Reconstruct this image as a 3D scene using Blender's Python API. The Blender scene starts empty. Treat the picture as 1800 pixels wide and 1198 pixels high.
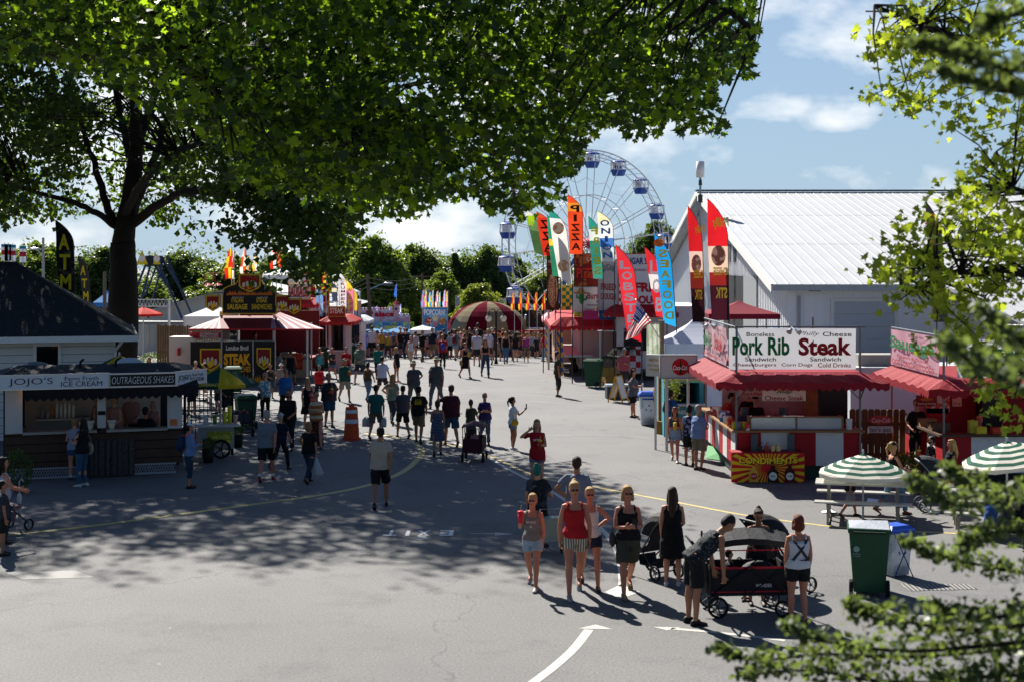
import bpy,bmesh,math,random
import numpy as np
from mathutils import Vector,Matrix,Quaternion
R = math.radians
random.seed(7); np.random.seed(7)
S = bpy.context.scene; COL = S.collection
# ---------------------------------------------------------------- camera
cam = bpy.data.objects.new('camera',bpy.data.cameras.new('camera')); COL.objects.link(cam)
cam.location = (0,0,5.25); cam.rotation_euler = (R(90),0,0)
cam.data.sensor_width = 36; cam.data.lens = 50; cam.data.shift_y = -137/1800
cam.data.clip_start = .3; cam.data.clip_end = 3000
cam.data.dof.use_dof = True; cam.data.dof.focus_distance = 36; cam.data.dof.aperture_fstop = 2.8
S.camera = cam
# ---------------------------------------------------------------- light
SUN_AZ,SUN_EL = -25.0,42.0            # azimuth from +Y towards +X
sd = Vector((math.sin(R(SUN_AZ))*math.cos(R(SUN_EL)),math.cos(R(SUN_AZ))*math.cos(R(SUN_EL)),math.sin(R(SUN_EL))))
sun = bpy.data.objects.new('sun',bpy.data.lights.new('sun','SUN')); COL.objects.link(sun)
sun.data.energy = 5.0; sun.data.angle = R(.53); sun.data.color = (1,.95,.87)
sun.rotation_euler = (-sd).to_track_quat('-Z','Y').to_euler(); sun.location = sd*60
W = bpy.data.worlds.new('World'); S.world = W; W.use_nodes = True
nt = W.node_tree; nt.nodes.clear(); N = nt.nodes.new; L = nt.links.new
out = N('ShaderNodeOutputWorld'); sky = N('ShaderNodeTexSky'); sky.sky_type = 'NISHITA'; sky.sun_disc = False
sky.sun_elevation = R(SUN_EL); sky.sun_rotation = R(SUN_AZ); sky.air_density = 1.0; sky.dust_density = .4; sky.ozone_density = 2.2
bg = N('ShaderNodeBackground'); bg.inputs[1].default_value = .036; tn = N('ShaderNodeMixRGB'); tn.blend_type = 'MULTIPLY'; tn.inputs[0].default_value = 1; tn.inputs[2].default_value = (.80,.94,1.18,1); L(sky.outputs[0],tn.inputs[1]); L(tn.outputs[0],bg.inputs[0])
tc = N('ShaderNodeTexCoord'); sx = N('ShaderNodeSeparateXYZ'); L(tc.outputs['Generated'],sx.inputs[0])
def math_(op,a,b=None,clamp=False):
    m = N('ShaderNodeMath'); m.operation = op; m.use_clamp = clamp
    for i,v in enumerate((a,b)):
        if v is None: continue
        if isinstance(v,(int,float)): m.inputs[i].default_value = v
        else: L(v,m.inputs[i])
    return m.outputs[0]
yy = math_('MAXIMUM',math_('ABSOLUTE',sx.outputs[1]),.05)
u = math_('DIVIDE',sx.outputs[0],yy); v = math_('DIVIDE',sx.outputs[2],yy)
cx = N('ShaderNodeCombineXYZ'); L(math_('MULTIPLY',u,5.0),cx.inputs[0]); L(math_('MULTIPLY',v,9.0),cx.inputs[1]); L(sx.outputs[1],cx.inputs[2])
nz = N('ShaderNodeTexNoise'); nz.inputs['Scale'].default_value = 1.6; nz.inputs['Detail'].default_value = 9; nz.inputs['Roughness'].default_value = .58
L(cx.outputs[0],nz.inputs['Vector'])
nz2 = N('ShaderNodeTexNoise'); nz2.inputs['Scale'].default_value = 6; nz2.inputs['Detail'].default_value = 6; L(cx.outputs[0],nz2.inputs['Vector'])
def blob(u0,v0,ru,rv):
    a = math_('DIVIDE',math_('SUBTRACT',u,u0),ru); b = math_('DIVIDE',math_('SUBTRACT',v,v0),rv)
    d = math_('ADD',math_('MULTIPLY',a,a),math_('MULTIPLY',b,b))
    return math_('SUBTRACT',1.0,d,True)
def px(x,y): return (x-900)/2500,(462-y)/2500
fw = math_('MULTIPLY',sx.outputs[1],1.1,True)
acc = None
for (x,y,rx,ry,s) in [(770,400,200,75,.62),(560,330,260,140,.6),(250,200,330,190,.55),(60,420,200,60,.45),(1365,180,95,44,.66),
                          (1490,205,95,34,.66),(1060,60,240,190,.5),(1430,190,170,45,.36),(1150,180,160,90,.34),(1500,60,200,60,.28),(1620,320,160,40,.22),(820,180,260,160,.30),(1350,10,70,40,.3),(450,520,300,80,.4),(1200,90,180,160,.14)]:
    u0,v0 = px(x,y); b = math_('MULTIPLY',blob(u0,v0,rx/2500,ry/2500),s); acc = b if acc is None else math_('MAXIMUM',acc,b)
m1 = math_('ADD',acc,math_('MULTIPLY',math_('SUBTRACT',nz.outputs[0],.5),1.5))
m1 = math_('ADD',m1,math_('MULTIPLY',math_('SUBTRACT',nz2.outputs[0],.5),.95))
mask = math_('MULTIPLY',math_('MULTIPLY',math_('SUBTRACT',m1,.06),1.35,True),fw)
hz = math_('MULTIPLY',math_('SUBTRACT',1.0,math_('MULTIPLY',math_('ABSOLUTE',v),1.7),True),fw)       # pale air low over the horizon
bc = N('ShaderNodeBackground'); bc.inputs[0].default_value = (1,.985,.96,1); bc.inputs[1].default_value = .6
bh = N('ShaderNodeBackground'); bh.inputs[0].default_value = (.48,.66,.84,1); bh.inputs[1].default_value = .42
mh = N('ShaderNodeMixShader'); L(math_('MULTIPLY',hz,.85),mh.inputs[0]); L(bg.outputs[0],mh.inputs[1]); L(bh.outputs[0],mh.inputs[2])
mx = N('ShaderNodeMixShader'); L(math_('MULTIPLY',mask,.95),mx.inputs[0]); L(mh.outputs[0],mx.inputs[1]); L(bc.outputs[0],mx.inputs[2])
L(mx.outputs[0],out.inputs[0])
S.view_settings.view_transform = 'Standard'; S.view_settings.look = 'None'; S.view_settings.exposure = 1.12; S.view_settings.gamma = 1
S.render.engine = 'CYCLES'; S.cycles.use_denoising = True; S.cycles.max_bounces = 6; S.cycles.transparent_max_bounces = 6
S.cycles.diffuse_bounces = 3; S.cycles.glossy_bounces = 2; S.cycles.transmission_bounces = 4; S.cycles.caustics_reflective = False; S.cycles.caustics_refractive = False
# ---------------------------------------------------------------- coordinates
def gz(Y): return 0.0 if Y < 68 else -(min(Y,140)-68)*.035
def G(x,y):
    Y = 13125/(y-462.0)
    for _ in range(30): Y = (5.25-gz(Y))*2500/(y-462.0)
    return Vector(((x-900)/2500*Y,Y,gz(Y)))
def P(x,y,Y): return Vector(((x-900)/2500*Y,Y,5.25+(462-y)/2500*Y))
def PX(x,Y): return (x-900)/2500*Y
def PZ(y,Y): return 5.25+(462-y)/2500*Y
# ---------------------------------------------------------------- materials
def lin(h):
    if isinstance(h,tuple): return h
    o = []
    for i in (0,2,4):
        c = int(h[i:i+2],16)/255; o.append(c/12.92 if c <= .04045 else ((c+.055)/1.055)**2.4)
    return tuple(o)
MC = {}
def mat(h,rough=.7,metal=0,tr=0,var=.18,scale=6,bump=0,pat=None,h2=None,ps=10,emit=0,spec=.3,axis=0,obj=True):
    key = (h,rough,metal,tr,var,scale,bump,pat,h2,ps,emit,spec,axis)
    if key in MC: return MC[key]
    m = bpy.data.materials.new('m_%s_%s' % (h if isinstance(h,str) else 'c',pat or 'plain')); m.use_nodes = True
    n = m.node_tree; n.nodes.clear(); A = n.nodes.new; K = n.links.new
    o = A('ShaderNodeOutputMaterial'); b = A('ShaderNodeBsdfPrincipled'); t = A('ShaderNodeTexCoord')
    b.inputs['Roughness'].default_value = rough; b.inputs['Metallic'].default_value = metal
    b.inputs['Specular IOR Level'].default_value = spec
    c = lin(h)
    nz = A('ShaderNodeTexNoise'); nz.inputs['Scale'].default_value = scale; nz.inputs['Detail'].default_value = 5; K(t.outputs['Object'],nz.inputs['Vector'])
    mx = A('ShaderNodeMixRGB'); mx.blend_type = 'MIX'; K(nz.outputs[0],mx.inputs[0])
    mx.inputs[1].default_value = tuple(x*(1-var) for x in c)+(1,); mx.inputs[2].default_value = tuple(min(1,x*(1+var)) for x in c)+(1,)
    colo = mx.outputs[0]
    if pat:
        c2 = lin(h2 or '000000'); fac = None
        if pat == 'stripe':
            s = A('ShaderNodeSeparateXYZ'); K(t.outputs['Object'],s.inputs[0])
            a = A('ShaderNodeMath'); a.operation = 'MULTIPLY'; K(s.outputs[axis],a.inputs[0]); a.inputs[1].default_value = ps
            f = A('ShaderNodeMath'); f.operation = 'FRACT'; K(a.outputs[0],f.inputs[0])
            g = A('ShaderNodeMath'); g.operation = 'GREATER_THAN'; K(f.outputs[0],g.inputs[0]); g.inputs[1].default_value = .5; fac = g.outputs[0]
        elif pat == 'groove':      # thin dark lines: seams of boards or ribs, painted lap shadow on siding
            s = A('ShaderNodeSeparateXYZ'); K(t.outputs['Object'],s.inputs[0])
            a = A('ShaderNodeMath'); a.operation = 'MULTIPLY'; K(s.outputs[axis],a.inputs[0]); a.inputs[1].default_value = ps
            f = A('ShaderNodeMath'); f.operation = 'FRACT'; K(a.outputs[0],f.inputs[0])
            g = A('ShaderNodeMath'); g.operation = 'GREATER_THAN'; K(f.outputs[0],g.inputs[0]); g.inputs[1].default_value = .9; fac = g.outputs[0]
        elif pat == 'spots':
            v = A('ShaderNodeTexVoronoi'); v.inputs['Scale'].default_value = ps; K(t.outputs['Object'],v.inputs['Vector'])
            g = A('ShaderNodeMath'); g.operation = 'LESS_THAN'; K(v.outputs['Distance'],g.inputs[0]); g.inputs[1].default_value = .36; fac = g.outputs[0]
        elif pat == 'checker':
            v = A('ShaderNodeTexChecker'); v.inputs['Scale'].default_value = ps; K(t.outputs['Object'],v.inputs['Vector']); fac = v.outputs['Fac']
        elif pat == 'blotch':
            v = A('ShaderNodeTexNoise'); v.inputs['Scale'].default_value = ps; v.inputs['Detail'].default_value = 3; K(t.outputs['Object'],v.inputs['Vector'])
            g = A('ShaderNodeMath'); g.operation = 'GREATER_THAN'; K(v.outputs[0],g.inputs[0]); g.inputs[1].default_value = .53; fac = g.outputs[0]
        m2 = A('ShaderNodeMixRGB'); K(fac,m2.inputs[0]); K(colo,m2.inputs[1]); m2.inputs[2].default_value = c2+(1,); colo = m2.outputs[0]
    K(colo,b.inputs['Base Color'])
    if bump:
        n2 = A('ShaderNodeTexNoise'); n2.inputs['Scale'].default_value = scale*3; n2.inputs['Detail'].default_value = 6; K(t.outputs['Object'],n2.inputs['Vector'])
        bp = A('ShaderNodeBump'); bp.inputs['Strength'].default_value = bump; bp.inputs['Distance'].default_value = .03; K(n2.outputs[0],bp.inputs['Height']); K(bp.outputs[0],b.inputs['Normal'])
    if emit:
        b.inputs['Emission Color'].default_value = c+(1,); b.inputs['Emission Strength'].default_value = emit
    sh = b.outputs[0]
    if tr:
        T_ = A('ShaderNodeBsdfTranslucent'); K(colo,T_.inputs[0]); ms = A('ShaderNodeMixShader'); ms.inputs[0].default_value = tr
        K(sh,ms.inputs[1]); K(T_.outputs[0],ms.inputs[2]); sh = ms.outputs[0]
    K(sh,o.inputs[0]); MC[key] = m; return m
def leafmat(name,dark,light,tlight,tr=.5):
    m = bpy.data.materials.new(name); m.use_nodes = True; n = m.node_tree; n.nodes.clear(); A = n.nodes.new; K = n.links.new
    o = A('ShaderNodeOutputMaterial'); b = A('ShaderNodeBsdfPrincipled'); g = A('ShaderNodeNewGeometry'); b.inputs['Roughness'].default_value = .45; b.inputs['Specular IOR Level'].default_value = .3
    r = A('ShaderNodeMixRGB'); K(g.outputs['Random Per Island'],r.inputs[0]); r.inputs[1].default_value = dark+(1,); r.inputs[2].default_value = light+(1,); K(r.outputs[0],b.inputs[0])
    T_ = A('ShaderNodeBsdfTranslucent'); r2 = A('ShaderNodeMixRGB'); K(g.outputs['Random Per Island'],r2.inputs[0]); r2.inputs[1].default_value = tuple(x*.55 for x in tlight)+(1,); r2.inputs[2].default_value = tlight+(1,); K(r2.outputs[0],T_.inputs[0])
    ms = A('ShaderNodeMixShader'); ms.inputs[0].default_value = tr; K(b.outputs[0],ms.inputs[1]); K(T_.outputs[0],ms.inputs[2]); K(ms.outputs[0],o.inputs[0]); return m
def glassmat(h='223038',rough=.08):
    return mat(h,rough=rough,spec=.8,var=.05)
# ---------------------------------------------------------------- mesh builder
class MB:
    def __init__(s): s.v = []; s.f = []; s.m = []; s.mi = 0
    def add(s,vs,fs,mi=None):
        k = len(s.v); s.v += [tuple(x) for x in vs]
        for f in fs: s.f.append(tuple(i+k for i in f)); s.m.append(s.mi if mi is None else mi)
        return s
    def box(s,x0,x1,y0,y1,z0,z1,mi=None):
        vs = [(x,y,z) for z in (z0,z1) for y in (y0,y1) for x in (x0,x1)]
        return s.add(vs,[(0,2,3,1),(4,5,7,6),(0,1,5,4),(2,6,7,3),(0,4,6,2),(1,3,7,5)],mi)
    def loft(s,rings,cap=True,mi=None):     # rings: list of equal-length point lists
        n = len(rings[0]); vs = [p for r in rings for p in r]; fs = []
        for i in range(len(rings)-1):
            for j in range(n):
                a = i*n+j; b = i*n+(j+1) % n; fs.append((a,b,b+n,a+n))
        if cap: fs.append(tuple(range(n-1,-1,-1))); fs.append(tuple(range((len(rings)-1)*n,len(rings)*n)))
        return s.add(vs,fs,mi)
    def tube(s,pts,r,n=8,mi=None,ends=False):
        pts = [Vector(p) for p in pts]; rr = r if isinstance(r,(list,tuple)) else [r]*len(pts)
        rings = []; pu = None
        for i,p in enumerate(pts):
            d = (pts[min(i+1,len(pts)-1)]-pts[max(i-1,0)])
            d = d.normalized() if d.length > 1e-9 else Vector((0,0,1))
            u = pu - d*pu.dot(d) if pu is not None else None
            if u is None or u.length < 1e-4: u = d.cross(Vector((0,0,1)) if abs(d.z) < .9 else Vector((0,1,0)))
            u.normalize(); pu = u; w = d.cross(u)
            ring = lambda c,q: [c+(u*math.cos(2*math.pi*k/n)+w*math.sin(2*math.pi*k/n))*q for k in range(n)]
            if ends and i == 0:
                for a in (80,45): rings.append(ring(p-d*rr[0]*math.sin(R(a)),rr[0]*math.cos(R(a))))
            rings.append(ring(p,rr[i]))
            if ends and i == len(pts)-1:
                for a in (45,80): rings.append(ring(p+d*rr[-1]*math.sin(R(a)),rr[-1]*math.cos(R(a))))
        return s.loft(rings,True,mi)
    def cyl(s,x,y,z0,z1,r0,r1=None,n=16,mi=None):
        return s.tube([(x,y,z0),(x,y,z1)],[r0,r0 if r1 is None else r1],n,mi)
    def ell(s,c,r,n=12,m=8,mi=None,rot=None,a0=-90,a1=90):
        c = Vector(c); rings = []
        for i in range(m+1):
            a = R(a0+(a1-a0)*i/m); ca = max(math.cos(a),1e-3)
            ring = [Vector((r[0]*ca*math.cos(2*math.pi*k/n),r[1]*ca*math.sin(2*math.pi*k/n),r[2]*math.sin(a))) for k in range(n)]
            if rot: ring = [rot @ p for p in ring]
            rings.append([c+p for p in ring])
        return s.loft(rings,True,mi)
    def prism(s,pts,y0,y1,mi=None):        # outline in local XZ (counter-clockwise seen from -Y), from y0 (front) to y1
        n = len(pts); vs = [(a,y0,b) for a,b in pts]+[(a,y1,b) for a,b in pts]
        return s.add(vs,[tuple(range(n)),tuple(range(2*n-1,n-1,-1))]+[(i,i+n,(i+1) % n+n,(i+1) % n) for i in range(n)],mi)
    def wheel(s,c,r,w,axis='x',n=18,mi=0,mh=None):
        c = Vector(c); a = {'x': Vector((1,0,0)),'y': Vector((0,1,0))}[axis]
        u = Vector((0,0,1)); q = a.cross(u); prof = [(r*.8,-w*.5),(r*.96,-w*.5),(r,-w*.3),(r,w*.3),(r*.96,w*.5),(r*.8,w*.5),(r*.75,0)]
        vs = []; fs = []; k = len(prof)
        for i in range(n):
            t = 2*math.pi*i/n
            for (rr,o) in prof: vs.append(c+(u*math.cos(t)+q*math.sin(t))*rr+a*o)
        for i in range(n):
            for j in range(k): fs.append((i*k+j,i*k+(j+1) % k,((i+1) % n)*k+(j+1) % k,((i+1) % n)*k+j))
        s.add(vs,fs,mi)
        mh = mi if mh is None else mh
        s.tube([c-a*w*.55,c+a*w*.55],r*.16,10,mh)
        for i in range(5):
            t = 2*math.pi*i/5+.3; d = u*math.cos(t)+q*math.sin(t); s.tube([c,c+d*r*.8],r*.06,5,mh)
        return s
    def build(s,name,mats,parent=None,smooth=False,loc=None,rz=0):
        me = bpy.data.meshes.new(name); me.from_pydata(s.v,[],s.f)
        for m in (mats if isinstance(mats,(list,tuple)) else [mats]): me.materials.append(m)
        me.polygons.foreach_set('material_index',s.m)
        if smooth: me.polygons.foreach_set('use_smooth',[True]*len(s.f))
        me.update(); return link(name,me,parent,loc,rz)
def link(name,me,parent=None,loc=None,rz=0):
    o = bpy.data.objects.new(name,me); COL.objects.link(o)
    if parent: o.parent = parent
    if loc is not None: o.location = loc
    o.rotation_euler = (0,0,rz); return o
def tag(o,label=None,cat=None,group=None,kind=None):
    if label: o['label'] = label
    if cat: o['category'] = cat
    if group: o['group'] = group
    if kind: o['kind'] = kind
    return o
def thing(name,label,cat,loc=(0,0,0),rz=0,group=None):
    o = bpy.data.objects.new(name,None); COL.objects.link(o); o.empty_display_size = .2
    o.location = loc; o.rotation_euler = (0,0,rz); return tag(o,label,cat,group)
def dup(root,loc,rz,label,group=None):
    r = root.copy(); COL.objects.link(r); r.location = loc; r.rotation_euler = (0,0,rz); r['label'] = label
    if group: r['group'] = group
    for ch in list(root.children):
        c = ch.copy(); COL.objects.link(c); c.parent = r
        for g in ch.children: d = g.copy(); COL.objects.link(d); d.parent = c
    return r
# ---------------------------------------------------------------- lettering
TC = {}
def glyphs(s,bold=.012,shear=0.0):
    k = (s,bold,shear)
    if k not in TC:
        cu = bpy.data.curves.new('t','FONT'); cu.body = s; cu.size = 1; cu.offset = bold; cu.extrude = 0; cu.resolution_u = 3; cu.shear = shear
        o = bpy.data.objects.new('t',cu); COL.objects.link(o); dg = bpy.context.evaluated_depsgraph_get(); dg.update()
        me = bpy.data.meshes.new_from_object(o.evaluated_get(dg)); bpy.data.objects.remove(o)
        n = len(me.vertices); a = np.zeros(n*3); me.vertices.foreach_get('co',a); a = a.reshape(-1,3)
        mn = a.min(0); mxx = a.max(0); a[:,0] = (a[:,0]-(mn[0]+mxx[0])/2)/max(mxx[0]-mn[0],1e-6); a[:,1] = (a[:,1]-(mn[1]+mxx[1])/2)/max(mxx[1]-mn[1],1e-6)
        TC[k] = (a[:,:2].copy(),[tuple(p.vertices) for p in me.polygons])
        bpy.data.meshes.remove(me)
    return TC[k]
class Txt:                                     # gathers the words of one colour on one board
    def __init__(s): s.mb = MB()
    def put(s,word,cx,cz,w,h,y=-.006,T=None,bold=.012,rot=0,shear=0,arc=0):
        if not word.strip(): return s
        a,f = glyphs(word,bold,shear); cr,sr = math.cos(rot),math.sin(rot); vs = []
        for p in a:
            x_,z_ = p[0]*w,p[1]*h
            z_ += arc*(1-4*p[0]*p[0])
            v_ = Vector((cx+x_*cr-z_*sr,y,cz+x_*sr+z_*cr)); vs.append(T @ v_ if T else v_)
        s.mb.add(vs,f); return s
    def build(s,mat_,parent,name='lettering'): return s.mb.build(name,mat_,parent)
def words(parent,col,items,T=None,y=-.006,name='lettering',emit=0):
    t = Txt()
    for it in items: t.put(it[0],it[1],it[2],it[3],it[4],y=y,T=T,**(it[5] if len(it) > 5 else {}))
    return t.build(mat(col,var=.05),parent,name)
SIDE = Matrix.Rotation(R(-90),4,'Z')         # board facing -X (reads front..back), local x -> -y
# ================================================================ SETTING
def ground_mat():
    m = bpy.data.materials.new('asphalt'); m.use_nodes = True; n = m.node_tree; b = n.nodes['Principled BSDF']; A = n.nodes.new; K = n.links.new
    t = A('ShaderNodeTexCoord')
    def noise(sc,det=6,r=.6):
        q = A('ShaderNodeTexNoise'); q.inputs['Scale'].default_value = sc; q.inputs['Detail'].default_value = det; q.inputs['Roughness'].default_value = r; K(t.outputs['Object'],q.inputs['Vector']); return q.outputs[0]
    def ramp(x,a,ca,b_,cb):
        r = A('ShaderNodeValToRGB'); r.color_ramp.elements[0].position = a; r.color_ramp.elements[0].color = ca+(1,); r.color_ramp.elements[1].position = b_; r.color_ramp.elements[1].color = cb+(1,); K(x,r.inputs[0]); return r.outputs[0]
    base = ramp(noise(.16,8,.62),.3,(.125,.124,.125),.72,(.175,.172,.168))
    fine = ramp(noise(26,6,.95),.40,(.55,.55,.56),.62,(1.38,1.38,1.36))
    mul = A('ShaderNodeMixRGB'); mul.blend_type = 'MULTIPLY'; mul.inputs[0].default_value = 1; K(base,mul.inputs[1]); K(fine,mul.inputs[2])
    stain = ramp(noise(.55,9,.75),.52,(1,1,1),.66,(.70,.70,.72))
    m2 = A('ShaderNodeMixRGB'); m2.blend_type = 'MULTIPLY'; m2.inputs[0].default_value = .8; K(mul.outputs[0],m2.inputs[1]); K(stain,m2.inputs[2])
    wv = A('ShaderNodeTexVoronoi'); wv.feature = 'DISTANCE_TO_EDGE'; wv.inputs['Scale'].default_value = .11
    dn = A('ShaderNodeTexNoise'); dn.inputs['Scale'].default_value = .8; dn.inputs['Detail'].default_value = 6; K(t.outputs['Object'],dn.inputs['Vector'])
    va = A('ShaderNodeMixRGB'); va.inputs[0].default_value = .08; K(t.outputs['Object'],va.inputs[1]); K(dn.outputs['Color'],va.inputs[2]); 
    vm = A('ShaderNodeVectorMath'); vm.operation = 'SCALE'; K(dn.outputs['Color'],vm.inputs[0]); vm.inputs['Scale'].default_value = 2.2
    vs = A('ShaderNodeVectorMath'); vs.operation = 'ADD'; K(t.outputs['Object'],vs.inputs[0]); K(vm.outputs[0],vs.inputs[1]); K(vs.outputs[0],wv.inputs['Vector'])
    crack = ramp(wv.outputs['Distance'],.001,(.6,.6,.6),.003,(1,1,1))
    m3 = A('ShaderNodeMixRGB'); m3.blend_type = 'MULTIPLY'; m3.inputs[0].default_value = .8; K(m2.outputs[0],m3.inputs[1]); K(crack,m3.inputs[2])
    # pale scuffs and flattened litter
    sp = A('ShaderNodeTexVoronoi'); sp.inputs['Scale'].default_value = 1.1; K(t.outputs['Object'],sp.inputs['Vector'])
    sf = ramp(sp.outputs['Distance'],.018,(1,1,1),.026,(0,0,0))
    m4 = A('ShaderNodeMixRGB'); K(sf,m4.inputs[0]); K(m3.outputs[0],m4.inputs[1]); m4.inputs[2].default_value = (.30,.30,.29,1)
    K(m4.outputs[0],b.inputs['Base Color']); b.inputs['Roughness'].default_value = .82; b.inputs['Specular IOR Level'].default_value = .35
    bp = A('ShaderNodeBump'); bp.inputs['Strength'].default_value = .6; bp.inputs['Distance'].default_value = .012; K(noise(30,6,.9),bp.inputs['Height']); K(bp.outputs[0],b.inputs['Normal']); return m
g = MB(); ys = [-30,8,68,80,92,110,140,260,600,1600]
for i in range(len(ys)-1):
    a,b = ys[i],ys[i+1]
    g.add([(-900,a,gz(a)),(900,a,gz(a)),(900,b,gz(b)),(-900,b,gz(b))],[(0,1,2,3)])
go = g.build('ground',ground_mat()); tag(go,kind='structure')
# ---- painted markings (sheets 4 mm over the asphalt)
def strip(mb,pts,w,z=.004):
    ps = [Vector((p.x,p.y,p.z+z)) for p in pts]
    L_ = []; R_ = []
    for i,p in enumerate(ps):
        d = (ps[min(i+1,len(ps)-1)]-ps[max(i-1,0)]).normalized(); n_ = Vector((-d.y,d.x,0)); L_.append(p+n_*w/2); R_.append(p-n_*w/2)
    k = len(ps); mb.add(L_+R_,[(k+i,k+i+1,i+1,i) for i in range(k-1)])
def spline(pts,n=8):
    out = []; P_ = [pts[0]]+pts+[pts[-1]]
    for i in range(1,len(P_)-2):
        for j in range(n):
            t = j/n; a,b,c,d = P_[i-1],P_[i],P_[i+1],P_[i+2]
            out.append(.5*((2*b)+(c-a)*t+(2*a-5*b+4*c-d)*t*t+(3*b-a-3*c+d)*t**3))
    return out+[pts[-1]]
paintY = mat('b5a566',rough=.6,var=.35,scale=9); paintW = mat('b3b1a9',rough=.6,var=.25,scale=9)
def gp(*l): return [G(x,y) for x,y in l]
mb = MB()
strip(mb,spline(gp((0,941),(150,925),(300,905),(450,885),(570,868),(650,851),(705,830),(733,808),(742,793),(735,782),(715,772),(690,766),(640,761))),.17)
strip(mb,spline(gp((720,770),(800,783),(870,805),(950,838),(1050,856),(1200,884),(1300,903),(1400,917),(1480,926),(1600,933),(1800,942))),.11)
tag(mb.build('yellow_line',paintY),kind='structure')
mb = MB()
strip(mb,spline(gp((800,778),(850,800),(905,830),(960,857),(1010,890),(1050,922),(1078,955),(1090,990),(1093,1030))),.11)
def head(mb,tip,a,b): mb.add([G(*tip)+Vector((0,0,.004)),G(*a)+Vector((0,0,.004)),G(*b)+Vector((0,0,.004))],[(0,1,2)])
mb.add([G(*q)+Vector((0,0,.004)) for q in ((1063,1040),(1092,1026),(1125,1040),(1090,1052))],[(0,3,2,1)])
strip(mb,spline(gp((930,1204),(975,1170),(1010,1138),(1035,1106))),.14); head(mb,(1047,1097),(1017,1104),(1076,1105))
strip(mb,gp((1180,1104),(1230,1108),(1300,1115),(1380,1125)),.10); head(mb,(1148,1101),(1172,1107),(1198,1102))
strip(mb,gp((827,937),(876,937.5)),.05); head(mb,(904,938),(870,935),(870,940.5))
head(mb,(740,949),(719,944.5),(760,944.5)); strip(mb,gp((741,945),(742,940)),.16)
tag(mb.build('direction_arrows',paintW),kind='structure')
mb = MB(); a,f = glyphs('E',.03); k = 0
for ch,cxp,wp in (('T',687,24),('I',717,7),('X',745,23),('E',785,24)):
    a,f = glyphs(ch,.02); c = G(cxp,936); w = wp/2500*c.y
    mb.add([(c.x-p[0]*w,c.y-p[1]*.55,.004) for p in a],f)
for ch,cxp in (('D',990),('E',1025),('T',1060),('I',1082),('M',1110),('O',1140),('N',1175)):
    pass
tag(mb.build('exit_lettering',mat('e0deda',rough=.6,var=.1)),kind='structure')
mb = MB(); mb.add([G(*q)+Vector((0,0,.004)) for q in ((8,1005),(132,1002),(166,1014),(40,1018))],[(0,3,2,1)])
tag(mb.build('concrete_patch',mat('757471',var=.12,scale=3,pat='groove',h2='6a6a6a',ps=.9)),kind='structure')
mb = MB(); mb.add([G(*q)+Vector((0,0,.006)) for q in ((1580,1025),(1700,1026),(1720,1035),(1600,1038))],[(0,3,2,1)])
tag(mb.build('drain_cover',mat('8a8782',var=.3,pat='stripe',h2='3c3b3a',ps=14)),kind='structure')
mb = MB()
for l in (((800,690),(900,692),(1010,698),(1130,706)),((760,705),(900,703),(1040,712)),((950,668),(1010,660),(1035,656)),((930,765),(1060,764),(1140,768)),((620,668),(760,676),(800,692)),((860,651),(960,655),(1030,652))):
    strip(mb,spline(gp(*l)),.05,.003)
tag(mb.build('pavement_seams',mat('97958f',var=.3)),kind='structure')
# yellow caution letters worn into the asphalt
mb = MB()
for ch,cxp,yp in (('O',1000,1062),('N',1040,1064),('L',1075,1066),('Y',1110,1069),('M',1150,1071),('P',1185,1073)):
    a,f = glyphs(ch,.01); c = G(cxp,yp); mb.add([(c.x-p[0]*.2,c.y-p[1]*.22,.004) for p in a],f)
# ---- litter
for k,(x,y,w) in enumerate([(1455,900,.28),(1535,881,.30),(1642,901,.2)]):
    c = G(x,y); mb = MB(); mb.add([(-w/2,-.1,.01),(w/2,-.14,.03),(w/2+.03,.12,.05),(-w/2+.04,.14,.012),(0,0,.06)],[(0,1,4),(1,2,4),(2,3,4),(3,0,4)])
    tag(mb.build('paper_scrap',mat('dfe3e8',var=.05),None,loc=c,rz=k*1.3),['crumpled white paper lying on the asphalt nearest the striped umbrella','flat white paper strip on the asphalt left of the woman pushing the stroller','small white scrap on the asphalt under the grey stroller'][k],'litter')
# ================================================================ BUILDINGS
siding = mat('d9d8d0',var=.06,scale=2,pat='groove',h2='8d8c88',ps=4.35,axis=2); white = mat('dddcd6',var=.06); dark = mat('14161a',var=.2); steel = mat('8d9298',rough=.45,metal=.6,var=.1)  # siding grooves: shadow under each lap painted into the wall colour
shingle = mat('2a2d31',rough=.9,var=.45,scale=5,bump=.8,pat='groove',h2='121314',ps=7.5,axis=1)
ct = thing('cottage','white clapboard cottage with dark shingled hip roof behind the ice cream trailer','building',(-12.0,43.0,0),R(16))
mb = MB(); n = 26
for i in range(n):                              # lapped boards
    z0 = i*.115; mb.add([(-9,0,z0),(0,0,z0),(0,.025,z0+.115),(-9,.025,z0+.115)],[(0,1,2,3)])
    mb.add([(0,0,z0),(0,7,z0),(-.025,7,z0+.115),(-.025,0,z0+.115)],[(0,1,2,3)]); mb.add([(-9,0,z0),(0,0,z0),(0,-.0,z0-.001),(-9,0,z0-.001)],[(0,1,2,3)])
mb.box(-9,-.03,.03,7,0,3.0); mb.box(-.09,.012,-.012,.05,0,2.98)
mb.build('wall',siding,ct)
mb = MB(); mb.add([(-9.6,-.55,3.05),(.6,-.55,3.05),(.6,7.5,3.05),(-9.6,7.5,3.05),(-3.05,3.5,5.28),(-6.4,3.5,5.28)],[(0,1,4,5),(1,2,4),(2,3,5,4),(3,0,5),(0,3,2,1)])
mb.build('roof',shingle,ct)
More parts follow.
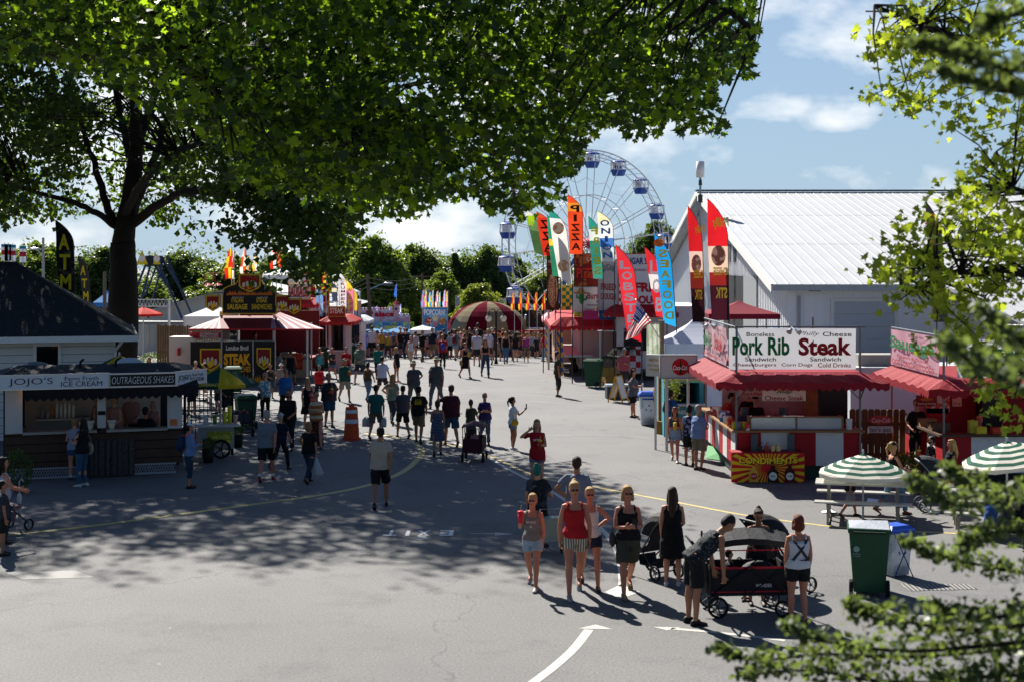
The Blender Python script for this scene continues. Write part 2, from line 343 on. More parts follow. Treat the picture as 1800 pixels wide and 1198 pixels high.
mb = MB(); mb.box(-9.65,.65,-.62,-.553,2.9,3.08); mb.box(.603,.66,-.552,7.5,2.9,3.08); mb.tube([(.2,-.5,2.9),(.0,-.08,2.6),(0,-.05,.1)],.045); mb.build('gutter',white,ct)
wn = MB(); X0 = PX(66,43)+12; X1 = PX(112,43)+12
wn.box(X0,X0+.09,-.05,.03,1.88,2.86); wn.box(X1-.09,X1,-.05,.03,1.88,2.86); wn.box(X0+.09,X1-.09,-.05,.03,2.77,2.86); wn.box(X0+.09,X1-.09,-.07,.03,1.88,1.97)
w_ = wn.build('window',white,ct); mb = MB(); mb.box(X0+.09,X1-.09,-.028,-.02,1.97,2.77); mb.build('pane',glassmat('0b0e11'),w_)
# barn
metalroof = mat('adafb1',rough=.6,metal=.1,var=.10,scale=.6,pat='groove',h2='9c9ea0',ps=1.667); ribbed = mat('e6e8ea',rough=.55,var=.06,scale=1)
bn = thing('metal_barn','large grey metal barn with white ribbed roof and roll-up door','building',(13.6,70,0)); bz = gz(80)
def eav(y,yy_=70): return PZ(y,yy_)
ze = PZ(500,69.3); zr = PZ(338,98); LX = 46
mb = MB(); mb.box(0,LX,0,56,bz-1,ze-.1)
mb.add([(0,0,ze-.1),(0,56,ze-.1),(0,28,zr-.25),(LX,0,ze-.1),(LX,56,ze-.1),(LX,28,zr-.25)],[(0,1,2),(3,5,4)])
for i in range(94): x = .3+i*.485; mb.box(x,x+.07,-.045,-.002,bz-.5,ze-.12)
for i in range(110):
    y = .25+i*.5; hh = ze-.15+(zr-ze)*(1-abs(y-28)/28); mb.box(-.045,-.002,y,y+.07,bz-.5,hh-.2)
mb.build('wall',ribbed,bn)
mb = MB(); s_ = (zr-ze)/28.7
def rz_(y): return zr-abs(y-28)*s_
for (a,b) in ((-.7,28),(28,56.7)):
    mb.add([(-.9,a,rz_(a)),(LX+1,a,rz_(a)),(LX+1,b,rz_(b)),(-.9,b,rz_(b)),(-.9,a,rz_(a)-.12),(LX+1,a,rz_(a)-.12),(LX+1,b,rz_(b)-.12),(-.9,b,rz_(b)-.12)],[(0,1,2,3),(7,6,5,4),(0,4,5,1),(1,5,6,2),(2,6,7,3),(3,7,4,0)])
for i in range(80):
    x = -.75+i*.6; mb.add([(x-.03,-.7,rz_(-.7)+.002),(x+.07,-.7,rz_(-.7)+.002),(x+.02,-.7,rz_(-.7)+.02),(x-.03,28,zr+.002),(x+.07,28,zr+.002),(x+.02,28,zr+.02)],[(0,1,2),(0,2,5,3),(1,4,5,2)])
for yq in (9.5,18.8): mb.add([(-.9,yq,rz_(yq)+.06),(LX+1,yq,rz_(yq)+.06),(LX+1,yq+.06,rz_(yq+.06)+.06),(-.9,yq+.06,rz_(yq+.06)+.06)],[(0,1,2,3)])
rf = mb.build('roof',metalroof,bn)
mb = MB(); mb.box(-.95,LX+1,27.7,28.3,zr+.05,zr+.16); mb.build('ridge_cap',mat('5d666c',rough=.5,metal=.3),rf)
mb = MB(); mb.box(-.9,LX+1,-.86,-.705,ze-.3,ze-.02); mb.build('gutter',mat('9ea3a6',rough=.5,metal=.3),bn)
mb = MB()
for sgn in (-1,1):
    a = 28+sgn*28.7; mb.add([(-.98,a,rz_(a)+.02),(-.9,a,rz_(a)+.02),(-.9,28,zr+.02),(-.98,28,zr+.02),(-.98,a,rz_(a)-.4),(-.9,a,rz_(a)-.4),(-.9,28,zr-.4),(-.98,28,zr-.4)],[(0,1,2,3),(0,3,7,4),(4,7,6,5)])
mb.build('trim',white,bn)
gx0,gx1 = PX(1466,70)-13.6,PX(1572,70)-13.6; mb = MB(); zt = PZ(530,70)
for i in range(6): mb.box(gx0,gx1,-.075,-.05,zt-.62*(i+1)+.02,zt-.62*i)
gd = mb.build('garage_door',mat('b4babf',var=.04),bn)
mb = MB(); mb.box(gx0-.18,gx0-.004,-.09,-.05,bz,zt+.15); mb.box(gx1+.004,gx1+.18,-.09,-.05,bz,zt+.15); mb.box(gx0,gx1,-.09,-.05,zt+.004,zt+.15); mb.build('frame',white,gd)
mb = MB(); a0 = PX(1421,70)-13.6; mb.box(a0,a0+.55,-.25,-.05,PZ(512,70),PZ(501,70)); mb.build('wall_light',mat('4f5457'),bn)
mb = MB(); mb.tube([(PX(1404,70)-13.6,-.12,0),(PX(1404,70)-13.6,-.12,PZ(520,70))],.07); mb.build('downpipe',mat('9fa3a6'),bn)
mb = MB(); mb.box(-.075,-.05,13,21,bz,2.9+PZ(470,88)-3.4); dd = mb.build('side_door',dark,bn)
mb = MB(); mb.box(-.12,-.05,8.5,12.9,bz,4.5); mb.build('sliding_panel',mat('8d9092'),bn)
mb = MB()
for k in range(3): mb.box(-.1,-.05,16+k*2.2,16.9+k*2.2,5.3,6.4)
mb.build('vent_slots',mat('55585b'),bn)
# lower wing on the right
wg = thing('barn_annex','lower white roofed annex attached to the right of the metal barn','building',(PX(1640,69.2),69.2,0))
mb = MB(); z1 = PZ(497,69.2); z2 = PZ(575,60); mb.add([(0,-1,z1),(20,-1,z1),(20,-9.2,z2),(1.6,-9.2,z2),(0,-1,z1-.15),(20,-1,z1-.15),(20,-9.2,z2-.15),(1.6,-9.2,z2-.15)],[(3,2,1,0),(4,5,6,7),(0,4,7,3),(3,7,6,2)])
mb.build('roof',metalroof,wg)
mb = MB(); mb.box(2.2,20,-8.6,-2,-.5,z2-.2); mb.build('wall',ribbed,wg)
# antenna on the barn's corner
an = thing('antenna','white cylindrical antenna on a mast beside the barn gable','antenna',(PX(1231,90),90,gz(90)))
mb = MB(); zt = PZ(312,90)-gz(90); mb.tube([(0,0,0),(0,0,zt)],.07); mb.tube([(-.25,0,zt-3.6),(-.25,0,zt-1.2)],.05); mb.box(-.3,.05,-.05,.05,zt-2.6,zt-2.5); mb.box(-.3,.05,-.05,.05,zt-3.5,zt-3.4); mb.build('mast',steel,an)
mb = MB(); mb.cyl(0,0,zt,zt+1.0,.26,.26,20); mb.build('radome',white,an,True)
mb = MB(); mb.cyl(0,0,zt-.5,zt-.15,.12,.1); mb.cyl(0,0,zt-1.6,zt-1.1,.15,.15); mb.build('bracket',mat('3f4448'),an)
# pale shed behind the left hand stalls
sh = thing('pale_shed','long pale metal shed with low gable roof behind the sausage stall','building',(PX(420,96),96,gz(96)))
zl,zh = PZ(553,96)-gz(96),PZ(505,96)-gz(96); xl = PX(240,96)-PX(420,96)
mb = MB(); mb.add([(xl,0,0),(7,0,0),(7,0,zl+.6),(0,0,zh),(xl,0,zl)],[(0,1,2,3,4)]); mb.box(xl,7,.01,12,0,zl-.02)
for i in range(34): x = xl+i*.42; mb.box(x,x+.04,-.03,-.002,0,zl+(zh-zl)*max(0,(x-xl))/(-xl)-.1 if x < 0 else zh-x*.25)
mb.build('wall',mat('c9cac4',var=.05),sh)
mb = MB(); mb.add([(xl-.6,-.6,zl-.1),(0,-.6,zh+.12),(0,14,zh+.12),(xl-.6,14,zl-.1),(7.5,-.6,zl+.5),(7.5,14,zl+.5),(xl-.6,-.6,zl-.3),(0,-.6,zh-.08),(7.5,-.6,zl+.3)],[(0,1,2,3),(1,4,5,2),(0,6,7,1),(1,7,8,4)])
mb.build('roof',mat('9b9c9a',rough=.6),sh)
mb = MB(); mb.box(xl,0,-3.2,-.7,zl-.5,zl-.35); mb.tube([(xl+.2,-3,0),(xl+.2,-3,zl-.5)],.08); mb.tube([(-3,-3,0),(-3,-3,zl-.5)],.08); mb.build('lean_to',mat('7d7e7c'),sh)
# ================================================================ TREES
MAPLE = [(0,-.5),(.12,-.22),(.42,-.30),(.34,-.04),(.5,.16),(.26,.16),(.2,.34),(0,.55),(-.2,.34),(-.26,.16),(-.5,.16),(-.34,-.04),(-.42,-.30),(-.12,-.22)]
OVAL = [(0,-.5),(.24,-.2),(.26,.15),(0,.5),(-.26,.15),(-.24,-.2)]
QUAD = [(0,-.5),(.4,-.05),(.1,.5),(-.38,.1)]
def leaf_mesh(name,pos,size,mats,shape=QUAD,up=.8,rng=None,curl=.18,droop=0):
    rng = rng or np.random.RandomState(1); n = len(pos); k = len(shape); sh = np.array(shape)
    nr = rng.normal(size=(n,3)); nr /= np.linalg.norm(nr,axis=1)[:,None]; nr[:,2] += up; nr /= np.linalg.norm(nr,axis=1)[:,None]
    a = rng.normal(size=(n,3)); a[:,2] -= droop; U = np.cross(nr,a); U /= np.linalg.norm(U,axis=1)[:,None]; V = np.cross(nr,U)
    sz = (size*rng.uniform(.5,1.3,n))[:,None,None]
    zc = (sh[:,0]**2*2-sh[:,1]**2*.8)*curl*2
    v = pos[:,None,:]+sz*(U[:,None,:]*sh[None,:,0:1]+V[:,None,:]*sh[None,:,1:2]+nr[:,None,:]*zc[None,:,None])
    me = bpy.data.meshes.new(name); me.vertices.add(n*k); me.vertices.foreach_set('co',v.reshape(-1).astype(np.float32))
    me.loops.add(n*k); me.loops.foreach_set('vertex_index',np.arange(n*k,dtype=np.int32))
    me.polygons.add(n); me.polygons.foreach_set('loop_start',np.arange(0,n*k,k,dtype=np.int32)); me.polygons.foreach_set('loop_total',np.full(n,k,dtype=np.int32))
    for m in mats: me.materials.append(m)
    if len(mats) > 1: me.polygons.foreach_set('material_index',rng.randint(0,len(mats),n).astype(np.int32))
    me.update(calc_edges=True); return me
def inpoly(x,y,poly):
    c = False; j = len(poly)-1
    for i in range(len(poly)):
        xi,yi = poly[i]; xj,yj = poly[j]
        if (yi > y) != (yj > y) and x < (xj-xi)*(y-yi)/(yj-yi)+xi: c = not c
        j = i
    return c
bark = mat('2b241e',rough=.95,var=.45,scale=9,bump=1.0)
def bough(mb,pts,r0,r1,n=8,wob=.0,rng=random):
    pts = [Vector(p) for p in pts]; out = spline(pts,5); k = len(out)
    out = [p+Vector((rng.uniform(-1,1),rng.uniform(-1,1),rng.uniform(-1,1)))*wob*(0 if i in (0,) else 1) for i,p in enumerate(out)]
    mb.tube(out,[r0+(r1-r0)*i/(k-1) for i in range(k)],n); return out
def twigs(mb,tips,centres,rng,r=.02,frac=.6):
    T_ = np.array([tuple(t) for t in tips])
    for c in centres:
        if rng.rand() > frac: continue
        d = np.linalg.norm(T_-np.array(c),axis=1); a = Vector(T_[int(d.argmin())]); b = Vector(c)
        m_ = (a+b)/2+Vector((rng.normal()*.15,rng.normal()*.15,.12*(b-a).length)); mb.tube([a,m_,b],[r*1.6,r,r*.4],4)
mapledark = leafmat('maple_leaf_shade',(.016,.036,.010),(.035,.066,.014),(.10,.19,.012),.42)  # shaded and lit copies of one leaf, light put into the colour
maplelit = leafmat('maple_leaf_lit',(.022,.05,.010),(.05,.09,.016),(.42,.66,.02),.6)
# ---- overhanging maple in the upper left: crown spread over 15..22 m
poly = [(-250,-420),(1250,-420),(1330,-60),(1338,50),(1322,128),(1255,150),(1285,205),(1270,232),(1205,240),(1180,210),(1130,252),(1080,225),(1030,235),(1022,290),(1000,330),(965,372),(905,386),(860,352),(810,338),(770,352),(720,388),(655,378),(600,352),(545,340),(470,335),(408,322),(395,270),(330,222),(250,180),(180,130),(80,100),(-40,110),(-250,60)]
rng = np.random.RandomState(11)
tips = []; mb = MB()
tr = Vector((-13.5,21,0))
bough(mb,[(0,0,0),(.2,0,3),(.1,0,6),(.5,-.2,9),(1,-.4,13)],.55,.22,12)
for pts,r in ([[(0.1,0,5.5),(3,-.5,8.3),(6.5,-1.5,10.2),(11,-2.5,11),(15,-3,10.6),(17,-3.3,9.6)],.26],[[(6.5,-1.5,10.2),(9,-1,9.6),(12,-.5,9.0),(14.5,0,7.6)],.14],[[(3,-.5,8.3),(6,-1.5,8.2),(9,-2.5,7.8),(11.3,-3,6.8)],.13],
               [[(.5,-.2,9),(4,-2,11.5),(8,-3.5,12.5),(13,-4,12.3),(17.5,-4.5,11)],.2],[[(11,-2.5,11),(13,-4.2,9.8),(15.2,-4.6,8.6),(16.3,-4.8,7.9)],.1],[[(.3,0,7),(3,-3,8.6),(5,-4.5,8.4)],.12],[[(6.5,-1.5,10.2),(8.5,-3,9.2),(10,-3.6,7.2)],.1]):
    tips += bough(mb,pts,r,.03,7,.03)
C_ = []
for y0,y1,cnt,d0,d1 in ((-760,-60,860,17,28),(-160,0,150,15.5,21.5),(0,400,760,15.5,21.5)):  # first row: unseen leaf clumps above the view, added to shade the crown
    k = 0
    while k < cnt:
        x = rng.uniform(-250,1345); y = rng.uniform(y0,y1)
        if y1 < -50 and math.sin(x*.011+.5)+math.sin(y*.013+x*.006) > .45: continue  # holes in the unseen clumps, shaped to let patches of sun through
        if y > -160 and not inpoly(x,y,poly): continue
        # leave a few sky gaps
        if 0 <= y and (((x-735)/48)**2+((y-165)/38)**2 < 1 and rng.rand() < .8): continue
        if math.sin(x*.023+1)*math.cos(y*.031+x*.006) > .5 and y > -120 and rng.rand() < .7: continue
        D = rng.uniform(d0,d1); C_.append((PX(x,D)-tr.x,D-tr.y,PZ(y,D))); k += 1
C_ = np.array(C_)
per = 30; pos = np.repeat(C_,per,axis=0)+rng.normal(size=(len(C_)*per,3))*np.array([.30,.34,.15])
# keep the lower edge ragged but close to its outline
ppx = 900+2500*(pos[:,0]+tr.x)/(pos[:,1]+tr.y); ppy = 462-2500*(pos[:,2]-5.25)/(pos[:,1]+tr.y)
keep = np.array([inpoly(a,b-10-16*math.sin(a*.06)*math.sin(a*.017+b*.05),poly) or b < -30 for a,b in zip(ppx,ppy)]); pos = pos[keep]
mt = thing('maple_tree','big leafy maple tree overhanging the upper left with sunlit leaf edges','tree',tr)
mt2 = twigs(mb,tips,C_,rng,.016,.35); mb.build('trunk',bark,mt,True)
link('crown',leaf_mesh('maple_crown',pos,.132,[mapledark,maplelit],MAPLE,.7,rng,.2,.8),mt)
# ---- old maple behind the cottage
rng = np.random.RandomState(5); tr = Vector((PX(215,52),52,gz(52))); mb = MB(); tips = []
bough(mb,[(0,0,-.1),(-.03,0,1.5),(.02,0,3.5),(.03,0,5.0),(.02,0,6.0)],.66,.44,16,.02)
def pt(x,y,D=52): return (PX(x,D)-tr.x,D-tr.y,PZ(y,D))
for pts,r in ([[pt(216,428),pt(232,330),pt(240,260),pt(235,150,51),pt(230,20,51),pt(235,-120)],.42],[[pt(216,430),pt(210,400),pt(190,370),pt(170,300),pt(150,240),pt(120,140),pt(90,0)],.2],
               [[pt(216,430),pt(222,395),pt(250,330),pt(275,270,51),pt(300,180,50),pt(330,80,50)],.26],[[pt(216,430),pt(228,400),pt(270,365,51),pt(320,340,49),pt(390,340,47),pt(470,370,46),pt(540,420,45)],.22],
               [[pt(216,430),pt(205,400),pt(160,370,51),pt(110,350,50),pt(40,330,50),pt(-40,300)],.16],[[pt(240,260),pt(290,130,54),pt(350,20,55),pt(380,-100,56)],.18],[[pt(216,430),pt(220,380),pt(260,310,48),pt(330,260,45),pt(420,250,43),pt(480,270,42)],.2],[[pt(236,300),pt(205,170,55),pt(190,50,57),pt(160,-60,58)],.16],[[pt(320,340,49),pt(420,330,46),pt(520,350,44),pt(600,400,43)],.13]):
    tips += bough(mb,pts,r,.04,8,.04)
C_ = []
poly2 = [(-330,-330),(450,-330),(640,-120),(680,120),(655,300),(640,360),(625,395),(600,450),(585,490),(560,505),(530,500),(512,480),(495,500),(475,482),(455,490),(440,450),(420,440),(400,420),(370,400),(350,385),(330,400),(290,385),(250,370),(185,372),(120,365),(50,375),(0,385),(-300,385)]
gaps = [(250,150,45,30,.9),(190,250,32,55,.9),(258,285,30,60,.9),(285,200,30,40,.8),(170,345,40,22,.8),(375,365,45,28,.85),(415,385,40,40,.7),(120,385,40,14,.7),(300,340,30,20,.8),(215,100,30,30,.6)]
k = 0
while k < 2050:
    x = rng.uniform(-330,680); y = rng.uniform(-330,545)
    if not inpoly(x,y,poly2): continue
    if any(((x-a)/c)**2+((y-b)/d)**2 < 1 and rng.rand() < e for a,b,c,d,e in gaps): continue
    D = 0
    D = rng.uniform(42.5,59) if x < 420 else rng.uniform(42,49)
    if 110 < x < 350 and y > 90 and rng.rand() < .75: D = rng.uniform(53.5,60)
    q = (PX(x,D),D,PZ(y,D))
    if math.sin(q[0]*1.9+q[2]*.8)*math.sin(q[1]*1.3+1)+math.sin(q[2]*1.7+q[0]*.6) < -.55: continue
    C_.append((q[0]-tr.x,q[1]-tr.y,q[2])); k += 1
C_ = np.array(C_); per = 40; pos = np.repeat(C_,per,axis=0)+rng.normal(size=(len(C_)*per,3))*np.array([.42,.5,.26])
ot = thing('old_maple','thick trunked old maple rising behind the cottage roof','tree',tr)
twigs(mb,tips,C_,rng,.022,.3); mb.build('trunk',bark,ot,True)
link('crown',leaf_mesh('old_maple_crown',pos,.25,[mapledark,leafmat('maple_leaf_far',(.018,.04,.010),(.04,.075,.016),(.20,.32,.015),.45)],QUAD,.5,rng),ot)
# ---- maple at the right edge
rng = np.random.RandomState(3); tr = Vector((6.3,13.5,0)); mb = MB(); tips = []
bough(mb,[(0,0,0),(.05,0,3),(0,0,6),(.2,0,9)],.28,.12,10)
for pts,r in ([[(0,0,5.4),(-1.2,-.5,6.4),(-2.3,-.9,7.2),(-3.1,-1,7.5)],.08],[[(0,0,4.4),(-1,-.6,4.9),(-2,-1,5.2),(-2.9,-1.2,5.0)],.08],[[(0,0,3.7),(-1,-.5,4.0),(-1.8,-1,4.3)],.06],[[(0,0,6),(-1,-.4,7.6),(-2,-.8,8.3)],.07],[[(0,0,5.0),(-1.2,-.7,5.7),(-1.9,-1,5.9)],.05]):
    tips += bough(mb,pts,r,.012,6,.02)
blobs = [(1700,40,130,80,60),(1610,100,100,35,26),(1560,65,45,14,9),(1620,165,80,25,20),(1540,155,22,10,4),(1750,240,90,80,34),(1720,380,90,60,32),(1640,420,70,45,26),(1600,480,50,40,22),(1720,460,95,50,34),(1640,520,80,28,22),(1750,560,70,60,34),(1700,610,60,40,20),(1780,330,60,160,36),(1760,690,60,50,20),(1900,300,60,400,40),(1800,0,120,90,40)]
C_ = []
for x,y,rx,ry,k in blobs:
    for _ in range(int(k*.48)):
        a = rng.uniform(0,6.283); q = math.sqrt(rng.rand()); D = rng.uniform(11.3,14.2); X_ = x+rx*q*math.cos(a); Y_ = y+ry*q*math.sin(a); C_.append((PX(X_,D)-tr.x,D-tr.y,PZ(Y_,D)))
C_ = np.array(C_); per = 17; pos = np.repeat(C_,per,axis=0)+rng.normal(size=(len(C_)*per,3))*np.array([.11,.13,.06])
C_ = C_[::1]; rt = thing('young_maple','maple with bright yellow green leaves reaching in from the right edge','tree',tr)
twigs(mb,tips,C_,rng,.008,1.1); mb.build('trunk',bark,rt,True)
link('crown',leaf_mesh('young_maple_crown',pos,.088,[leafmat('young_leaf',(.03,.06,.015),(.08,.12,.02),(.66,.80,.05),.62)],MAPLE,.6,rng,.25,.6),rt)
# ---- holly like bush branches close to the camera, lower right
rng = np.random.RandomState(9); tr = Vector((4.2,6.2,0)); mb = MB(); tips = []; pos = []
bough(mb,[(0,0,0),(0,0,3),(.1,0,6),(.1,0,8)],.16,.06,10)
lines = [([(1260,1150),(1330,1165),(1450,1150),(1600,1150),(1850,1120),(2200,1060)],6.3),([(1385,1105),(1440,1125),(1600,1140),(1850,1110)],6.1),([(1500,1060),(1520,1080),(1600,1090),(1700,1100),(1850,1080)],6.0),([(1590,950),(1640,970),(1720,985),(1850,1000),(2100,980)],6.4),([(1635,1060),(1680,1075),(1760,1075),(1860,1050)],6.2),([(1600,842),(1640,862),(1700,885),(1850,860),(2100,850)],6.0),([(1660,820),(1700,845),(1780,868),(1860,850)],6.2),([(1700,655),(1740,645),(1860,660)],5.2),([(1655,600),(1720,640),(1860,700)],4.6),([(1610,85),(1680,100),(1760,125),(1860,130)],4.6),([(1650,130),(1720,150),(1800,170),(1900,160)],4.7),([(1720,60),(1760,40),(1850,20)],4.8),([(1640,1190),(1740,1180),(1850,1170)],6),([(1300,1195),(1420,1180),(1560,1195),(1800,1190)],6.2),([(1690,960),(1740,930),(1850,930)],6.1),([(1720,540),(1780,590),(1860,620)],5.5)]
for pl,D in lines:
    pts = [Vector(pt_) for pt_ in [(PX(x,D+(x-1500)*-.0003)-tr.x,D+(x-1500)*-.0003-tr.y,PZ(y,D)) for x,y in pl]]
    bough(mb,pts[::-1]+[],.012,.004,6); q = spline(pts,22)
    for i,p in enumerate(q):
        th = (.014+.020*min(1,i/len(q)*2))*(1 if D > 5.6 else .7)
        for _ in range(7 if D > 5.6 else 5): pos.append((p.x+rng.normal()*th*1.3,p.y+rng.normal()*th*1.6,p.z+rng.normal()*th*.9+.01))
    e = pts[-1]; mb.tube([e,Vector((0,0,max(e.z-.5,.4)))],[.012,.03],6)
hb = thing('evergreen_shrub','blurred evergreen branches with small glossy leaves close at the lower right','shrub',tr)
mb.build('stem',bark,hb,True)
link('foliage',leaf_mesh('shrub_foliage',np.array(pos),.042,[leafmat('shrub_leaf',(.035,.06,.022),(.085,.12,.045),(.27,.36,.07),.42)],OVAL,.5,rng),hb)
# ---- trees behind the fair
def crown_mesh(name,seed,n,blobs,leaf,mats,nl):
    rg = np.random.RandomState(seed); P_ = []
    for (x,y,z,r,rzz) in blobs:
        k = int(nl*r*r); a = rg.normal(size=(k,3)); a /= np.linalg.norm(a,axis=1)[:,None]; q = rg.uniform(.55,1.08,k)**.6
        lump = 1+.26*np.sin(a[:,0]*7+seed)*np.cos(a[:,2]*6+x)+.1*np.sin(a[:,1]*11)
        P_.append(np.array([x,y,z])+a*(q*lump)[:,None]*np.array([r,r,rzz]))
    P_ = np.concatenate(P_); return leaf_mesh(name,P_,leaf,mats,QUAD,.9,rg)
bgm = [leafmat('far_leaf_green',(.06,.105,.028),(.11,.165,.038),(.30,.42,.03),.4)]
bgd = [leafmat('far_leaf_deep',(.038,.075,.028),(.075,.12,.036),(.20,.30,.03),.38)]
bgy = [leafmat('far_leaf_olive',(.09,.13,.03),(.15,.20,.045),(.42,.50,.03),.4)]
bgp = [leafmat('far_leaf_plum',(.045,.03,.03),(.09,.055,.05),(.14,.05,.05),.3)]
def rblobs(seed,w,h):                         # crown about w wide, from z=h*.12 to h
    rg = random.Random(seed); o = []
    for i in range(11):
        t = i/10; z = h*(.12+.74*t); rr = w*.5*(math.sin(math.pi*min(1,.30+t*.64))**.7); a = rg.uniform(0,6.28); q = rr*rg.uniform(.25,.62)
        o.append((math.cos(a)*q,math.sin(a)*q*.8,z,rr*rg.uniform(.45,.7),rr*rg.uniform(.38,.55)))
    o.append((0,0,h*.55,w*.36,h*.3)); return o
kinds = {}
def far_tree(kind,x,ytop,Y,wpx,label,group='trees beyond the fair'):
    w = wpx/2500*Y; X = PX(x,Y); z0 = gz(Y); h = PZ(ytop,Y)-z0
    key = kind
    if key not in kinds:
        k_,s_ = kind; mats = {'g': bgm,'d': bgd,'y': bgy,'p': bgp}[k_]
        kinds[key] = (crown_mesh('far_crown',s_,0,rblobs(s_,10,12),.36,mats,620))
        mb = MB(); bough(mb,[(0,0,0),(.1,0,3),(0,0,6),(.1,.1,9)],.34,.1,8)
        for a in range(5): bough(mb,[(0,0,3+a),(math.cos(a*2.1)*1.6,math.sin(a*2.1)*1.6,5+a),(math.cos(a*2.1)*3,math.sin(a*2.1)*3,6.5+a*.9)],.12,.03,5)
        o_ = mb.build('trunk',bark); kinds[('t',)+key] = o_.data; bpy.data.objects.remove(o_)
    t = thing('leafy_tree',label,'tree',(X,Y,z0),random.uniform(0,6.28),group); t.scale = (w/10,w/10,h/12)
    link('trunk',kinds[('t',)+key],t); link('crown',kinds[key],t); return t
for i,(kd,x,yt,Y,wp,lb) in enumerate([
    (('g',1),660,398,122,160,'broad green tree left of the first utility pole'),(('d',2),592,388,140,170,'dark tree behind the left row of stalls'),(('d',3),730,415,150,130,'dark green tree behind the popcorn sign'),
    (('y',4),845,488,112,92,'low yellow green tree beside the ferris wheel base'),(('d',2),855,420,150,120,'tall olive tree left of the ferris wheel'),(('g',1),775,465,128,100,'mid green tree between popcorn sign and yellow green tree'),
    (('p',5),718,480,130,60,'plum leaved tree behind the second utility pole'),(('d',3),500,430,150,150,'dark tree above the sausage stall awning'),(('g',1),420,440,155,160,'green tree behind the butcher shop sign'),
    (('d',2),330,430,160,170,'dark green tree behind the swing ride'),(('g',1),60,410,150,190,'green tree behind the tall cash machine flags'),(('d',3),180,420,145,150,'shaded tree left of the old maple trunk'),
    (('d',3),1155,368,132,120,'dark tree standing right of the ferris wheel'),(('d',2),1110,430,150,90,'small dark tree seen through the ferris wheel rim'),(('g',1),940,470,160,130,'green tree behind the lower ferris wheel cabins'),
    (('g',1),695,525,112,55,'small round tree right of the pink castle'),(('d',3),900,440,170,110,'hazy tree behind the ferris wheel left rim'),(('g',1),1040,480,170,170,'green tree behind the pizza signs'),
    (('d',2),-60,400,155,180,'dark tree at the far left edge'),(('g',1),255,480,140,130,'green tree between the old maple and the swing ride'),(('y',4),560,470,130,100,'yellowish tree behind the food banners'),(('d',3),800,440,175,120,'distant tree in the gap above the popcorn flags')]):
    far_tree(kd,x,yt,Y,wp,lb)
# conifer tip
t = thing('conifer','lone dark conifer rising above the trees behind the popcorn flags','tree',(PX(800,150),150,gz(150))); h = PZ(446,150)-gz(150)
mb = MB(); mb.tube([(0,0,0),(0,0,h)],[.3,.05]); mb.build('trunk',bark,t); rg = np.random.RandomState(2); P_ = []
for k in range(1500): z = rg.uniform(.25,1); a = rg.uniform(0,6.28); q = (1-z)*h*.28*(.5+.5*rg.rand())+.15; P_.append((math.cos(a)*q,math.sin(a)*q,z*h+math.sin(z*60)*.1))
link('crown',leaf_mesh('conifer_crown',np.array(P_),.4,bgd,QUAD,.3,rg),t)
# wooded ridge behind everything
rg = np.random.RandomState(21); P_ = []
for k in range(170):
    x = rg.uniform(-230,230); Y = rg.uniform(200,260); r = rg.uniform(5,9); n_ = 420; a = rg.normal(size=(n_,3)); a /= np.linalg.norm(a,axis=1)[:,None]; P_.append(np.array([x,Y,gz(Y)+rg.uniform(1,5)])+a*r*np.array([1,1,.8]))
tag(link('far_wood',leaf_mesh('far_wood',np.concatenate(P_),.55,bgd,QUAD,.8,rg)),'continuous dark green wood closing the horizon behind the fair','wood',kind='stuff')
# flowering bush by the white cabinet, round clipped bushes
def bush(x,y,r,h,label,flowers=None,name='shrub',pot=None,n=1500,leaf=.06,mats=None):
    c = G(x,y); t = thing(name,label,'shrub' if not pot else 'potted plant',c); rg = np.random.RandomState(int(x)); a = rg.normal(size=(n,3)); a /= np.linalg.norm(a,axis=1)[:,None]
    zb = pot[1] if pot else 0
    p_ = a*(rg.uniform(.5,1,n)**.5)[:,None]*np.array([r,r,h/2])*(1+.08*np.sin(a[:,:1]*9))+np.array([0,0,zb+h/2])
    link('foliage',leaf_mesh('bush',p_,leaf,mats or [leafmat('bush_leaf',(.03,.07,.015),(.08,.15,.03),(.2,.3,.03),.35)],OVAL,.7,rg),t)
    if flowers:
        q = a[:n//5]*np.array([r,r,h/2])*1.04+np.array([0,0,zb+h/2]); link('flowers',leaf_mesh('flowers',q,leaf*1.1,[mat(flowers,var=.1)],OVAL,.7,rg),t)
    if pot: mb = MB(); mb.cyl(0,0,0,pot[1]+.05,pot[0]*.75,pot[0],18); mb.build('pot',mat(pot[2]),t,True)
    return t
bush(275,655,.95,1.0,'bushy plant with white flowers left of the white cabinet','e8ead8',n=2600)
bush(236,662,.5,.6,'low green bush under the red table umbrella')
bush(366,812,.19,.36,'round clipped shrub in a dark pot left of the lemonade cart',pot=(.17,.3,'1d1d1f'),name='potted_shrub',leaf=.03)
bush(418,785,.19,.36,'round clipped shrub in a dark pot right of the lemonade cart',pot=(.17,.3,'1d1d1f'),name='potted_shrub',leaf=.03)
bush(30,865,.35,1.0,'dark bushy shrub at the left end of the ice cream trailer',name='shrub',mats=bgd)
bush(1598,845,.36,.5,'mound of yellow chrysanthemums in front of the brown fence','d79a12',pot=(.2,.2,'3a2a1c'),name='flower_pot',leaf=.05)
bush(1622,868,.22,.32,'small pot of yellow flowers lower than the other by the fence','e0aa14',pot=(.15,.14,'3a2a1c'),name='flower_pot',leaf=.045)
bush(1010,652,.3,.45,'pot of orange and yellow flowers at the burrito stall counter','d98a2c',pot=(.2,.5,'5a3a25'),name='flower_pot',leaf=.06)
bush(1172,745,.2,.5,'yellow sunflowers standing on the hay bales','e5b416',pot=(.15,.9,'8a6a30'),name='flower_pot',leaf=.06)
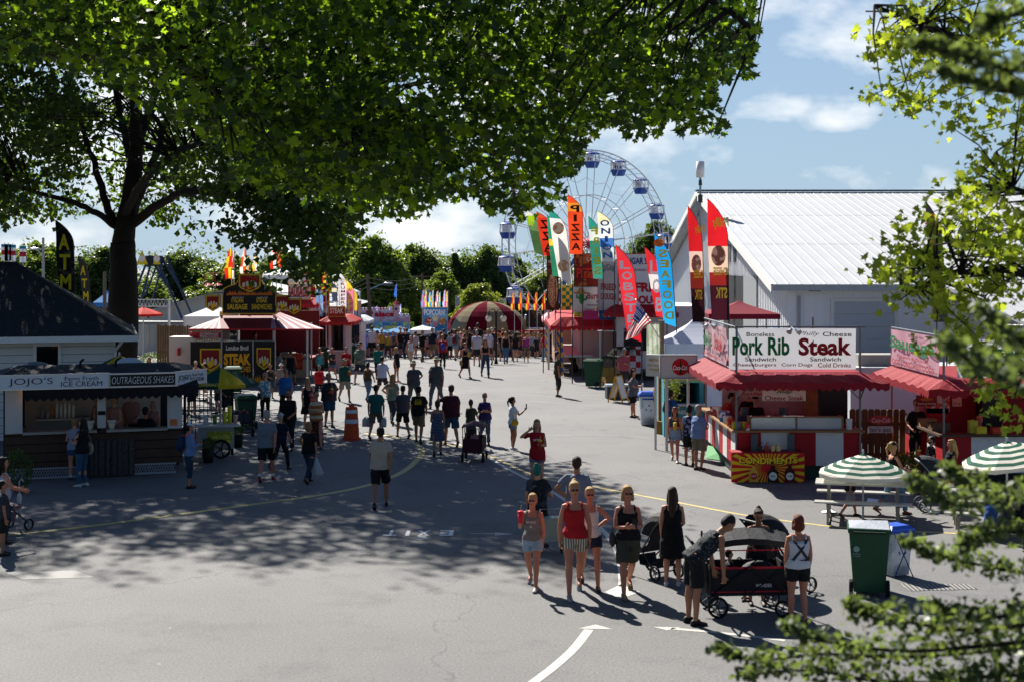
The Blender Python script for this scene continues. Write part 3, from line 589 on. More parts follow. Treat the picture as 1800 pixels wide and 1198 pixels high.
# hanging basket of yellow flowers
c = P(1183,680,42); t = thing('hanging_basket','hanging basket of yellow flowers left of the soda sign','plant',c); rg = np.random.RandomState(4)
p_ = rg.normal(size=(500,3))*np.array([.13,.13,.2]); link('foliage',leaf_mesh('basket',p_,.05,bgm,OVAL,.5,rg),t); link('flowers',leaf_mesh('basket_flowers',p_[:60]*1.1+np.array([0,0,.1]),.06,[mat('e5b416')],OVAL,.5,rg),t); mb = MB(); mb.tube([(0,0,0),(0,0,.55)],.006,4); mb.build('hook',steel,t)
# palm like plants in pots
for x,y,hh,lb in ((1078,676,1.5,'palm plant in a blue pot behind the green trash bin'),(1097,672,1.9,'taller palm plant behind the blue potted one')):
    c = G(x,y); t = thing('potted_palm',lb,'potted plant',c); mb = MB(); mb.cyl(0,0,0,.35,.16,.22,16); mb.build('pot',mat('2c5f86'),t,True)
    mb = MB(); mb.tube([(0,0,.3),(.02,0,hh*.75)],[.06,.04]); mb.build('trunk',mat('5d4a33',bump=.8),t)
    mb = MB()
    for k in range(16):
        a = k*2.4; q = [Vector((math.cos(a)*s*.75,math.sin(a)*s*.75,hh*.75+.75*s-1.0*s*s)) for s in (0,.25,.5,.75,1)]; mb.tube(q,.008,4); d = Vector((-math.sin(a),math.cos(a),0))
        for i in range(14):
            s = .15+i*.06; p = Vector((math.cos(a)*s*.75,math.sin(a)*s*.75,hh*.75+.75*s-1.0*s*s)); w = .2*(1-abs(s-.5)*.9)
            for e in (-1,1): mb.add([p,p+d*e*w*.5+Vector((math.cos(a)*.04,math.sin(a)*.04,-.03)),p+d*e*w+Vector((math.cos(a)*.08,math.sin(a)*.08,-.1)),p+Vector((math.cos(a)*.025,math.sin(a)*.025,0))],[(0,1,2,3)])
    mb.build('fronds',mat('22391c',var=.3,tr=.2),t)
# ================================================================ ICE CREAM TRAILER
boards = mat('4a362b',rough=.8,var=.5,scale=4,bump=.5,pat='groove',h2='0c0908',ps=4.6,axis=2)
blk = mat('101114',rough=.8,var=.3); blkcloth = mat('17181d',rough=.85,var=.4,bump=.6,scale=5); wood = mat('8a6844',rough=.75,var=.35,scale=5,bump=.3)
whitep = mat('bfc0be',rough=.5,var=.05); grey = mat('6d7074',rough=.6); red = mat('a3161f',rough=.65,var=.15); alu = mat('b8bbbe',rough=.35,metal=.7,var=.08)
yaw = R(18); ox,oy = -12.25,34.3; IC = thing('ice_cream_trailer','dark wooden ice cream trailer with white lattice skirt and scalloped black awning','food trailer',(ox,oy,0),yaw)
Lf = 4.2
mb = MB(); mb.box(0,Lf,0,.08,.28,1.12); mb.box(0,.5,.0,.08,1.12,1.3); mb.build('front_panel',boards,IC)
mb = MB(); mb.box(0,Lf,2.3,2.38,.28,2.4); mb.box(-.02,.05,.085,2.3,.28,2.4); mb.box(.06,Lf-.06,.085,2.295,.2,.3); mb.box(Lf-.05,Lf+.02,.085,2.3,.28,1.1); mb.build('body',mat('231f1f',var=.2),IC)
for q in ((.02,.42,-.012,-.002,1.13),(3.84,Lf,-.012,.07,1.13),(2.16,2.36,-.015,.06,1.2)): mb = MB(); mb.box(*q,2.3); mb.build('pier_panel',whitep,IC)
mb = MB(); mb.box(.44,3.82,2.1,2.28,.4,2.3); mb.build('back_wall',mat('c0b0a0',var=.15),IC)
mb = MB(); mb.box(.42,2.15,-.12,.35,1.1,1.16); mb.box(2.37,3.84,-.12,.35,1.1,1.16); mb.box(.7,2.0,1.3,1.8,1.28,1.33); mb.build('counter',mat('9b948b',rough=.4),IC)
mb = MB(); n = 30
for k in range(3):
    pass
mb.add([(-.3,-.45,2.42),(Lf+.1,-.45,2.42),(Lf+.55,2.6,2.5),(-.2,2.6,2.5),(.3,.9,2.72),(Lf-.1,.9,2.72)],[(0,1,5,4),(1,2,5),(2,3,4,5),(3,0,4),(3,2,1,0)])
rf = mb.build('roof',mat('23282f',rough=.7,var=.25,bump=.3),IC)
mb = MB(); mb.ell((.7,1.3,2.66),(.35,.35,.12),16,6); mb.build('roof_vent',mat('5a646c',rough=.4),rf,True)
mb = MB(); mb.ell((3.0,1.5,2.68),(.35,.35,.14),16,6); mb.build('roof_vent',mat('aeb4ba',rough=.4),rf,True)
mb = MB()
for x in (1.75,2.6): mb.tube([(x,.6,2.6),(x+.03,.6,2.8),(x+.1,.55,2.86)],.03); mb.box(x-.12,x+.12,.54,.66,2.6,2.64)
mb.build('roof_latch',blk,rf)
# scalloped awning skirt
mb = MB(); ns = 22; pts = []
for i in range(ns*6+1):
    t = i/6; z = 2.02-.07*abs(math.sin(math.pi*t)); pts.append((.45+(Lf-.1)*i/(ns*6),z))
for i in range(len(pts)-1):
    (xa,za),(xb,zb) = pts[i],pts[i+1]; ya = -.62+.03*math.sin(i*.9); yb = -.62+.03*math.sin((i+1)*.9)
    mb.add([(xa,ya,za),(xb,yb,zb),(xb,-.6,2.24),(xa,-.6,2.24)],[(0,1,2,3)])
mb.add([(.45,-.6,2.24),(Lf+.35,-.6,2.24),(Lf+.35,-.1,2.36),(.45,-.1,2.36)],[(0,1,2,3)])
aw = mb.build('awning',blkcloth,IC)
mb = MB(); 
for x in (.5,2.3,Lf+.3): mb.tube([(x,-.6,2.23),(x,0,2.0)],.012,5)
mb.build('awning_arm',alu,aw)
def board(parent,name,x0,x1,z0,z1,y,m,t=.04,T=None,frame=None,r=0):
    mb = MB(); mb.box(x0,x1,y,y+t,z0,z1)
    if T: mb.v = [tuple(T @ Vector(p)) for p in mb.v]
    o = mb.build(name,m,parent)
    if frame:
        mb = MB(); f = .035; mb.box(x0-f,x0,y-.01,y+t,z0-f,z1+f); mb.box(x1,x1+f,y-.01,y+t,z0-f,z1+f); mb.box(x0,x1,y-.01,y+t,z0-f,z0); mb.box(x0,x1,y-.01,y+t,z1,z1+f)
        if T: mb.v = [tuple(T @ Vector(p)) for p in mb.v]
        mb.build('frame',frame,o)
    return o
wsign = mat('c9d0da',rough=.4,var=.03)
s = board(IC,'sign_board',-.12,2.40,2.27,2.57,-.66,wsign,frame=alu)
words(s,'14161c',[("JOJO'S",.62,2.42,1.0,.2,dict(bold=-.005)),('Farm Fresh',1.78,2.485,.78,.09,dict(bold=.0)),('ICE CREAM',1.78,2.355,.95,.12,dict(bold=.0))],y=-.668)
s = board(IC,'sign_board',2.44,3.98,2.27,2.55,-.66,mat('0c0d10',rough=.4),frame=alu)
words(s,'cdd2d8',[('OUTRAGEOUS SHAKES',3.21,2.41,1.46,.17,dict(bold=-.01,shear=.15))],y=-.668)
T_ = Matrix.Translation((4.0,-.64,0)) @ Matrix.Rotation(R(42),4,'Z')
s = board(IC,'sign_board',0.02,1.05,2.27,2.56,0,wsign,T=T_,frame=alu)
words(s,'3a3f4a',[("JOJO'S",.3,2.41,.46,.17),('Farm Fresh',.76,2.475,.4,.08),('ICE CREAM',.76,2.36,.44,.1)],T=T_,y=-.008)
# lattice skirt
for (a,b) in ((.12,1.75),(3.0,4.05)):
    mb = MB(); mb.box(a,b,-.06,-.045,.02,.07); mb.box(a,b,-.06,-.045,.25,.29); k = int((b-a)/.062)
    for i in range(k): x = a+i*.062; mb.add([(x,-.05,.07),(x+.018,-.05,.07),(x+.098,-.05,.25),(x+.08,-.05,.25)],[(0,1,2,3)]); mb.add([(x+.08,-.053,.07),(x+.098,-.053,.07),(x+.018,-.053,.25),(x,-.053,.25)],[(0,1,2,3)])
    mb.build('lattice_skirt',mat('90939a',var=.05),IC)
mb = MB(); r_ = []
for i in range(25): x = 1.72+i*.055; r_.append((x,-.14+.03*math.sin(i*1.9)))
for i in range(24): mb.add([(r_[i][0],r_[i][1],.03),(r_[i+1][0],r_[i+1][1],.03),(r_[i+1][0],r_[i+1][1]+.05,.92),(r_[i][0],r_[i][1]+.05,.92)],[(0,1,2,3)])
mb.build('tarp',mat('1c1d22',rough=.3,var=.3,bump=.8,spec=.5),IC)
mb = MB(); mb.box(3.9,4.08,-.02,-.013,1.2,1.36); mb.build('notice',mat('d2743c'),IC)
mb = MB(); mb.box(2.17,2.35,-.022,-.016,1.52,1.62); mb.build('notice',blk,IC)
mb = MB(); mb.ell((.62,-.2,2.05),(.03,.03,.07),8,6); mb.tube([(.62,-.2,2.1),(.62,-.2,2.3)],.008,4)
lm = mb.build('lamp',mat('ffb347',emit=5),IC,True)
mb = MB(); mb.ell((.92,.5,1.98),(.03,.03,.05),8,6); mb.build('lamp',mat('ffb347',emit=3),IC,True)
# things on the counters
def at(o,x,y,z): return o.matrix_basis @ Vector((x,y,z))
rg = random.Random(3)
def place(name,label,cat,mb,m,parent_,x,y,z,group=None,smooth=True):
    o = mb.build(name,m,None,smooth); o.location = at(parent_,x,y,z) if parent_ else (x,y,z); o.rotation_euler.z = parent_.rotation_euler.z if parent_ else 0; return tag(o,label,cat,group)
for i,(x,hgt,r,cl) in enumerate([(1.0,.16,.035,'9a9ea3'),(1.1,.3,.03,'b5752e'),(1.22,.38,.035,'c6c9cc'),(1.32,.33,.035,'cfc9bf'),(1.42,.36,.035,'ddd5c6'),(1.52,.34,.035,'d8cdb9'),(1.62,.3,.035,'d8cdb9'),(.86,.28,.05,'7d8388')]):
    mb = MB(); mb.cyl(0,0,0,hgt,r,r*1.1,12); mb.cyl(0,0,hgt+.001,hgt+.05,r*.5,r*.3,8)
    place('container' if i < 3 else 'cup_stack',['small steel canister at the left of the trailer back counter','amber syrup bottle on the trailer back counter','tall steel canister next to the amber bottle','steel shaker standing fourth on the back counter','first tall cream cup stack right of the steel shaker','middle cream cup stack on the trailer back counter','rightmost cream cup stack on the trailer back counter','wide grey jar at the far left of the back counter'][i],'container',mb,mat(cl,rough=.35,var=.05),IC,x,1.5,1.33)
for i,x in enumerate((1.98,2.5)):
    mb = MB(); mb.cyl(0,0,0,.16,.06,.08,14); mb.box(-.11,.11,-.03,.03,.19,.23); mb.cyl(0,0,.161,.19,.09,.1,14)
    place('spoon_cup',['cup of plastic spoons left of the white pier on the counter','cup of plastic spoons right of the white pier on the counter'][i],'cup',mb,mat('c9c3b6'),IC,x,-.02,1.16)
# slim iron railing beside the trailer
rl = thing('railing','black iron railing right of the ice cream trailer','railing',(PX(330,39),39,0)); mb = MB()
for i in range(11): mb.tube([(i*.11,0,.25),(i*.11,0,1.95)],.012,5)
mb.box(-.05,1.2,-.02,.02,1.9,1.95); mb.box(-.05,1.2,-.02,.02,.3,.35); mb.build('bars',blk,rl)
for q in (-.08,1.22): mb = MB(); mb.tube([(q,0,0),(q,0,2.05)],.04); mb.build('post',blk,rl)
# ================================================================ UMBRELLAS
def umbrella(x,y,Y,wpx,label,cols,legh=None,n=8,stripe=False,tilt=0,name='parasol',valance=.09,txt=None,h=.42,zbase=0,group=None):
    """x, y: the parasol's tip in the photo, Y its distance"""
    tip = P(x,y,Y); w = wpx/2500*Y/2; zb = zbase+gz(Y); u = thing(name,label,'parasol',(tip.x,tip.y,zb),R(8),group); H = tip.z-zb
    Tm = Matrix.Translation((0,0,H)) @ Matrix.Rotation(tilt,4,'Y')
    mb = MB(); mb.tube([(0,0,0),(0,0,H+.04)],.022,8); mb.cyl(0,0,H*.45,H*.47,.035,.035,8); mb.build('pole',whitep if stripe else alu,u)
    mb = MB(); K = 10; ms = [mat(c,tr=.35,var=.08,rough=.8) for c in cols]
    for j in range(n):
        a0,a1 = 2*math.pi*j/n,2*math.pi*(j+1)/n
        for i in range(K):
            s0,s1 = i/K,(i+1)/K; f = lambda s: -h*w*(.72*s+.28*s*s)
            q = []
            for s_,aa in ((s0,a0),(s1,a0),(s1,(a0+a1)/2),(s1,a1),(s0,a1),(s0,(a0+a1)/2)):
                sag = .03*w*s_ if aa == (a0+a1)/2 else 0; rr = w*s_*(math.cos((a1-a0)/2)+.02 if aa == (a0+a1)/2 else 1); q.append(Tm @ Vector((rr*math.cos(aa),rr*math.sin(aa),f(s_)-sag)))
            mi = (i % 2) if stripe else j % len(cols)
            mb.add(q,[(0,1,2,5),(5,2,3,4)],mi)
        z = f(1); q = [Tm @ Vector((w*1.0*math.cos(a),w*1.0*math.sin(a),zz)) for a,zz in ((a0,z),(a1,z),(a1,z-valance),(a0,z-valance))]
        mb.add(q,[(0,3,2,1)],1 if stripe else j % len(cols))
    cn = mb.build('canopy',ms,u)
    mb = MB()
    for j in range(n): a = 2*math.pi*j/n; mb.tube([Tm @ Vector((.03*math.cos(a),.03*math.sin(a),-.03)),Tm @ Vector((w*.97*math.cos(a),w*.97*math.sin(a),-h*w-.01))],.007,4)
    mb.build('ribs',alu,u); mb = MB(); mb.cyl(0,0,H,H+.09,.03,.02,8); mb.build('finial',whitep,u)
    return u,w,H
green,cream = '0f5b45','e6e2d4'
umbrella(1517,797,29.2,160,'green and white striped parasol over the nearer picnic table',(green,cream),stripe=True,n=8,h=.40)
umbrella(1770,775,29.6,172,'green and white striped parasol behind the shrub branches at the right edge',(green,cream),stripe=True,n=8,h=.36,tilt=R(-10))
ym,gm_ = 'cfb526','0d4f48'
u1,w1,H1 = umbrella(388,645,38.5,128,'green and yellow parasol over the lemonade cart',(ym,gm_),n=8,h=.42)
a1 = math.atan2(-1,.02)
Tq = Matrix.Translation((-.2,-w1*.97,H1-.42*w1-.03)) @ Matrix.Rotation(R(-22),4,'X')
words(u1,'d9c22a',[('LEMONADE',-.05,.045,.62,.09)],T=Tq,y=-.03)
umbrella(210,624,41.0,86,'green and yellow parasol behind the ice cream trailer roof',(gm_,ym,gm_,ym),n=8,h=.5)
umbrella(252,540,58,66,'red table umbrella left of the fence behind the cottage',('d8281e','e03a2a'),n=8,h=.35)
umbrella(228,543,60,44,'smaller red umbrella peeking over the cottage roof',('c9241c','d8382a'),n=8,h=.35)
# ================================================================ LEMONADE CART
c = G(385,800); LC = thing('lemonade_cart','white lemonade cart with spoked wheel and lemon picture','cart',(c.x,c.y-.3,0),R(14))
mb = MB(); mb.box(-.5,.45,-.3,.35,.25,.85); mb.build('body',mat('9a9c9a',var=.1),LC); mb = MB(); mb.box(-.62,.62,-.42,.45,.855,.9); mb.build('counter',mat('c3c6c6'),LC)
mb = MB(); mb.wheel((.1,-.36,.26),.26,.03,'y',20,0); mb.build('wheel',blk,LC)
mb = MB(); mb.box(-.25,.4,-.315,-.303,.42,.74); pn = mb.build('picture',mat('8b9636',pat='blotch',h2='d9cf4a',ps=5),LC); words(pn,'e7dc60',[('LEMONADE',.08,.58,.5,.1)],y=-.32)
for i,(x,hh,cl,lb) in enumerate([(.35,.45,'d6d034','tall yellow cup stack'),(.22,.3,'d6d034','short yellow cup stack'),(-.3,.2,'cfd6d8','clear juice jug'),(-.05,.22,'6a8b3a','green bottle'),(.5,.2,'d8a3a0','pink cup')]):
    mb = MB(); mb.cyl(0,0,0,hh,.05,.06,12); mb.cyl(0,0,hh,hh+.02,.065,.065,12); place('cup_stack' if 'stack' in lb else 'bottle',lb+' on the lemonade cart counter','drink ware',mb,mat(cl,rough=.3),LC,x,.05,.9)
# ================================================================ PORK RIB STALL
rw = [mat('a8141d',rough=.6,var=.12,bump=.3,tr=.1),mat('d8d9d8',rough=.6,var=.06,bump=.3,tr=.1)]
awr = mat('94182a',rough=.7,var=.25,bump=.5,tr=.3); poleM = mat('6f7275',rough=.4,metal=.6)
PR = thing('pork_rib_stall','red and white striped food stall with pork rib and steak banner','food stall',(5.42,34.5,0)); Wd = 3.05; Dp = 5.4
mb = MB(); xs = [0,.18,.62,.82,1.32,1.98,2.62,Wd]; xs = [0,.62,1.30,1.95,2.62,Wd]
for i in range(len(xs)-1): mb.box(xs[i]+(.001 if i else 0),xs[i+1],0,.04,.34,1.16,(i) % 2)
for i in range(8): y0 = .04+i*Dp/8; mb.box(-.0,.04,y0,y0+Dp/8-.001,.34,1.16,1-i % 2)
mb.box(Wd-.04,Wd,.045,Dp,.34,1.16,0); mb.build('skirt',rw,PR)
mb = MB(); mb.box(.1,Wd-.05,.08,Dp,0.02,.335); mb.build('base',mat('1c3a2a',var=.3),PR)
mb = MB(); mb.box(-.12,Wd+.05,-.18,.38,1.165,1.21); mb.box(-.14,.38,.385,Dp,1.165,1.21); mb.build('counter',wood,PR)
gl = mat('aab2b5',rough=.12,spec=.8,var=.05)
mb = MB(); mb.box(.4,2.6,.1,.12,1.215,1.48); mb.box(.4,2.6,.105,.5,1.481,1.5); gcase = mb.build('display_case',gl,PR)
mb = MB(); mb.box(.36,.4,.08,.52,1.213,1.52); mb.box(2.6,2.64,.08,.52,1.213,1.52); mb.box(1.48,1.52,.08,.099,1.213,1.5); mb.box(.4,2.6,.06,.099,1.5,1.53); mb.build('frame',wood,gcase)
posts = [(.02,-.02),(Wd-.03,-.02),(.02,Dp),(Wd-.03,Dp)]
for p in posts: mb = MB(); mb.tube([(p[0],p[1],0),(p[0],p[1],PZ(572,34.5))],.028); mb.build('post',poleM,PR)
def awning(parent,x0,x1,y0,y1,zt,zb,over,m,sc=.08,n=22,sides='fl',name='awning'):
    mb = MB(); A_ = [(x0,y0),(x1,y0),(x1,y1),(x0,y1)]; B_ = [(x0-over,y0-over),(x1+over,y0-over),(x1+over,y1+over*.3),(x0-over,y1+over*.3)]
    mb.add([(a,b,zt) for a,b in A_],[(0,1,2,3)])
    for i in range(4):
        j = (i+1) % 4; K = n
        for k in range(K):
            t0,t1 = k/K,(k+1)/K; la = lambda p,q,t: (p[0]+(q[0]-p[0])*t,p[1]+(q[1]-p[1])*t)
            a0,a1 = la(A_[i],A_[j],t0),la(A_[i],A_[j],t1); b0,b1 = la(B_[i],B_[j],t0),la(B_[i],B_[j],t1)
            w0,w1 = .03*math.sin(k*1.7),.03*math.sin((k+1)*1.7)
            mb.add([(a0[0],a0[1],zt),(b0[0],b0[1],zb+w0),(b1[0],b1[1],zb+w1),(a1[0],a1[1],zt)],[(0,1,2,3)])
            m0,m1 = (b0[0]+b1[0])/2,(b0[1]+b1[1])/2
            mb.add([(b0[0],b0[1],zb+w0),(b0[0],b0[1],zb+w0-.13),(m0,m1,zb-.13-sc),(b1[0],b1[1],zb+w1-.13),(b1[0],b1[1],zb+w1)],[(0,1,2,3,4)])
    return mb.build(name,m,parent)
awning(PR,0,Wd,0,Dp,2.62,2.40,.55,awr)
mb = MB()
for x in (.02,Wd-.03): mb.tube([(x,-.02,1.95),(x+.45*(1 if x < 1 else -1),-.02,2.38)],.015,5); mb.tube([(x,-.02,1.95),(x,-.5,2.3)],.015,5)
mb.build('brace',poleM,PR)
def banner(parent,x0,x1,z0,z1,y,m,T=None,name='banner',wav=.015):
    mb = MB(); nx,nz_ = 24,6
    for i in range(nx+1):
        for j in range(nz_+1):
            x = x0+(x1-x0)*i/nx; z = z0+(z1-z0)*j/nz_; mb.v.append((x,y+wav*math.sin(i*.8+j*.5)*math.sin(math.pi*j/nz_),z))
    for i in range(nx):
        for j in range(nz_): a = i*(nz_+1)+j; mb.f.append((a,a+nz_+1,a+nz_+2,a+1)); mb.m.append(0)
    if T: mb.v = [tuple(T @ Vector(p)) for p in mb.v]
    return mb.build(name,m,parent,True)
vinyl = mat('d5d8da',rough=.5,var=.03,tr=.25); gr_,rd_,bk_ = '0a6b3c','9c1220','15171b'
z0b,z1b = 2.68,3.66; bx0,bx1 = PX(1281,34.5)-5.42,PX(1504,34.5)-5.42
b = banner(PR,bx0,bx1,z0b,z1b,-.03,vinyl); wB = bx1-bx0; sB = wB/635.
def bz(items,colr,par=b,T=None): return words(par,colr,items,T=T,y=-.062)
def X_(p): return bx0+(p-278)*sB/1.0
def Z_(p): return z1b-(p-60)*(z1b-z0b)/212.
bz([('Boneless',X_(434),Z_(90),138*sB,.10),('Sandwich',X_(435),Z_(219),155*sB,.10),('Cheese',X_(818),Z_(89),145*sB,.11),('Philly',X_(678),Z_(89),105*sB,.13,dict(bold=-.005,shear=.4)),('Sandwich',X_(760),Z_(219),155*sB,.10)],bk_)
bz([('Pork',X_(372),Z_(152),155*sB,.44,dict(bold=.03)),('Rib',X_(526),Z_(152),108*sB,.44,dict(bold=.03))],gr_)
bz([('Steak',X_(757),Z_(154),265*sB,.43,dict(bold=.035)),('Cheeseburgers',X_(406),Z_(250),215*sB,.105),('Corn Dogs',X_(617),Z_(250),155*sB,.105),('Cold Drinks',X_(804),Z_(250),165*sB,.105)],rd_)
mb = MB(); mb.tube([(-.1,-.02,3.7),(Wd+.1,-.02,3.7)],.02); mb.tube([(-.02,-.1,3.7),(-.02,Dp,3.7)],.02); mb.tube([(-.02,-.1,2.66),(-.02,Dp,2.66)],.015); mb.build('top_rail',poleM,PR)
pink = mat('dcb9bf',rough=.5,var=.05,tr=.4)
b2 = banner(PR,-5.2,-1.2,z0b,z1b-.05,-.05,pink,T=SIDE,wav=.05)
words(b2,gr_,[('Pork Rib',-4.2,3.2,1.5,.42,dict(bold=.03))],T=SIDE,y=-.12); words(b2,rd_,[('Steak',-2.1,3.2,1.4,.42,dict(bold=.03)),('Cheeseburgers',-3.3,2.8,3,.1)],T=SIDE,y=-.12); words(b2,bk_,[('Boneless',-4.2,3.52,.9,.1),('Philly Cheese',-2.2,3.52,1.3,.1),('Sandwich',-4.2,2.93,.9,.08),('Sandwich',-2.1,2.93,.9,.08)],T=SIDE,y=-.12)
def floodlight(parent,x,y,z):
    mb = MB(); mb.tube([(x,y,z),(x+.03,y-.12,z-.05)],.012,5); fl = mb.build('flood_light',alu,parent)
    mb = MB(); mb.tube([(x-.03,y-.12,z-.05),(x-.1,y-.2,z-.12)],[.04,.07],10); mb.tube([(x+.08,y-.12,z-.05),(x+.15,y-.2,z-.12)],[.04,.07],10); mb.build('lamp_head',alu,fl)
floodlight(PR,1.35,-.05,3.7); floodlight(PR,-.25,3,3.68)
s = board(PR,'hanging_sign',PX(1341,35)-5.42,PX(1417,35)-5.42,PZ(704,35),PZ(686,35),.55,mat('d5cfc0')); cxs = (PX(1341,35)+PX(1417,35))/2-5.42
words(s,rd_,[('Cheese Steak',cxs,PZ(699,35),.95,.12)],y=.54); words(s,bk_,[('Philly',cxs,PZ(689.5,35),.4,.08,dict(shear=.4))],y=.54)
s = board(PR,'hanging_sign',PX(1290,37)-5.42,PX(1362,37)-5.42,PZ(694,37),PZ(674,37),2.2,mat('cfc3b8')); words(s,gr_,[('Pork Rib',PX(1330,37)-5.42,PZ(680,37),.8,.15)],y=2.19); words(s,rd_,[('Sandwich',PX(1325,37)-5.42,PZ(689,37),.7,.1)],y=2.19)
mb = MB(); mb.box(PX(1443,38)-5.42,PX(1490,38)-5.42,3.5,3.9,.34,2.45); mb.build('tall_fridge',mat('1b1c20',rough=.4),PR)
mb = MB(); mb.box(PX(1412,38)-5.42,PX(1436,38)-5.42,3.4,3.5,.3,2.5); mb.build('wood_partition',wood,PR)
mb = MB(); mb.box(.3,2.8,4.2,4.3,.3,1.9); mb.build('back_panel',mat('b9aea0'),PR)
for x in (.42,1.3): mb = MB(); mb.box(x-.08,x+.08,-.26,-.19,.78,1.14); mb.box(x-.09,x+.09,-.3,-.2,.60,.775); mb.build('towel_dispenser',mat('3b4652',rough=.3),PR)
# pots on the grill behind the glass
for i,x in enumerate((.7,1.25,1.8,2.2)):
    mb = MB(); mb.box(-.18,.18,-.15,.15,0,.12); mb.ell((0,0,.12),(.15,.12,.05),10,4); place('food_tray',['tray of sausages left in the glass case','tray of peppers second in the glass case','tray of red corn dogs in the glass case','steel tray at the right end of the glass case'][i],'tray',mb,mat(['7a3a1d','a83a18','9c1c18','9a9c9e'][i],bump=.6),PR,x,.32,1.21)
for i,(x,cl) in enumerate([(-.0,'d6c22e'),(.12,'8a8c90'),(.24,'d6c22e'),(-.02,'c9c9c9')]):
    mb = MB(); mb.cyl(0,0,0,.16,.06,.06,12); mb.cyl(0,0,.161,.18,.055,.055,12); place('food_tin',['yellow tin left of the stall corner post','steel pot between the two yellow tins','yellow tin right of the steel pot','white cup at the rear of the side counter'][i],'tin',mb,mat(cl,rough=.35),PR,x,.2 if i < 3 else 2.2,1.21)
for i,(x,y,w,h_,cl,nm,lb) in enumerate([(-.03,.75,.05,.22,'d8341e','sauce_bottle','red sauce bottle on the side counter behind the tins'),(-.03,.95,.05,.22,'e0b82a','sauce_bottle','mustard yellow bottle on the side counter'),(0,1.3,.1,.2,'d8d8d8','napkin_box','white napkin box midway along the side counter'),(0,1.8,.12,.28,'3a6ab0','carton','blue carton on the side counter of the pork rib stall'),(0,2.7,.06,.3,'d8c8a8','cup_stack','tall cream cup stack at the rear of the side counter'),(0,3.3,.14,.24,'b03a2a','carton','red carton farthest back on the side counter'),(2.78,.1,.07,.26,'d8d8dc','cup_stack','white cup stack at the right end of the front counter'),(.28,-.05,.06,.2,'c8302a','sauce_bottle','red bottle by the left corner post on the front counter')]):
    mb = MB(); mb.tube([(0,0,0),(0,0,h_*.7),(0,0,h_*.85),(0,0,h_)],[w,w,w*.6,w*.35] if nm == 'sauce_bottle' else [w,w*1.1,w*1.15,w*1.15],4 if nm in ('carton','napkin_box') else 12); place(nm,lb,nm.replace('_',' '),mb,mat(cl,rough=.4,pat='blotch',h2='e8e0d0',ps=9),PR,x,y,1.21,smooth=False)
for i,(x0,x1,z0,z1,y,c1,tx,tc_) in enumerate([(.55,1.0,1.75,2.1,4.15,'d8d0c4','MENU','a8202a'),(1.1,1.5,1.7,2.15,4.15,'c8402c','FRIES','f0e8d0'),(1.6,1.95,1.75,2.1,4.15,'d8c05a','SODA','22304a')]): q_ = board(PR,'menu_board',x0,x1,z0,z1,y,mat(c1,pat='blotch',h2='b89a80',ps=6)); words(q_,tc_,[(tx,(x0+x1)/2,z1-.1,(x1-x0)*.7,.1)],y=y-.01)
for x0,x1 in ((.45,1.35),(1.45,2.3)): mb = MB(); mb.box(x0,x1,2.2,2.8,.34,1.25); mb.box(x0,x1,2.2,2.8,1.253,1.3); mb.tube([(x0+.2,2.5,1.3),(x0+.2,2.5,1.5)],.12,12); mb.build('grill',mat('55585c',rough=.35,metal=.6),PR)
# condiments table
CT = thing('condiment_table','red and yellow cloth covered table reading condiments','table',(PX(1285,34.1),34.0,0)); cw = PX(1412,34.1)-PX(1285,34.1)
mb = MB(); mb.box(0,cw,0,.5,.70,.735); mb.box(.05,cw-.05,.1,.45,0.0,.69); mb.build('table_top',mat('8f1a1e'),CT)
mb = MB(); mb.box(-.01,cw+.01,-.02,-.005,.02,.72); cl = mb.build('printed_cover',mat('c01c1c',var=.1),CT)
mb = MB()
for k in range(30):                              # sunburst rays
    a = 2*math.pi*k/30; c0 = Vector((cw/2,-.026,.36))
    def clip(a_):
        dx,dz = math.cos(a_),math.sin(a_); t = min(abs((cw/2)/dx) if abs(dx) > 1e-6 else 9,abs(.34/dz) if abs(dz) > 1e-6 else 9); return c0+Vector((dx*t,0,dz*t))
    mb.add([c0+Vector((math.cos(a+.05)*.15,0,math.sin(a+.05)*.08)),clip(a),clip(a+.1)],[(0,1,2)])
mb.build('sunburst',mat('e3b81a',var=.05),cl)
words(cl,'7a1216',[('CONDIMENTS',cw/2+.015,.545,1.43,.17,dict(bold=.05,arc=-.03))],y=-.034); words(cl,'f0d020',[('CONDIMENTS',cw/2,.56,1.4,.15,dict(bold=.03,arc=-.03))],y=-.04)
for x,a_,b_,cc in ((.52,.11,.34,'d9a33a'),(.98,.13,.34,'2a1512'),(1.38,.12,.36,'4a1410')):
    mb = MB(); mb.prism([(x-a_,.03),(x+a_,.03),(x+a_,b_*.8),(x+a_*.4,b_),(x+a_*.35,b_+.08),(x-a_*.35,b_+.08),(x-a_*.4,b_),(x-a_,b_*.8)],-.048,-.042); o = mb.build('bottle_print',mat(cc),cl)
    mb = MB(); mb.tube([(x,-.052,.17),(x,-.049,.17)],a_*.75,18); mb.build('label_print',mat('e8e4da' if cc != 'd9a33a' else 'b5231e'),o)
    words(o,bk_ if cc != 'd9a33a' else 'e8e4da',[({'d9a33a': 'HOT','2a1512': 'BBQ','4a1410': 'TOM'}[cc],x,.17,.11,.05)],y=-.056)
for i,(x,cl_) in enumerate([(.72,'3c1714'),(.87,'a5201c'),(1.02,'d8b878'),(1.15,'d8b878')]):
    mb = MB(); mb.box(-.045,.045,-.045,.045,0,.13); mb.tube([(0,0,.13),(0,0,.2),(.05,0,.2)],.012,6); place('sauce_pump',['brown sauce pump at the left of the condiment table','red sauce pump second from left on the condiment table','tan sauce box left of the other tan one','tan sauce box at the right of the pumps'][i],'sauce pump',mb,mat(cl_,rough=.4),CT,x,.2,.735,smooth=False)
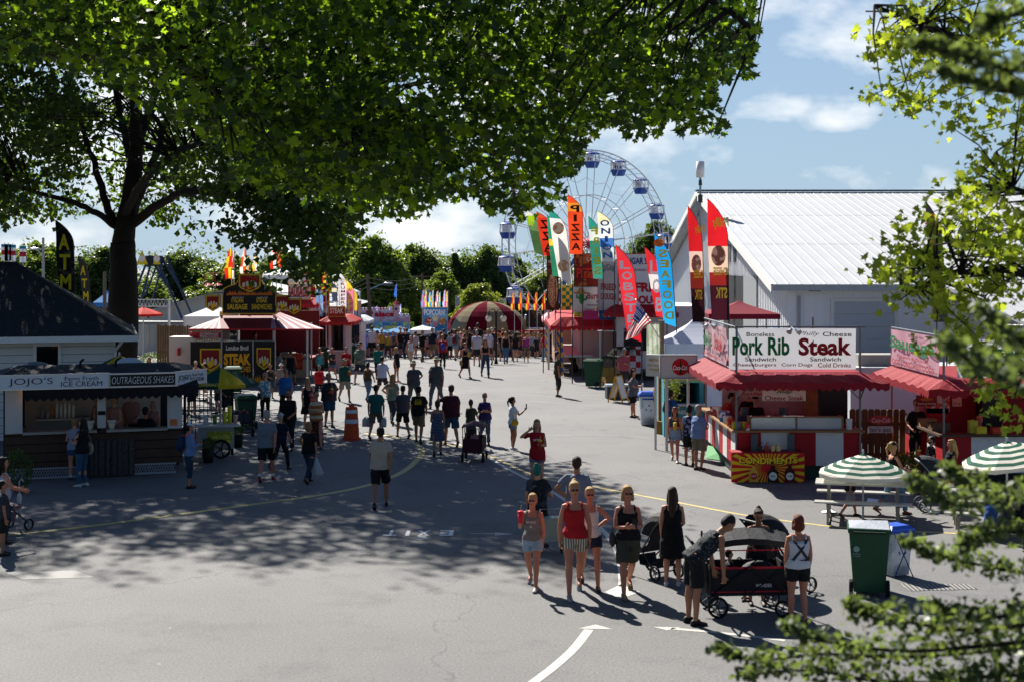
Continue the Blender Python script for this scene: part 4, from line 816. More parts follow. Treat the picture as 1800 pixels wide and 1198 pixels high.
# green ramp mat at the stall corner
c = G(1262,812); mb = MB(); mb.add([(-.25,.7,.02),(.35,.0,.02),(.35,.5,.3),(-.1,1.2,.3)],[(0,1,2,3)]); tag(mb.build('ground_cloth',mat('1f8a3c'),loc=c),'bright green cloth at the left corner under the pork rib stall','cloth')
# ================================================================ BROWN FENCE
FN = thing('picket_fence','brown picket fence between the two red awning stalls','fence',(8.62,36.3,0)); wf = PX(1592,36.3)-8.62
mb = MB(); k = 9
for i in range(k):
    a,b_ = i*wf/k,(i+1)*wf/k-.012; zt = 1.53; mb.prism([(a,.02),(b_,.02),(b_,zt-.04),(b_-.03,zt),(a+.03,zt),(a,zt-.04)],0,.03)
mb.build('pickets',mat('6b4426',rough=.85,var=.35,scale=3,bump=.5),FN)
mb = MB(); mb.box(0,wf,.035,.08,.3,.4); mb.box(0,wf,.035,.08,1.1,1.2); mb.build('rail',mat('54361f'),FN)
sg = thing('oval_sign','red oval cola sign on the brown fence','sign',(PX(1549,36.2),36.27,PZ(738,36.2))); mb = MB(); n = 28; mb.prism([(.3*math.cos(2*math.pi*i/n),.115*math.sin(2*math.pi*i/n)) for i in range(n)],-.02,.02)
mb.build('plate',mat('b8423c'),sg); words(sg,'e8ddd6',[('Coca-Cola',0,0,.46,.11,dict(shear=.35,bold=0))],y=-.03)
sg = thing('lettered_plaque',"white plaque reading let's eat on the brown fence",'sign',(PX(1549,36.2),36.27,PZ(754.5,36.2))); mb = MB(); mb.box(-.31,.31,-.02,.02,-.085,.085); mb.build('plate',mat('d0cdc8'),sg); words(sg,'1c1c20',[("let's eat",0,0,.52,.12,dict(bold=.0))],y=-.03)
# ================================================================ SAUSAGE STALL (right)
SS = thing('sausage_stall','corner food stall with pink sausage and foot long hot dogs banner','food stall',(10.2,33.6,0)); W2,D2 = 5.2,4.6
mb = MB()
for i in range(8): mb.box(i*.65,i*.65+.649,0,.04,.3,1.16,1 if i % 3 else 0)
for i in range(7): mb.box(0,.04,.045+i*.65,.045+i*.65+.648,.3,1.16,i % 2)
mb.build('skirt',rw,SS); mb = MB(); mb.box(.1,W2,.1,D2,0,.295); mb.build('base',dark,SS)
mb = MB(); mb.box(-.15,W2,-.15,.3,1.165,1.22); mb.box(-.15,.3,.3,D2,1.165,1.22); mb.build('counter',mat('4c3a2c'),SS)
for p in ((0,0),(0,D2),(W2,0),(2.6,0)): mb = MB(); mb.tube([(p[0],p[1],0),(p[0],p[1],PZ(590,34))],.03); mb.build('post',mat('9a7f82',rough=.4,metal=.5) if p == (0,D2) else poleM,SS)
awning(SS,0,W2,0,D2,2.5,2.30,.5,mat('981824',rough=.7,var=.25,bump=.5,tr=.3),n=26)
mb = MB(); mb.tube([(0,0,3.52),(0,D2,3.52)],.02); mb.tube([(0,0,3.52),(W2,0,3.52)],.02); mb.build('top_rail',poleM,SS)
b3 = banner(SS,-4.5,-.25,2.55,3.48,-.05,mat('e0b6c0',rough=.5,var=.05,tr=.5),T=SIDE,wav=.03)
words(b3,gr_,[('Sausage',-2.4,3.12,4.0,.42,dict(bold=.03))],T=SIDE,y=-.1); words(b3,rd_,[('Peppers & Onions',-2.3,2.82,2.8,.1),('FOOT LONG HOT DOGS',-2.4,2.66,3.9,.14)],T=SIDE,y=-.1); words(b3,bk_,[('Sweet or Hot',-2.0,3.40,1.4,.08,dict(shear=.3))],T=SIDE,y=-.1)
b4 = banner(SS,.3,4.8,2.55,3.48,-.05,vinyl); words(b4,gr_,[('Sausage',2.5,3.12,3.8,.42,dict(bold=.03))],y=-.09); words(b4,rd_,[('Peppers & Onions',2.5,2.82,2.8,.1),('FOOT LONG HOT DOGS',2.5,2.66,3.9,.13)],y=-.09)
mb = MB(); mb.box(.6,W2,4.0,4.1,.3,2.4); mb.build('back_wall',mat('8e2630',var=.2),SS); mb = MB(); mb.box(2.0,2.5,3.3,3.8,.3,2.1); mb.build('drink_machine',mat('17181c',rough=.3),SS)
mb = MB(); mb.box(.5,1.1,3.2,3.8,.3,1.5); mb.build('cabinet',mat('9a1c24'),SS)
s = board(SS,'hanging_sign',PX(1611,35)-10.2,PX(1647,35)-10.2,PZ(713,35),PZ(694,35),1.4,mat('7a2028')); words(s,'e0c0b0',[('Foot Long Hot Dog',PX(1629,35)-10.2,PZ(709,35),.44,.07)],y=1.39)
mb = MB(); mb.ell((PX(1629,35)-10.2,1.388,PZ(701,35)),(.17,.008,.04),14,6); mb.build('hot_dog_print',mat('b5642c'),s)
s = board(SS,'menu_board',PX(1624,37)-10.2,PX(1665,37)-10.2,PZ(724,37),PZ(687,37),3.2,mat('d8cfc8',pat='blotch',h2='c2574a',ps=9)); words(s,bk_,[('SAUSAGE',PX(1638,37)-10.2,PZ(691,37),.35,.06),('$4.00',PX(1643,37)-10.2,PZ(719,37),.2,.06)],y=3.19)
s = board(SS,'hanging_sign',PX(1670,36)-10.2,PX(1686,36)-10.2,PZ(712,36),PZ(694,36),2.2,mat('c9a29a')); words(s,rd_,[('Dog',PX(1678,36)-10.2,PZ(707,36),.16,.08)],y=2.19)
for i,(x,y,cl_,w,h_,nm,lb) in enumerate([(.05,2.6,'7a5a3a',.2,.2,'wooden_crate','wooden crate at the left end of the sausage stall counter'),(.1,1.7,'9a7a52',.2,.18,'wooden_crate','wooden crate with napkins in the middle of the side counter'),(.1,.7,'5f4630',.22,.2,'wooden_crate','dark wooden crate near the corner post of the sausage stall'),(.9,.1,'d9c22e',.12,.16,'food_box','yellow box on the sausage stall front counter'),(1.3,.1,'c8452c',.14,.14,'food_box','red box on the sausage stall front counter'),(.0,4.1,'3b78b8',.12,.1,'food_box','blue packet at the rear of the side counter'),(.75,.2,'b9b03a',.1,.3,'tin_stack','tall stack of yellow tins beside the drink machine')]):
    mb = MB(); mb.box(-w,w,-w*.8,w*.8,0,.02); mb.box(-w,-w+.02,-w*.8,w*.8,.021,h_); mb.box(w-.02,w,-w*.8,w*.8,.021,h_); mb.box(-w+.021,w-.021,-w*.8,-w*.8+.02,.021,h_); mb.box(-w+.021,w-.021,w*.8-.02,w*.8,.021,h_); mb.ell((0,0,h_*.7),(w*.7,w*.5,h_*.4),10,5); place(nm,lb,'box',mb,mat(cl_,bump=.3,var=.3),SS,x,y,1.22,smooth=False)
# ================================================================ TRAILER BEHIND, TENTS
TR = thing('white_trailer','white box trailer with roof unit parked behind the brown fence','trailer',(PX(1495,42),42,0)); mb = MB(); mb.box(0,4.2,0,2.2,.4,PZ(652,42)); mb.build('body',mat('c4c6cc',rough=.45,var=.04),TR)
mb = MB(); mb.box(-.05,4.25,-.04,2.24,PZ(652,42)+.003,PZ(645,42)); mb.build('roof_edge',whitep,TR); mb = MB(); mb.box(.35,2.4,.5,1.4,PZ(645,42)+.003,PZ(625,42)); mb.build('roof_unit',mat('8f8c84',var=.2),TR)
for x in (.7,3.3): mb = MB(); mb.wheel((x,.05,.3),.3,.18,'y'); mb.build('wheel',blk,TR)
def tent(x0,x1,yt,ye,Y,label,col_,depth=None,name='canopy_tent',val=.25,peak=None,cat='tent',legs=True,walls=None):
    X0,X1 = PX(x0,Y),PX(x1,Y); w = X1-X0; d = depth or w; z0 = gz(Y); zt,ze_ = PZ(yt,Y)-z0,PZ(ye,Y)-z0; t = thing(name,label,cat,(X0,Y,z0)); m = mat(col_,tr=.35,var=.06,rough=.8)
    mb = MB(); K = 6; pk = w/2 if peak is None else peak; c0 = (pk,d/2,zt); cs = [(0,0),(w,0),(w,d),(0,d)]
    for i in range(4):
        a,b_ = cs[i],cs[(i+1) % 4]
        for k in range(K):
            s0,s1 = k/K,(k+1)/K; f = lambda s: zt+(ze_-zt)*(s**.8)
            q = lambda p,s: (c0[0]+(p[0]-c0[0])*s,c0[1]+(p[1]-c0[1])*s,f(s)); mb.add([q(a,s0),q(a,s1),q(b_,s1),q(b_,s0)],[(0,1,2,3)])
        mb.add([(a[0],a[1],ze_),(a[0],a[1],ze_-val),(b_[0],b_[1],ze_-val),(b_[0],b_[1],ze_)],[(0,1,2,3)])
    mb.build('canopy',m,t)
    if legs:
        for p in cs: mb = MB(); mb.tube([(p[0]*.97+.03,p[1]*.97+.03,0),(p[0]*.97+.03,p[1]*.97+.03,ze_)],.03,6); mb.build('leg',alu,t)
    if walls: mb = MB(); mb.box(.05,w-.05,d-.1,d-.05,0,ze_-.1); mb.build('back_wall',mat(walls,tr=.2),t)
    return t
tent(1168,1290,561,604,47,'white pop-up tent behind the soda sign','d4d8e6',depth=2.4,val=.32,walls='c9cede')
tent(1246,1372,530,552,60,'maroon pop-up tent in front of the metal barn','8a1c30',depth=3,val=.22)
tent(1196,1250,545,560,66,'small red tent left of the maroon tent','a52026',depth=2,val=.2)
tent(1340,1400,576,586,58,'small pale blue tent behind the pork rib banner','8aa6c8',depth=2)
# soda sign boxes
c = P(1193,644,39.5); CS = thing('soda_sign','square white lightbox with round red cola badge','sign',(c.x,39.5,c.z)); hw = .49
mb = MB(); mb.box(-hw,hw,0,.2,-.3,.3); mb.build('box',whitep,CS); mb = MB(); mb.box(-hw-.03,-hw-.001,-.02,.21,-.33,.33); mb.box(hw+.001,hw+.03,-.02,.21,-.33,.33); mb.box(-hw,hw,-.02,.21,.301,.33); mb.box(-hw,hw,-.02,.21,-.33,-.301); mb.build('frame',mat('8b8d92',rough=.4),CS)
mb = MB(); n = 32; mb.prism([(.05+.235*math.cos(2*math.pi*i/n),.235*math.sin(2*math.pi*i/n)) for i in range(n)],-.012,-.002); dk = mb.build('badge',mat('b8141c'),CS)
mb = MB(); mb.prism([(.02,-.2),(.08,-.2),(.085,-.02),(.07,.05),(.065,.17),(.035,.17),(.03,.05),(.015,-.02)],-.02,-.014); mb.build('bottle_print',mat('3b1a14'),dk); words(dk,'f2f0ec',[('Coca-Cola',.05,-.02,.42,.13,dict(shear=.35,bold=.01))],y=-.026)
mb = MB(); mb.tube([(.3,.3,-.33),(.3,.3,-c.z)],.04); mb.tube([(-.3,.3,-.33),(-.3,.3,-c.z)],.04); mb.build('support',whitep,CS)
c = P(1172,642,39.9); MS = thing('menu_lightbox','faded white menu lightbox left of the cola badge','sign',(c.x-.33,40.0,c.z),R(-25)); mb = MB(); mb.box(-.26,.26,0,.15,-.3,.3); mb.build('box',mat('c6c0b6',var=.1),MS); words(MS,'b8863a',[('MENU',0,.15,.3,.08),('HOT DOGS',0,0,.4,.06),('FRIES',0,-.12,.3,.06)],y=-.01)
mb = MB(); mb.tube([(0,.08,-.3),(0,.08,-c.z)],.035); mb.build('support',alu,MS)
# ================================================================ FEATHER FLAGS
def feather(x,y0,y1,Y,wpx,cols,text=None,tcol='f2f2f0',label='',slant=0,mirror=False,prof='tear',lean=0,yaw=0,th=None,ht=None,name='feather_flag',side=-1,pic=None,poleh=None,group=None):
    """x: pole at the flag's foot; y0 top, y1 bottom of the cloth in the photo; cloth on the left (side=-1) of the pole"""
    Y_ = Y; zt,zb = PZ(y0,Y_),PZ(y1,Y_); H = zt-zb; w = wpx/2500*Y_; X = PX(x,Y_); t = thing(name,label,'flag',(X,Y_,gz(Y_)),yaw,group); z_ = gz(Y_)
    def pole(s): return Vector((lean*s+side*w*(max(0,s-.66)/.34)**2.2,0,zb-z_+H*s))
    def edge(s):
        return Vector((lean*s+side*w*(.86+.14*min(1,s*1.6)),0,zb-z_+H*s))
    mb = MB(); ns,nx = 28,6
    for i in range(ns+1):
        s = i/ns; a,b_ = pole(s),edge(s)
        pass
        for j in range(nx+1):
            q = a+(b_-a)*(j/nx); q.y += .045*math.sin(s*13+j*.7)*(j/nx)*min(1,w); q.z -= slant*w*(j/nx)*(1-s); mb.v.append(tuple(q))
    for i in range(ns):
        s = (i+.5)/ns; mi = 0
        for k,(c_,lim) in enumerate(cols):
            if s <= lim: mi = k; break
        for j in range(nx):
            a = i*(nx+1)+j; mb.f.append((a,a+1,a+nx+2,a+nx+1)); mb.m.append(mi)
    fl = mb.build('cloth',[mat(c_,tr=.45,var=.12,rough=.8,bump=.3,scale=3) for c_,_ in cols],t,True)
    mb = MB(); mb.tube([Vector((0,.01,0))]+[pole(s/20)+Vector((-side*.01,.01,0)) for s in range(21)],[.025]+[.02-.012*s/20 for s in range(21)],6); mb.build('pole',mat('23252a',rough=.4),t)
    if text:
        n = len(text); T_ = Txt(); lo,hi = (.05,.84); ht_ = ht or (hi-lo)/n*H*.74; tw = th or w*.62
        for i,ch in enumerate(text):
            s = hi-(hi-lo)*(i+.5)/n; a,b_ = pole(s),edge(s); m_ = (a+b_)/2; tw = (th or w*.62)*min(1,abs((b_-a).x)/w+.15); wd = tw*(.35 if ch == 'I' else 1)*(1 if abs((b_-a).x) > w*.8 else .75)
            T_.put(ch,m_.x,m_.z-slant*w*.5*(1-s),-wd if mirror else wd,ht_,y=-.075,bold=.03)
        T_.build(mat(tcol,tr=.12,var=.05),fl)
    if pic:
        for (s,hgt,c_) in pic:
            a,b_ = pole(s),edge(s); m_ = (a+b_)/2; mb = MB(); mb.ell((m_.x,-.06,m_.z-slant*w*.5*(1-s)),(w*.36,.012,hgt*H/2),16,8); mb.build('picture',mat(c_,tr=.3,pat='blotch',h2='f0dcc0',ps=5),fl)
    return t
feather(1165+3,0,0,40,1,[('000000',1)],label='x') if False else None
feather(1128,430,601,50,29,[('c8202a',.08),('d22f38',1)],'LOBSTER',label='slanted red feather flag reading lobster',lean=-.35,slant=-.35)
feather(1189,411,575,48,26,[('2aa0d8',.3),('1c8fd0',1)],'SEAFOOD','e8d23a',label='light blue feather flag with yellow mirrored seafood letters',mirror=True,lean=-.25,slant=-.3,pic=[(.9,.09,'e07a2a')])
feather(1172,434,560,51,22,[('c82830',.4),('d8d0cc',.6),('c82830',1)],'LOB','f4f0ea',label='narrow red and white feather flag behind the blue seafood flag',lean=-.35,slant=-.2)
feather(1238,362,566,46,24,[('2a1014',.3),('6a2018',.42),('d8b8a8',.62),('c01c22',1)],None,label='narrow red feather flag with sandwich picture by the barn gable',lean=-.1,pic=[(.5,.16,'b8806a')])
feather(1281,349,563,44,35,[('3a1420',.28),('8a2420',.40),('e0c0a8',.62),('d42028',1)],None,label='broad red feather flag reading philly cheese stk',lean=-.05,pic=[(.53,.17,'b07a62')])
words(bpy.data.objects['feather_flag.003'],'ffc830',[('Philly',-.16,PZ(405,46),-.32,.34,dict(bold=.02)),('CHEESE',-.2,PZ(482,46),-.3,.26,dict(bold=.03)),('STK',-.2,PZ(518,46),-.24,.32,dict(bold=.03))],y=-.09)
t_ = bpy.data.objects['feather_flag.004']; words(t_,'ffe040',[('Philly',-.27,PZ(393,44),-.5,.38,dict(bold=.02)),('CHESE',-.26,PZ(477,44),-.46,.25,dict(bold=.03)),('STK',-.24,PZ(515,44),-.36,.34,dict(bold=.03))],y=-.09)
feather(1664,353,566,42,26,[('1e2024',.75),('8a3a2a',.9),('26282e',1)],'SCO','d8a22a',label='dark feather flag behind the young maple leaves on the right',mirror=True,lean=-.2)
feather(131,387,520,50,31,[('141517',1)],'ATM','e6d21a',label='tall black cash machine feather flag reading ATM',lean=-.05,ht=.55)
feather(160,450,535,62,15,[('16171a',1)],'ATM','e6d21a',label='shorter black ATM feather flag right of the tall one',lean=-.2,mirror=True,slant=.2)
# cluster over the pizza stall
feather(1024,342,447,64,26,[('d8451e',.7),('e08a2a',.85),('d84a22',1)],'PIZZA','2a1a16',label='orange feather flag reading pizza at the centre of the cluster',mirror=True)
feather(976,372,450,66,24,[('c8341e',.85),('d04a2a',1)],'ZZA','2a1a16',label='red feather flag with dark letters left of the white one',mirror=True,lean=-.25)
feather(955,365,450,68,18,[('3a5a34',.5),('5a7a4a',.8),('d8d8c8',1)],None,label='dark green feather flag at the left of the cluster',lean=-.4,slant=-.4)
feather(1006,366,500,62,28,[('e6e2dc',.85),('2a8a7a',1)],None,label='white feather flag with pretzel pictures',lean=-.35,slant=-.5,pic=[(.72,.16,'d8a878'),(.2,.16,'d8a878')])
feather(985,378,486,63,16,[('2a7a5a',.5),('d8c23a',.62),('2a8a6a',1)],None,label='green and yellow feather flag behind the white pretzel flag',lean=-.2)
feather(1080,371,460,60,26,[('d8dcd8',.3),('4a7ac0',.45),('e4e6e0',.8),('e8e0b0',1)],'ONION','3a66b0',label='pale feather flag with blue letters and curly edge',lean=-.1)
feather(1060,380,490,61,20,[('3a8a7a',.25),('2a7a6a',.6),('d8e0d8',.8),('2a8a7a',1)],'FRIES','e0d23a',label='teal feather flag reading fries beside the pale one',lean=-.15,mirror=True)
# small flags left of centre
for i,(x,y0,y1,Y,w,cols,tx,tc_,lb) in enumerate([
    (597,478,535,82,12,[('c9ccd0',1)],'CRUMPERS','c8304a','grey feather flag with red letters, left of its twin'),(609,479,545,80,12,[('d0d2d4',1)],'CRUMPERS','c8304a','grey feather flag with red letters, right of its twin'),
    (622,492,570,79,13,[('e8a8b8',.3),('e87a9a',.8),('e8c83a',1)],'WAFFLE','e8d23a','pink feather flag with yellow letters'),(628,510,546,84,6,[('d8b43a',1)],None,'f0f0f0','thin yellow and purple feather flag behind the pink one'),
    (592,497,530,76,9,[('3a3f55',.5),('d8d0b0',.7),('39405a',1)],None,'ffffff','dark blue feather flag with pale picture'),(568,508,556,74,13,[('8ab0d8',.5),('6a98c8',1)],'ICES','e8f0f8','pale blue banner flag over the steak sign')]):
    feather(x,y0,y1,Y,w,cols,tx,tc_,label=lb,prof='x')
def smallflag(x,y0,y1,Y,w,cols,label,name='pennant_flag',group=None):
    z0,z1 = PZ(y1,Y),PZ(y0,Y); X = PX(x,Y); W_ = w/2500*Y; t = thing(name,label,'flag',(X,Y,gz(Y)),0,group); g0 = gz(Y); mb = MB(); K = 8
    for i in range(K+1):
        s = i/K; ww = W_*(.35+.65*(1-abs(s-.35)))*(1-s*.35); mb.v += [(0,0,z0-g0+(z1-z0)*s),(-ww*.5,.05*math.sin(i*1.3),z0-g0+(z1-z0)*s-.02),(-ww,.08*math.sin(i*1.9),z0-g0+(z1-z0)*s-.05)]
    for i in range(K):
        for j in range(2): a = i*3+j; mb.f.append((a,a+1,a+4,a+3)); mb.m.append((j+(i//3)) % len(cols))
    mb.build('cloth',[mat(c_,tr=.5,var=.08) for c_ in cols],t,True); mb = MB(); mb.tube([(0.01,0,0),(0.01,0,z1-g0+.05)],.02,5); mb.build('pole',alu,t)
for i,(x,y0,y1,w,cols) in enumerate([(407,437,489,14,('d8c02a','d0281e')),(411,440,490,8,('e8e4dc','c8281e')),(432,438,486,12,('e04a1e','e8e0d0')),(437,450,480,7,('d8a82a','e8dccc')),(452,444,476,10,('e8e4dc','e8b83a')),(486,432,472,14,('e6e6dc','d8341e')),(494,436,470,7,('d8341e','e06a2a')),(561,470,506,9,('e8e8dc','d8c02a')),(573,478,508,10,('d8341e','d8c02a')),(540,500,520,14,('e85a2a','d8341e'))]):
    smallflag(x,y0,y1,66+i,w,cols,['red and yellow pennant at the left end over the butcher stall','white and red pennant beside the leftmost yellow one','orange and white pennant left of the shield crest','small golden pennant behind the shield crest','white and gold pennant above the shield crest','white and red pennant among the hanging maple leaves','narrow red pennant among the hanging maple leaves','white and yellow pennant over the ice banner','red and yellow pennant over the ice banner','orange pennant left of the ice banner'][i])
for i,(x,c1,c2) in enumerate([(745,'d85a9a','3aa0d0'),(750,'e8d23a','e87ab0'),(757,'3aa8d8','e8d23a'),(762,'e8a03a','4ab0d8'),(770,'d85a9a','e8e0c0'),(774,'3aa0d0','e8d23a'),(783,'e87ab0','9ad0e8'),(787,'d87aa8','e8d23a')]):
    smallflag(x,510+(i % 3)*2,541,97,6,(c1,c2),'bright multicoloured pennant on the roof of the popcorn stall',group='pennants on the popcorn stall')
for i,x in enumerate((904,917,930,944,958)): smallflag(x,514,545,92,7,('c8201e','e0a02a'),'red and gold pennant in a row left of the pretzel board',group='red pennants below the ferris wheel')
for i,(x,y0) in enumerate([(697,500),(686,540),(705,535),(663,538),(650,540)]):
    smallflag(x,y0,y0+22,101,5,('2a5ac0','e0e8f0') if i else ('2a6ad0','2a6ad0'),'blue flag flying highest from the castle tower' if i == 0 else 'blue and white flag on the castle wall',group=None if i == 0 else 'flags on the castle wall')
for i,(x,y0) in enumerate([(8,430),(14,430),(22,431),(40,433)]):
    c = P(x,y0+14,60); t = thing('banner_flag',['small banner at the far left edge above the roof','second small banner above the cottage roof','third small banner above the cottage roof','separate small banner right of the banner group'][i],'banner',(c.x,60,0)); mb = MB(); mb.box(-.14,.14,0,.02,c.z-.35,c.z+.35); mb.mi = 1; mb.box(-.14,.14,-.004,-.001,c.z-.1,c.z+.1); mb.mi = 2; mb.box(-.14,.14,-.004,-.001,c.z+.22,c.z+.35)
    f_ = mb.build('cloth',[mat('d6dce6',tr=.4),mat('c8304a'),mat('2a90c8')],t); mb = MB(); mb.tube([(0,.03,0),(0,.03,c.z+.4)],.02,5); mb.build('pole',alu,t)
# American flag on a slanted pole and the timber post
PO = G(1163,742); PO = Vector((PX(1162,44),44,0)); wp = thing('timber_post','square timber post carrying the slanted flag pole','post',PO); mb = MB(); mb.box(-.09,.09,-.09,.09,0,PZ(563,44)); mb.build('post',mat('96744c',var=.3,bump=.5),wp); mb = MB(); mb.box(-.35,.1,-.12,-.095,PZ(567,44),PZ(563,44)); mb.build('crossbar',poleM,wp)
c = P(1162,598,43.8); FL = thing('national_flag','american flag hanging from a slanted pole on the timber post','flag',c); tipv = P(1117,526,43.4)-c
mb = MB(); mb.tube([(0,0,0),tipv],.016,6); mb.build('pole',alu,FL)
mb = MB(); NX,NZ = 13,18; o_ = tipv*.97; dn = (P(1148,575,43.5)-c)-tipv; along = dn; fall = Vector((-.12,-.05,-1.0)).normalized()*1.02
top_ = tipv*.98; bot_ = tipv*.30; corner = P(1109,602,43.3)-c; c2 = P(1124,590,43.3)-c
A0,A1 = P(1119,532,43.4)-c,P(1146,566,43.5)-c; B0,B1 = P(1101,598,43.2)-c,P(1118,590,43.2)-c
for i in range(NX+1):
    for j in range(NZ+1):
        s,q = i/NX,j/NZ; p = (A0*(1-s)+A1*s)*(1-q)+(B0*(1-s)+B1*s)*q; p = p+Vector((.03*math.sin(q*5+s*3),.10*math.sin(s*9+q*2)*(.3+q),0)); mb.v.append(tuple(p))
for i in range(NX):
    for j in range(NZ):
        a = i*(NZ+1)+j; mb.f.append((a,a+NZ+1,a+NZ+2,a+1)); mb.m.append(2 if (i < 7 and j < 8) else (i+0) % 2)
fl = mb.build('cloth',[mat('b81c26',tr=.4),mat('e4e2e0',tr=.4),mat('22305e',tr=.4)],FL,True)
mb = MB()
for i in range(6):
    for j in range(6):
        v_ = Vector(mb.v[0]) if False else None; p = Vector(fl.data.vertices[int((i+.8)*1)*(NZ+1)+int(j*1.3+.5)].co)+Vector((0,-.012,0)); mb.add([p+Vector((.02*math.cos(a),0,.02*math.sin(a))) for a in (0,1.26,2.5,3.77,5.03)],[(0,1,2,3,4)])
mb.build('stars',mat('e8e8ea'),fl)
c = P(1149,596,43.9); t = thing('hanging_banner','pale green banner hanging by the timber post','banner',(c.x,43.86,0)); mb = MB(); bz_ = PZ(626,43.9); bn_ = banner(t,-.22,.22,bz_,PZ(567,43.9),0,mat('a8b39a',tr=.4,pat='blotch',h2='c3c9b8',ps=3),wav=.04); mb = MB(); mb.box(-.24,.24,-.01,.02,PZ(567,43.9),PZ(566,43.9)); mb.build('rod',alu,t)
# ================================================================ MIDWAY STALLS ON THE RIGHT
def shape_sign(parent,x0,x1,z0,z1,y,base,items,frame=None,name='sign_board',T=None,t=.06):
    s = board(parent,name,x0,x1,z0,z1,y,mat(base,var=.08) if isinstance(base,str) else base,frame=mat(frame) if frame else None,T=T,t=t)
    for k,(colr,its) in enumerate(items): words(s,colr,its,T=T,y=y-.012-.004*k)
    return s
FD = thing('fried_dough_trailer','white fried dough trailer with red checkered trim and raised sign','food trailer',(PX(1085,64),64,0)); fx = PX(1085,64)
mb = MB(); mb.box(0,3.9,0,6,.5,3.3); mb.build('body',mat('cfc8c8',var=.06),FD)
mb = MB(); mb.box(-.03,-.002,.5,5.5,1.1,2.2); mb.box(.3,1.4,-.03,-.002,1.3,2.3); mb.build('hatch',mat('241a1c',var=.3),FD)
mb = MB(); mb.box(-.05,1.05,-.04,-.003,.3,1.5); mb.build('checker_panel',mat('b81c24',pat='checker',h2='d8d4d2',ps=3.6,var=.03),FD)
def lx(x,Y=64): return PX(x,Y)-fx
s = shape_sign(FD,lx(1087),lx(1172),PZ(556,64),PZ(447,64),-.1,'d6d2d4',[
    ('b01828',[('FRIED',lx(1145),PZ(505,64),1.5,.42,dict(bold=.05)),('DOUGH',lx(1140),PZ(527,64),1.5,.38,dict(bold=.05))]),('1c3a78',[('SUGAR SHACK',lx(1132),PZ(459,64),1.75,.3,dict(bold=.03))]),('b01828',[('Absolutely Delicious',lx(1134),PZ(475,64),1.2,.13,dict(shear=.3))])],frame='b01828')
mb = MB(); mb.box(lx(1088),lx(1094),-.125,-.12,PZ(546,64),PZ(460,64)); mb.box(lx(1095),lx(1171),-.125,-.12,PZ(545,64),PZ(538,64)); mb.build('checker_band',mat('b81c24',pat='checker',h2='e0dcda',ps=6,var=.02),s)
T2 = Matrix.Translation((lx(1087),-.1,0)) @ Matrix.Rotation(R(-62),4,'Z')
s = shape_sign(FD,-1.75,-.04,PZ(550,64),PZ(458,64),0,'b9b2b4',[('a03038',[('FRIED',-.85,PZ(505,64),1.3,.3,dict(bold=.03)),('DOUGH',-.85,PZ(522,64),1.3,.3,dict(bold=.03))]),('6a7078',[('SUGAR',-.85,PZ(475,64),1.1,.3,dict(arc=.12))])],frame='6a6468',T=T2)
awning(FD,-.1,2.2,-.1,5,3.38,3.0,.5,mat('b02028',tr=.3,bump=.4),n=18)
mb = MB(); mb.box(-.9,.3,-.7,-.4,2.2,2.24); mb.tube([(-.8,-.5,2.2),(-.8,-.5,1.0)],.03); mb.build('side_shelf',whitep,FD)
BP = thing('burrito_pizza_stall','red roofed stall with pizza and burrito signs','food stall',(PX(1008,66),66,0)); fx2 = PX(1008,66)
def l2(x,Y=66): return PX(x,Y)-fx2
mb = MB(); mb.box(.3,4.5,.4,10,.35,3.0,0); mb.build('body',mat('b8a8a4',var=.1),BP)
s = shape_sign(BP,l2(1010),l2(1064),PZ(503,66),PZ(447,66),-.1,mat('7c2014',pat='blotch',h2='b8622a',ps=3),[('f0e0c0',[('CALZONE',l2(1047),PZ(456,66),.85,.16)]),('2a0c08',[('PIZZA!',l2(1037)+.02,PZ(480,66)-.02,1.25,.5,dict(bold=.07))]),('d8301e',[('PIZZA!',l2(1037),PZ(480,66),1.25,.5,dict(bold=.04))])],frame='1c1414')
s = shape_sign(BP,l2(1007),l2(1068),PZ(549,66),PZ(505,66),-.14,'d8d4d0',[('a81a20',[('Burritos',l2(1050),PZ(520,66),.95,.3,dict(bold=.02)),('Salad Bowl',l2(1046),PZ(544,66),1.0,.13)]),('2a2a2c',[('Beef',l2(1055),PZ(530,66),.35,.09),('Chicken',l2(1040),PZ(536,66),.5,.08)])],frame='8a8480')
mb = MB(); mb.ell((l2(1022),-.16,PZ(523,66)),(.12,.02,.32),12,8); mb.tube([(l2(1022),-.16,PZ(525,66)),(l2(1014),-.16,PZ(523,66)),(l2(1014),-.16,PZ(518,66))],.045,6); mb.tube([(l2(1022),-.16,PZ(528,66)),(l2(1030),-.16,PZ(526,66)),(l2(1031),-.16,PZ(521,66))],.045,6); cc = mb.build('cactus_print',mat('2a8a3a'),s,True)
mb = MB(); mb.ell((l2(1021),-.17,PZ(515,66)),(.36,.03,.05),16,6); mb.ell((l2(1021),-.17,PZ(511,66)),(.14,.03,.14),12,6); mb.build('hat_print',mat('b0803a'),cc,True)
awning(BP,-.6,3.2,-.5,9,2.75,2.35,.5,mat('c02430',tr=.3,bump=.4),n=20)
mb = MB(); mb.box(-.4,.9,-.2,8.5,.9,1.0); mb.build('counter',whitep,BP)
for i in range(5): mb = MB(); mb.box(-.5,-.45,i*1.8,i*1.8+1.5,.15,.89); mb.build('panel',mat(['b02a34','2a7a4a','d8c03a','b02a34','3a6ab0'][i],pat='blotch',h2='c8686a',ps=4),BP)
for i in range(5): mb = MB(); mb.box(-.6,-.5,-.45+i*2.2,-.35+i*2.2,.05,2.4); mb.build('post',mat('d8b03a',pat='stripe',h2='2a5aa8',ps=2.2,axis=2),BP)
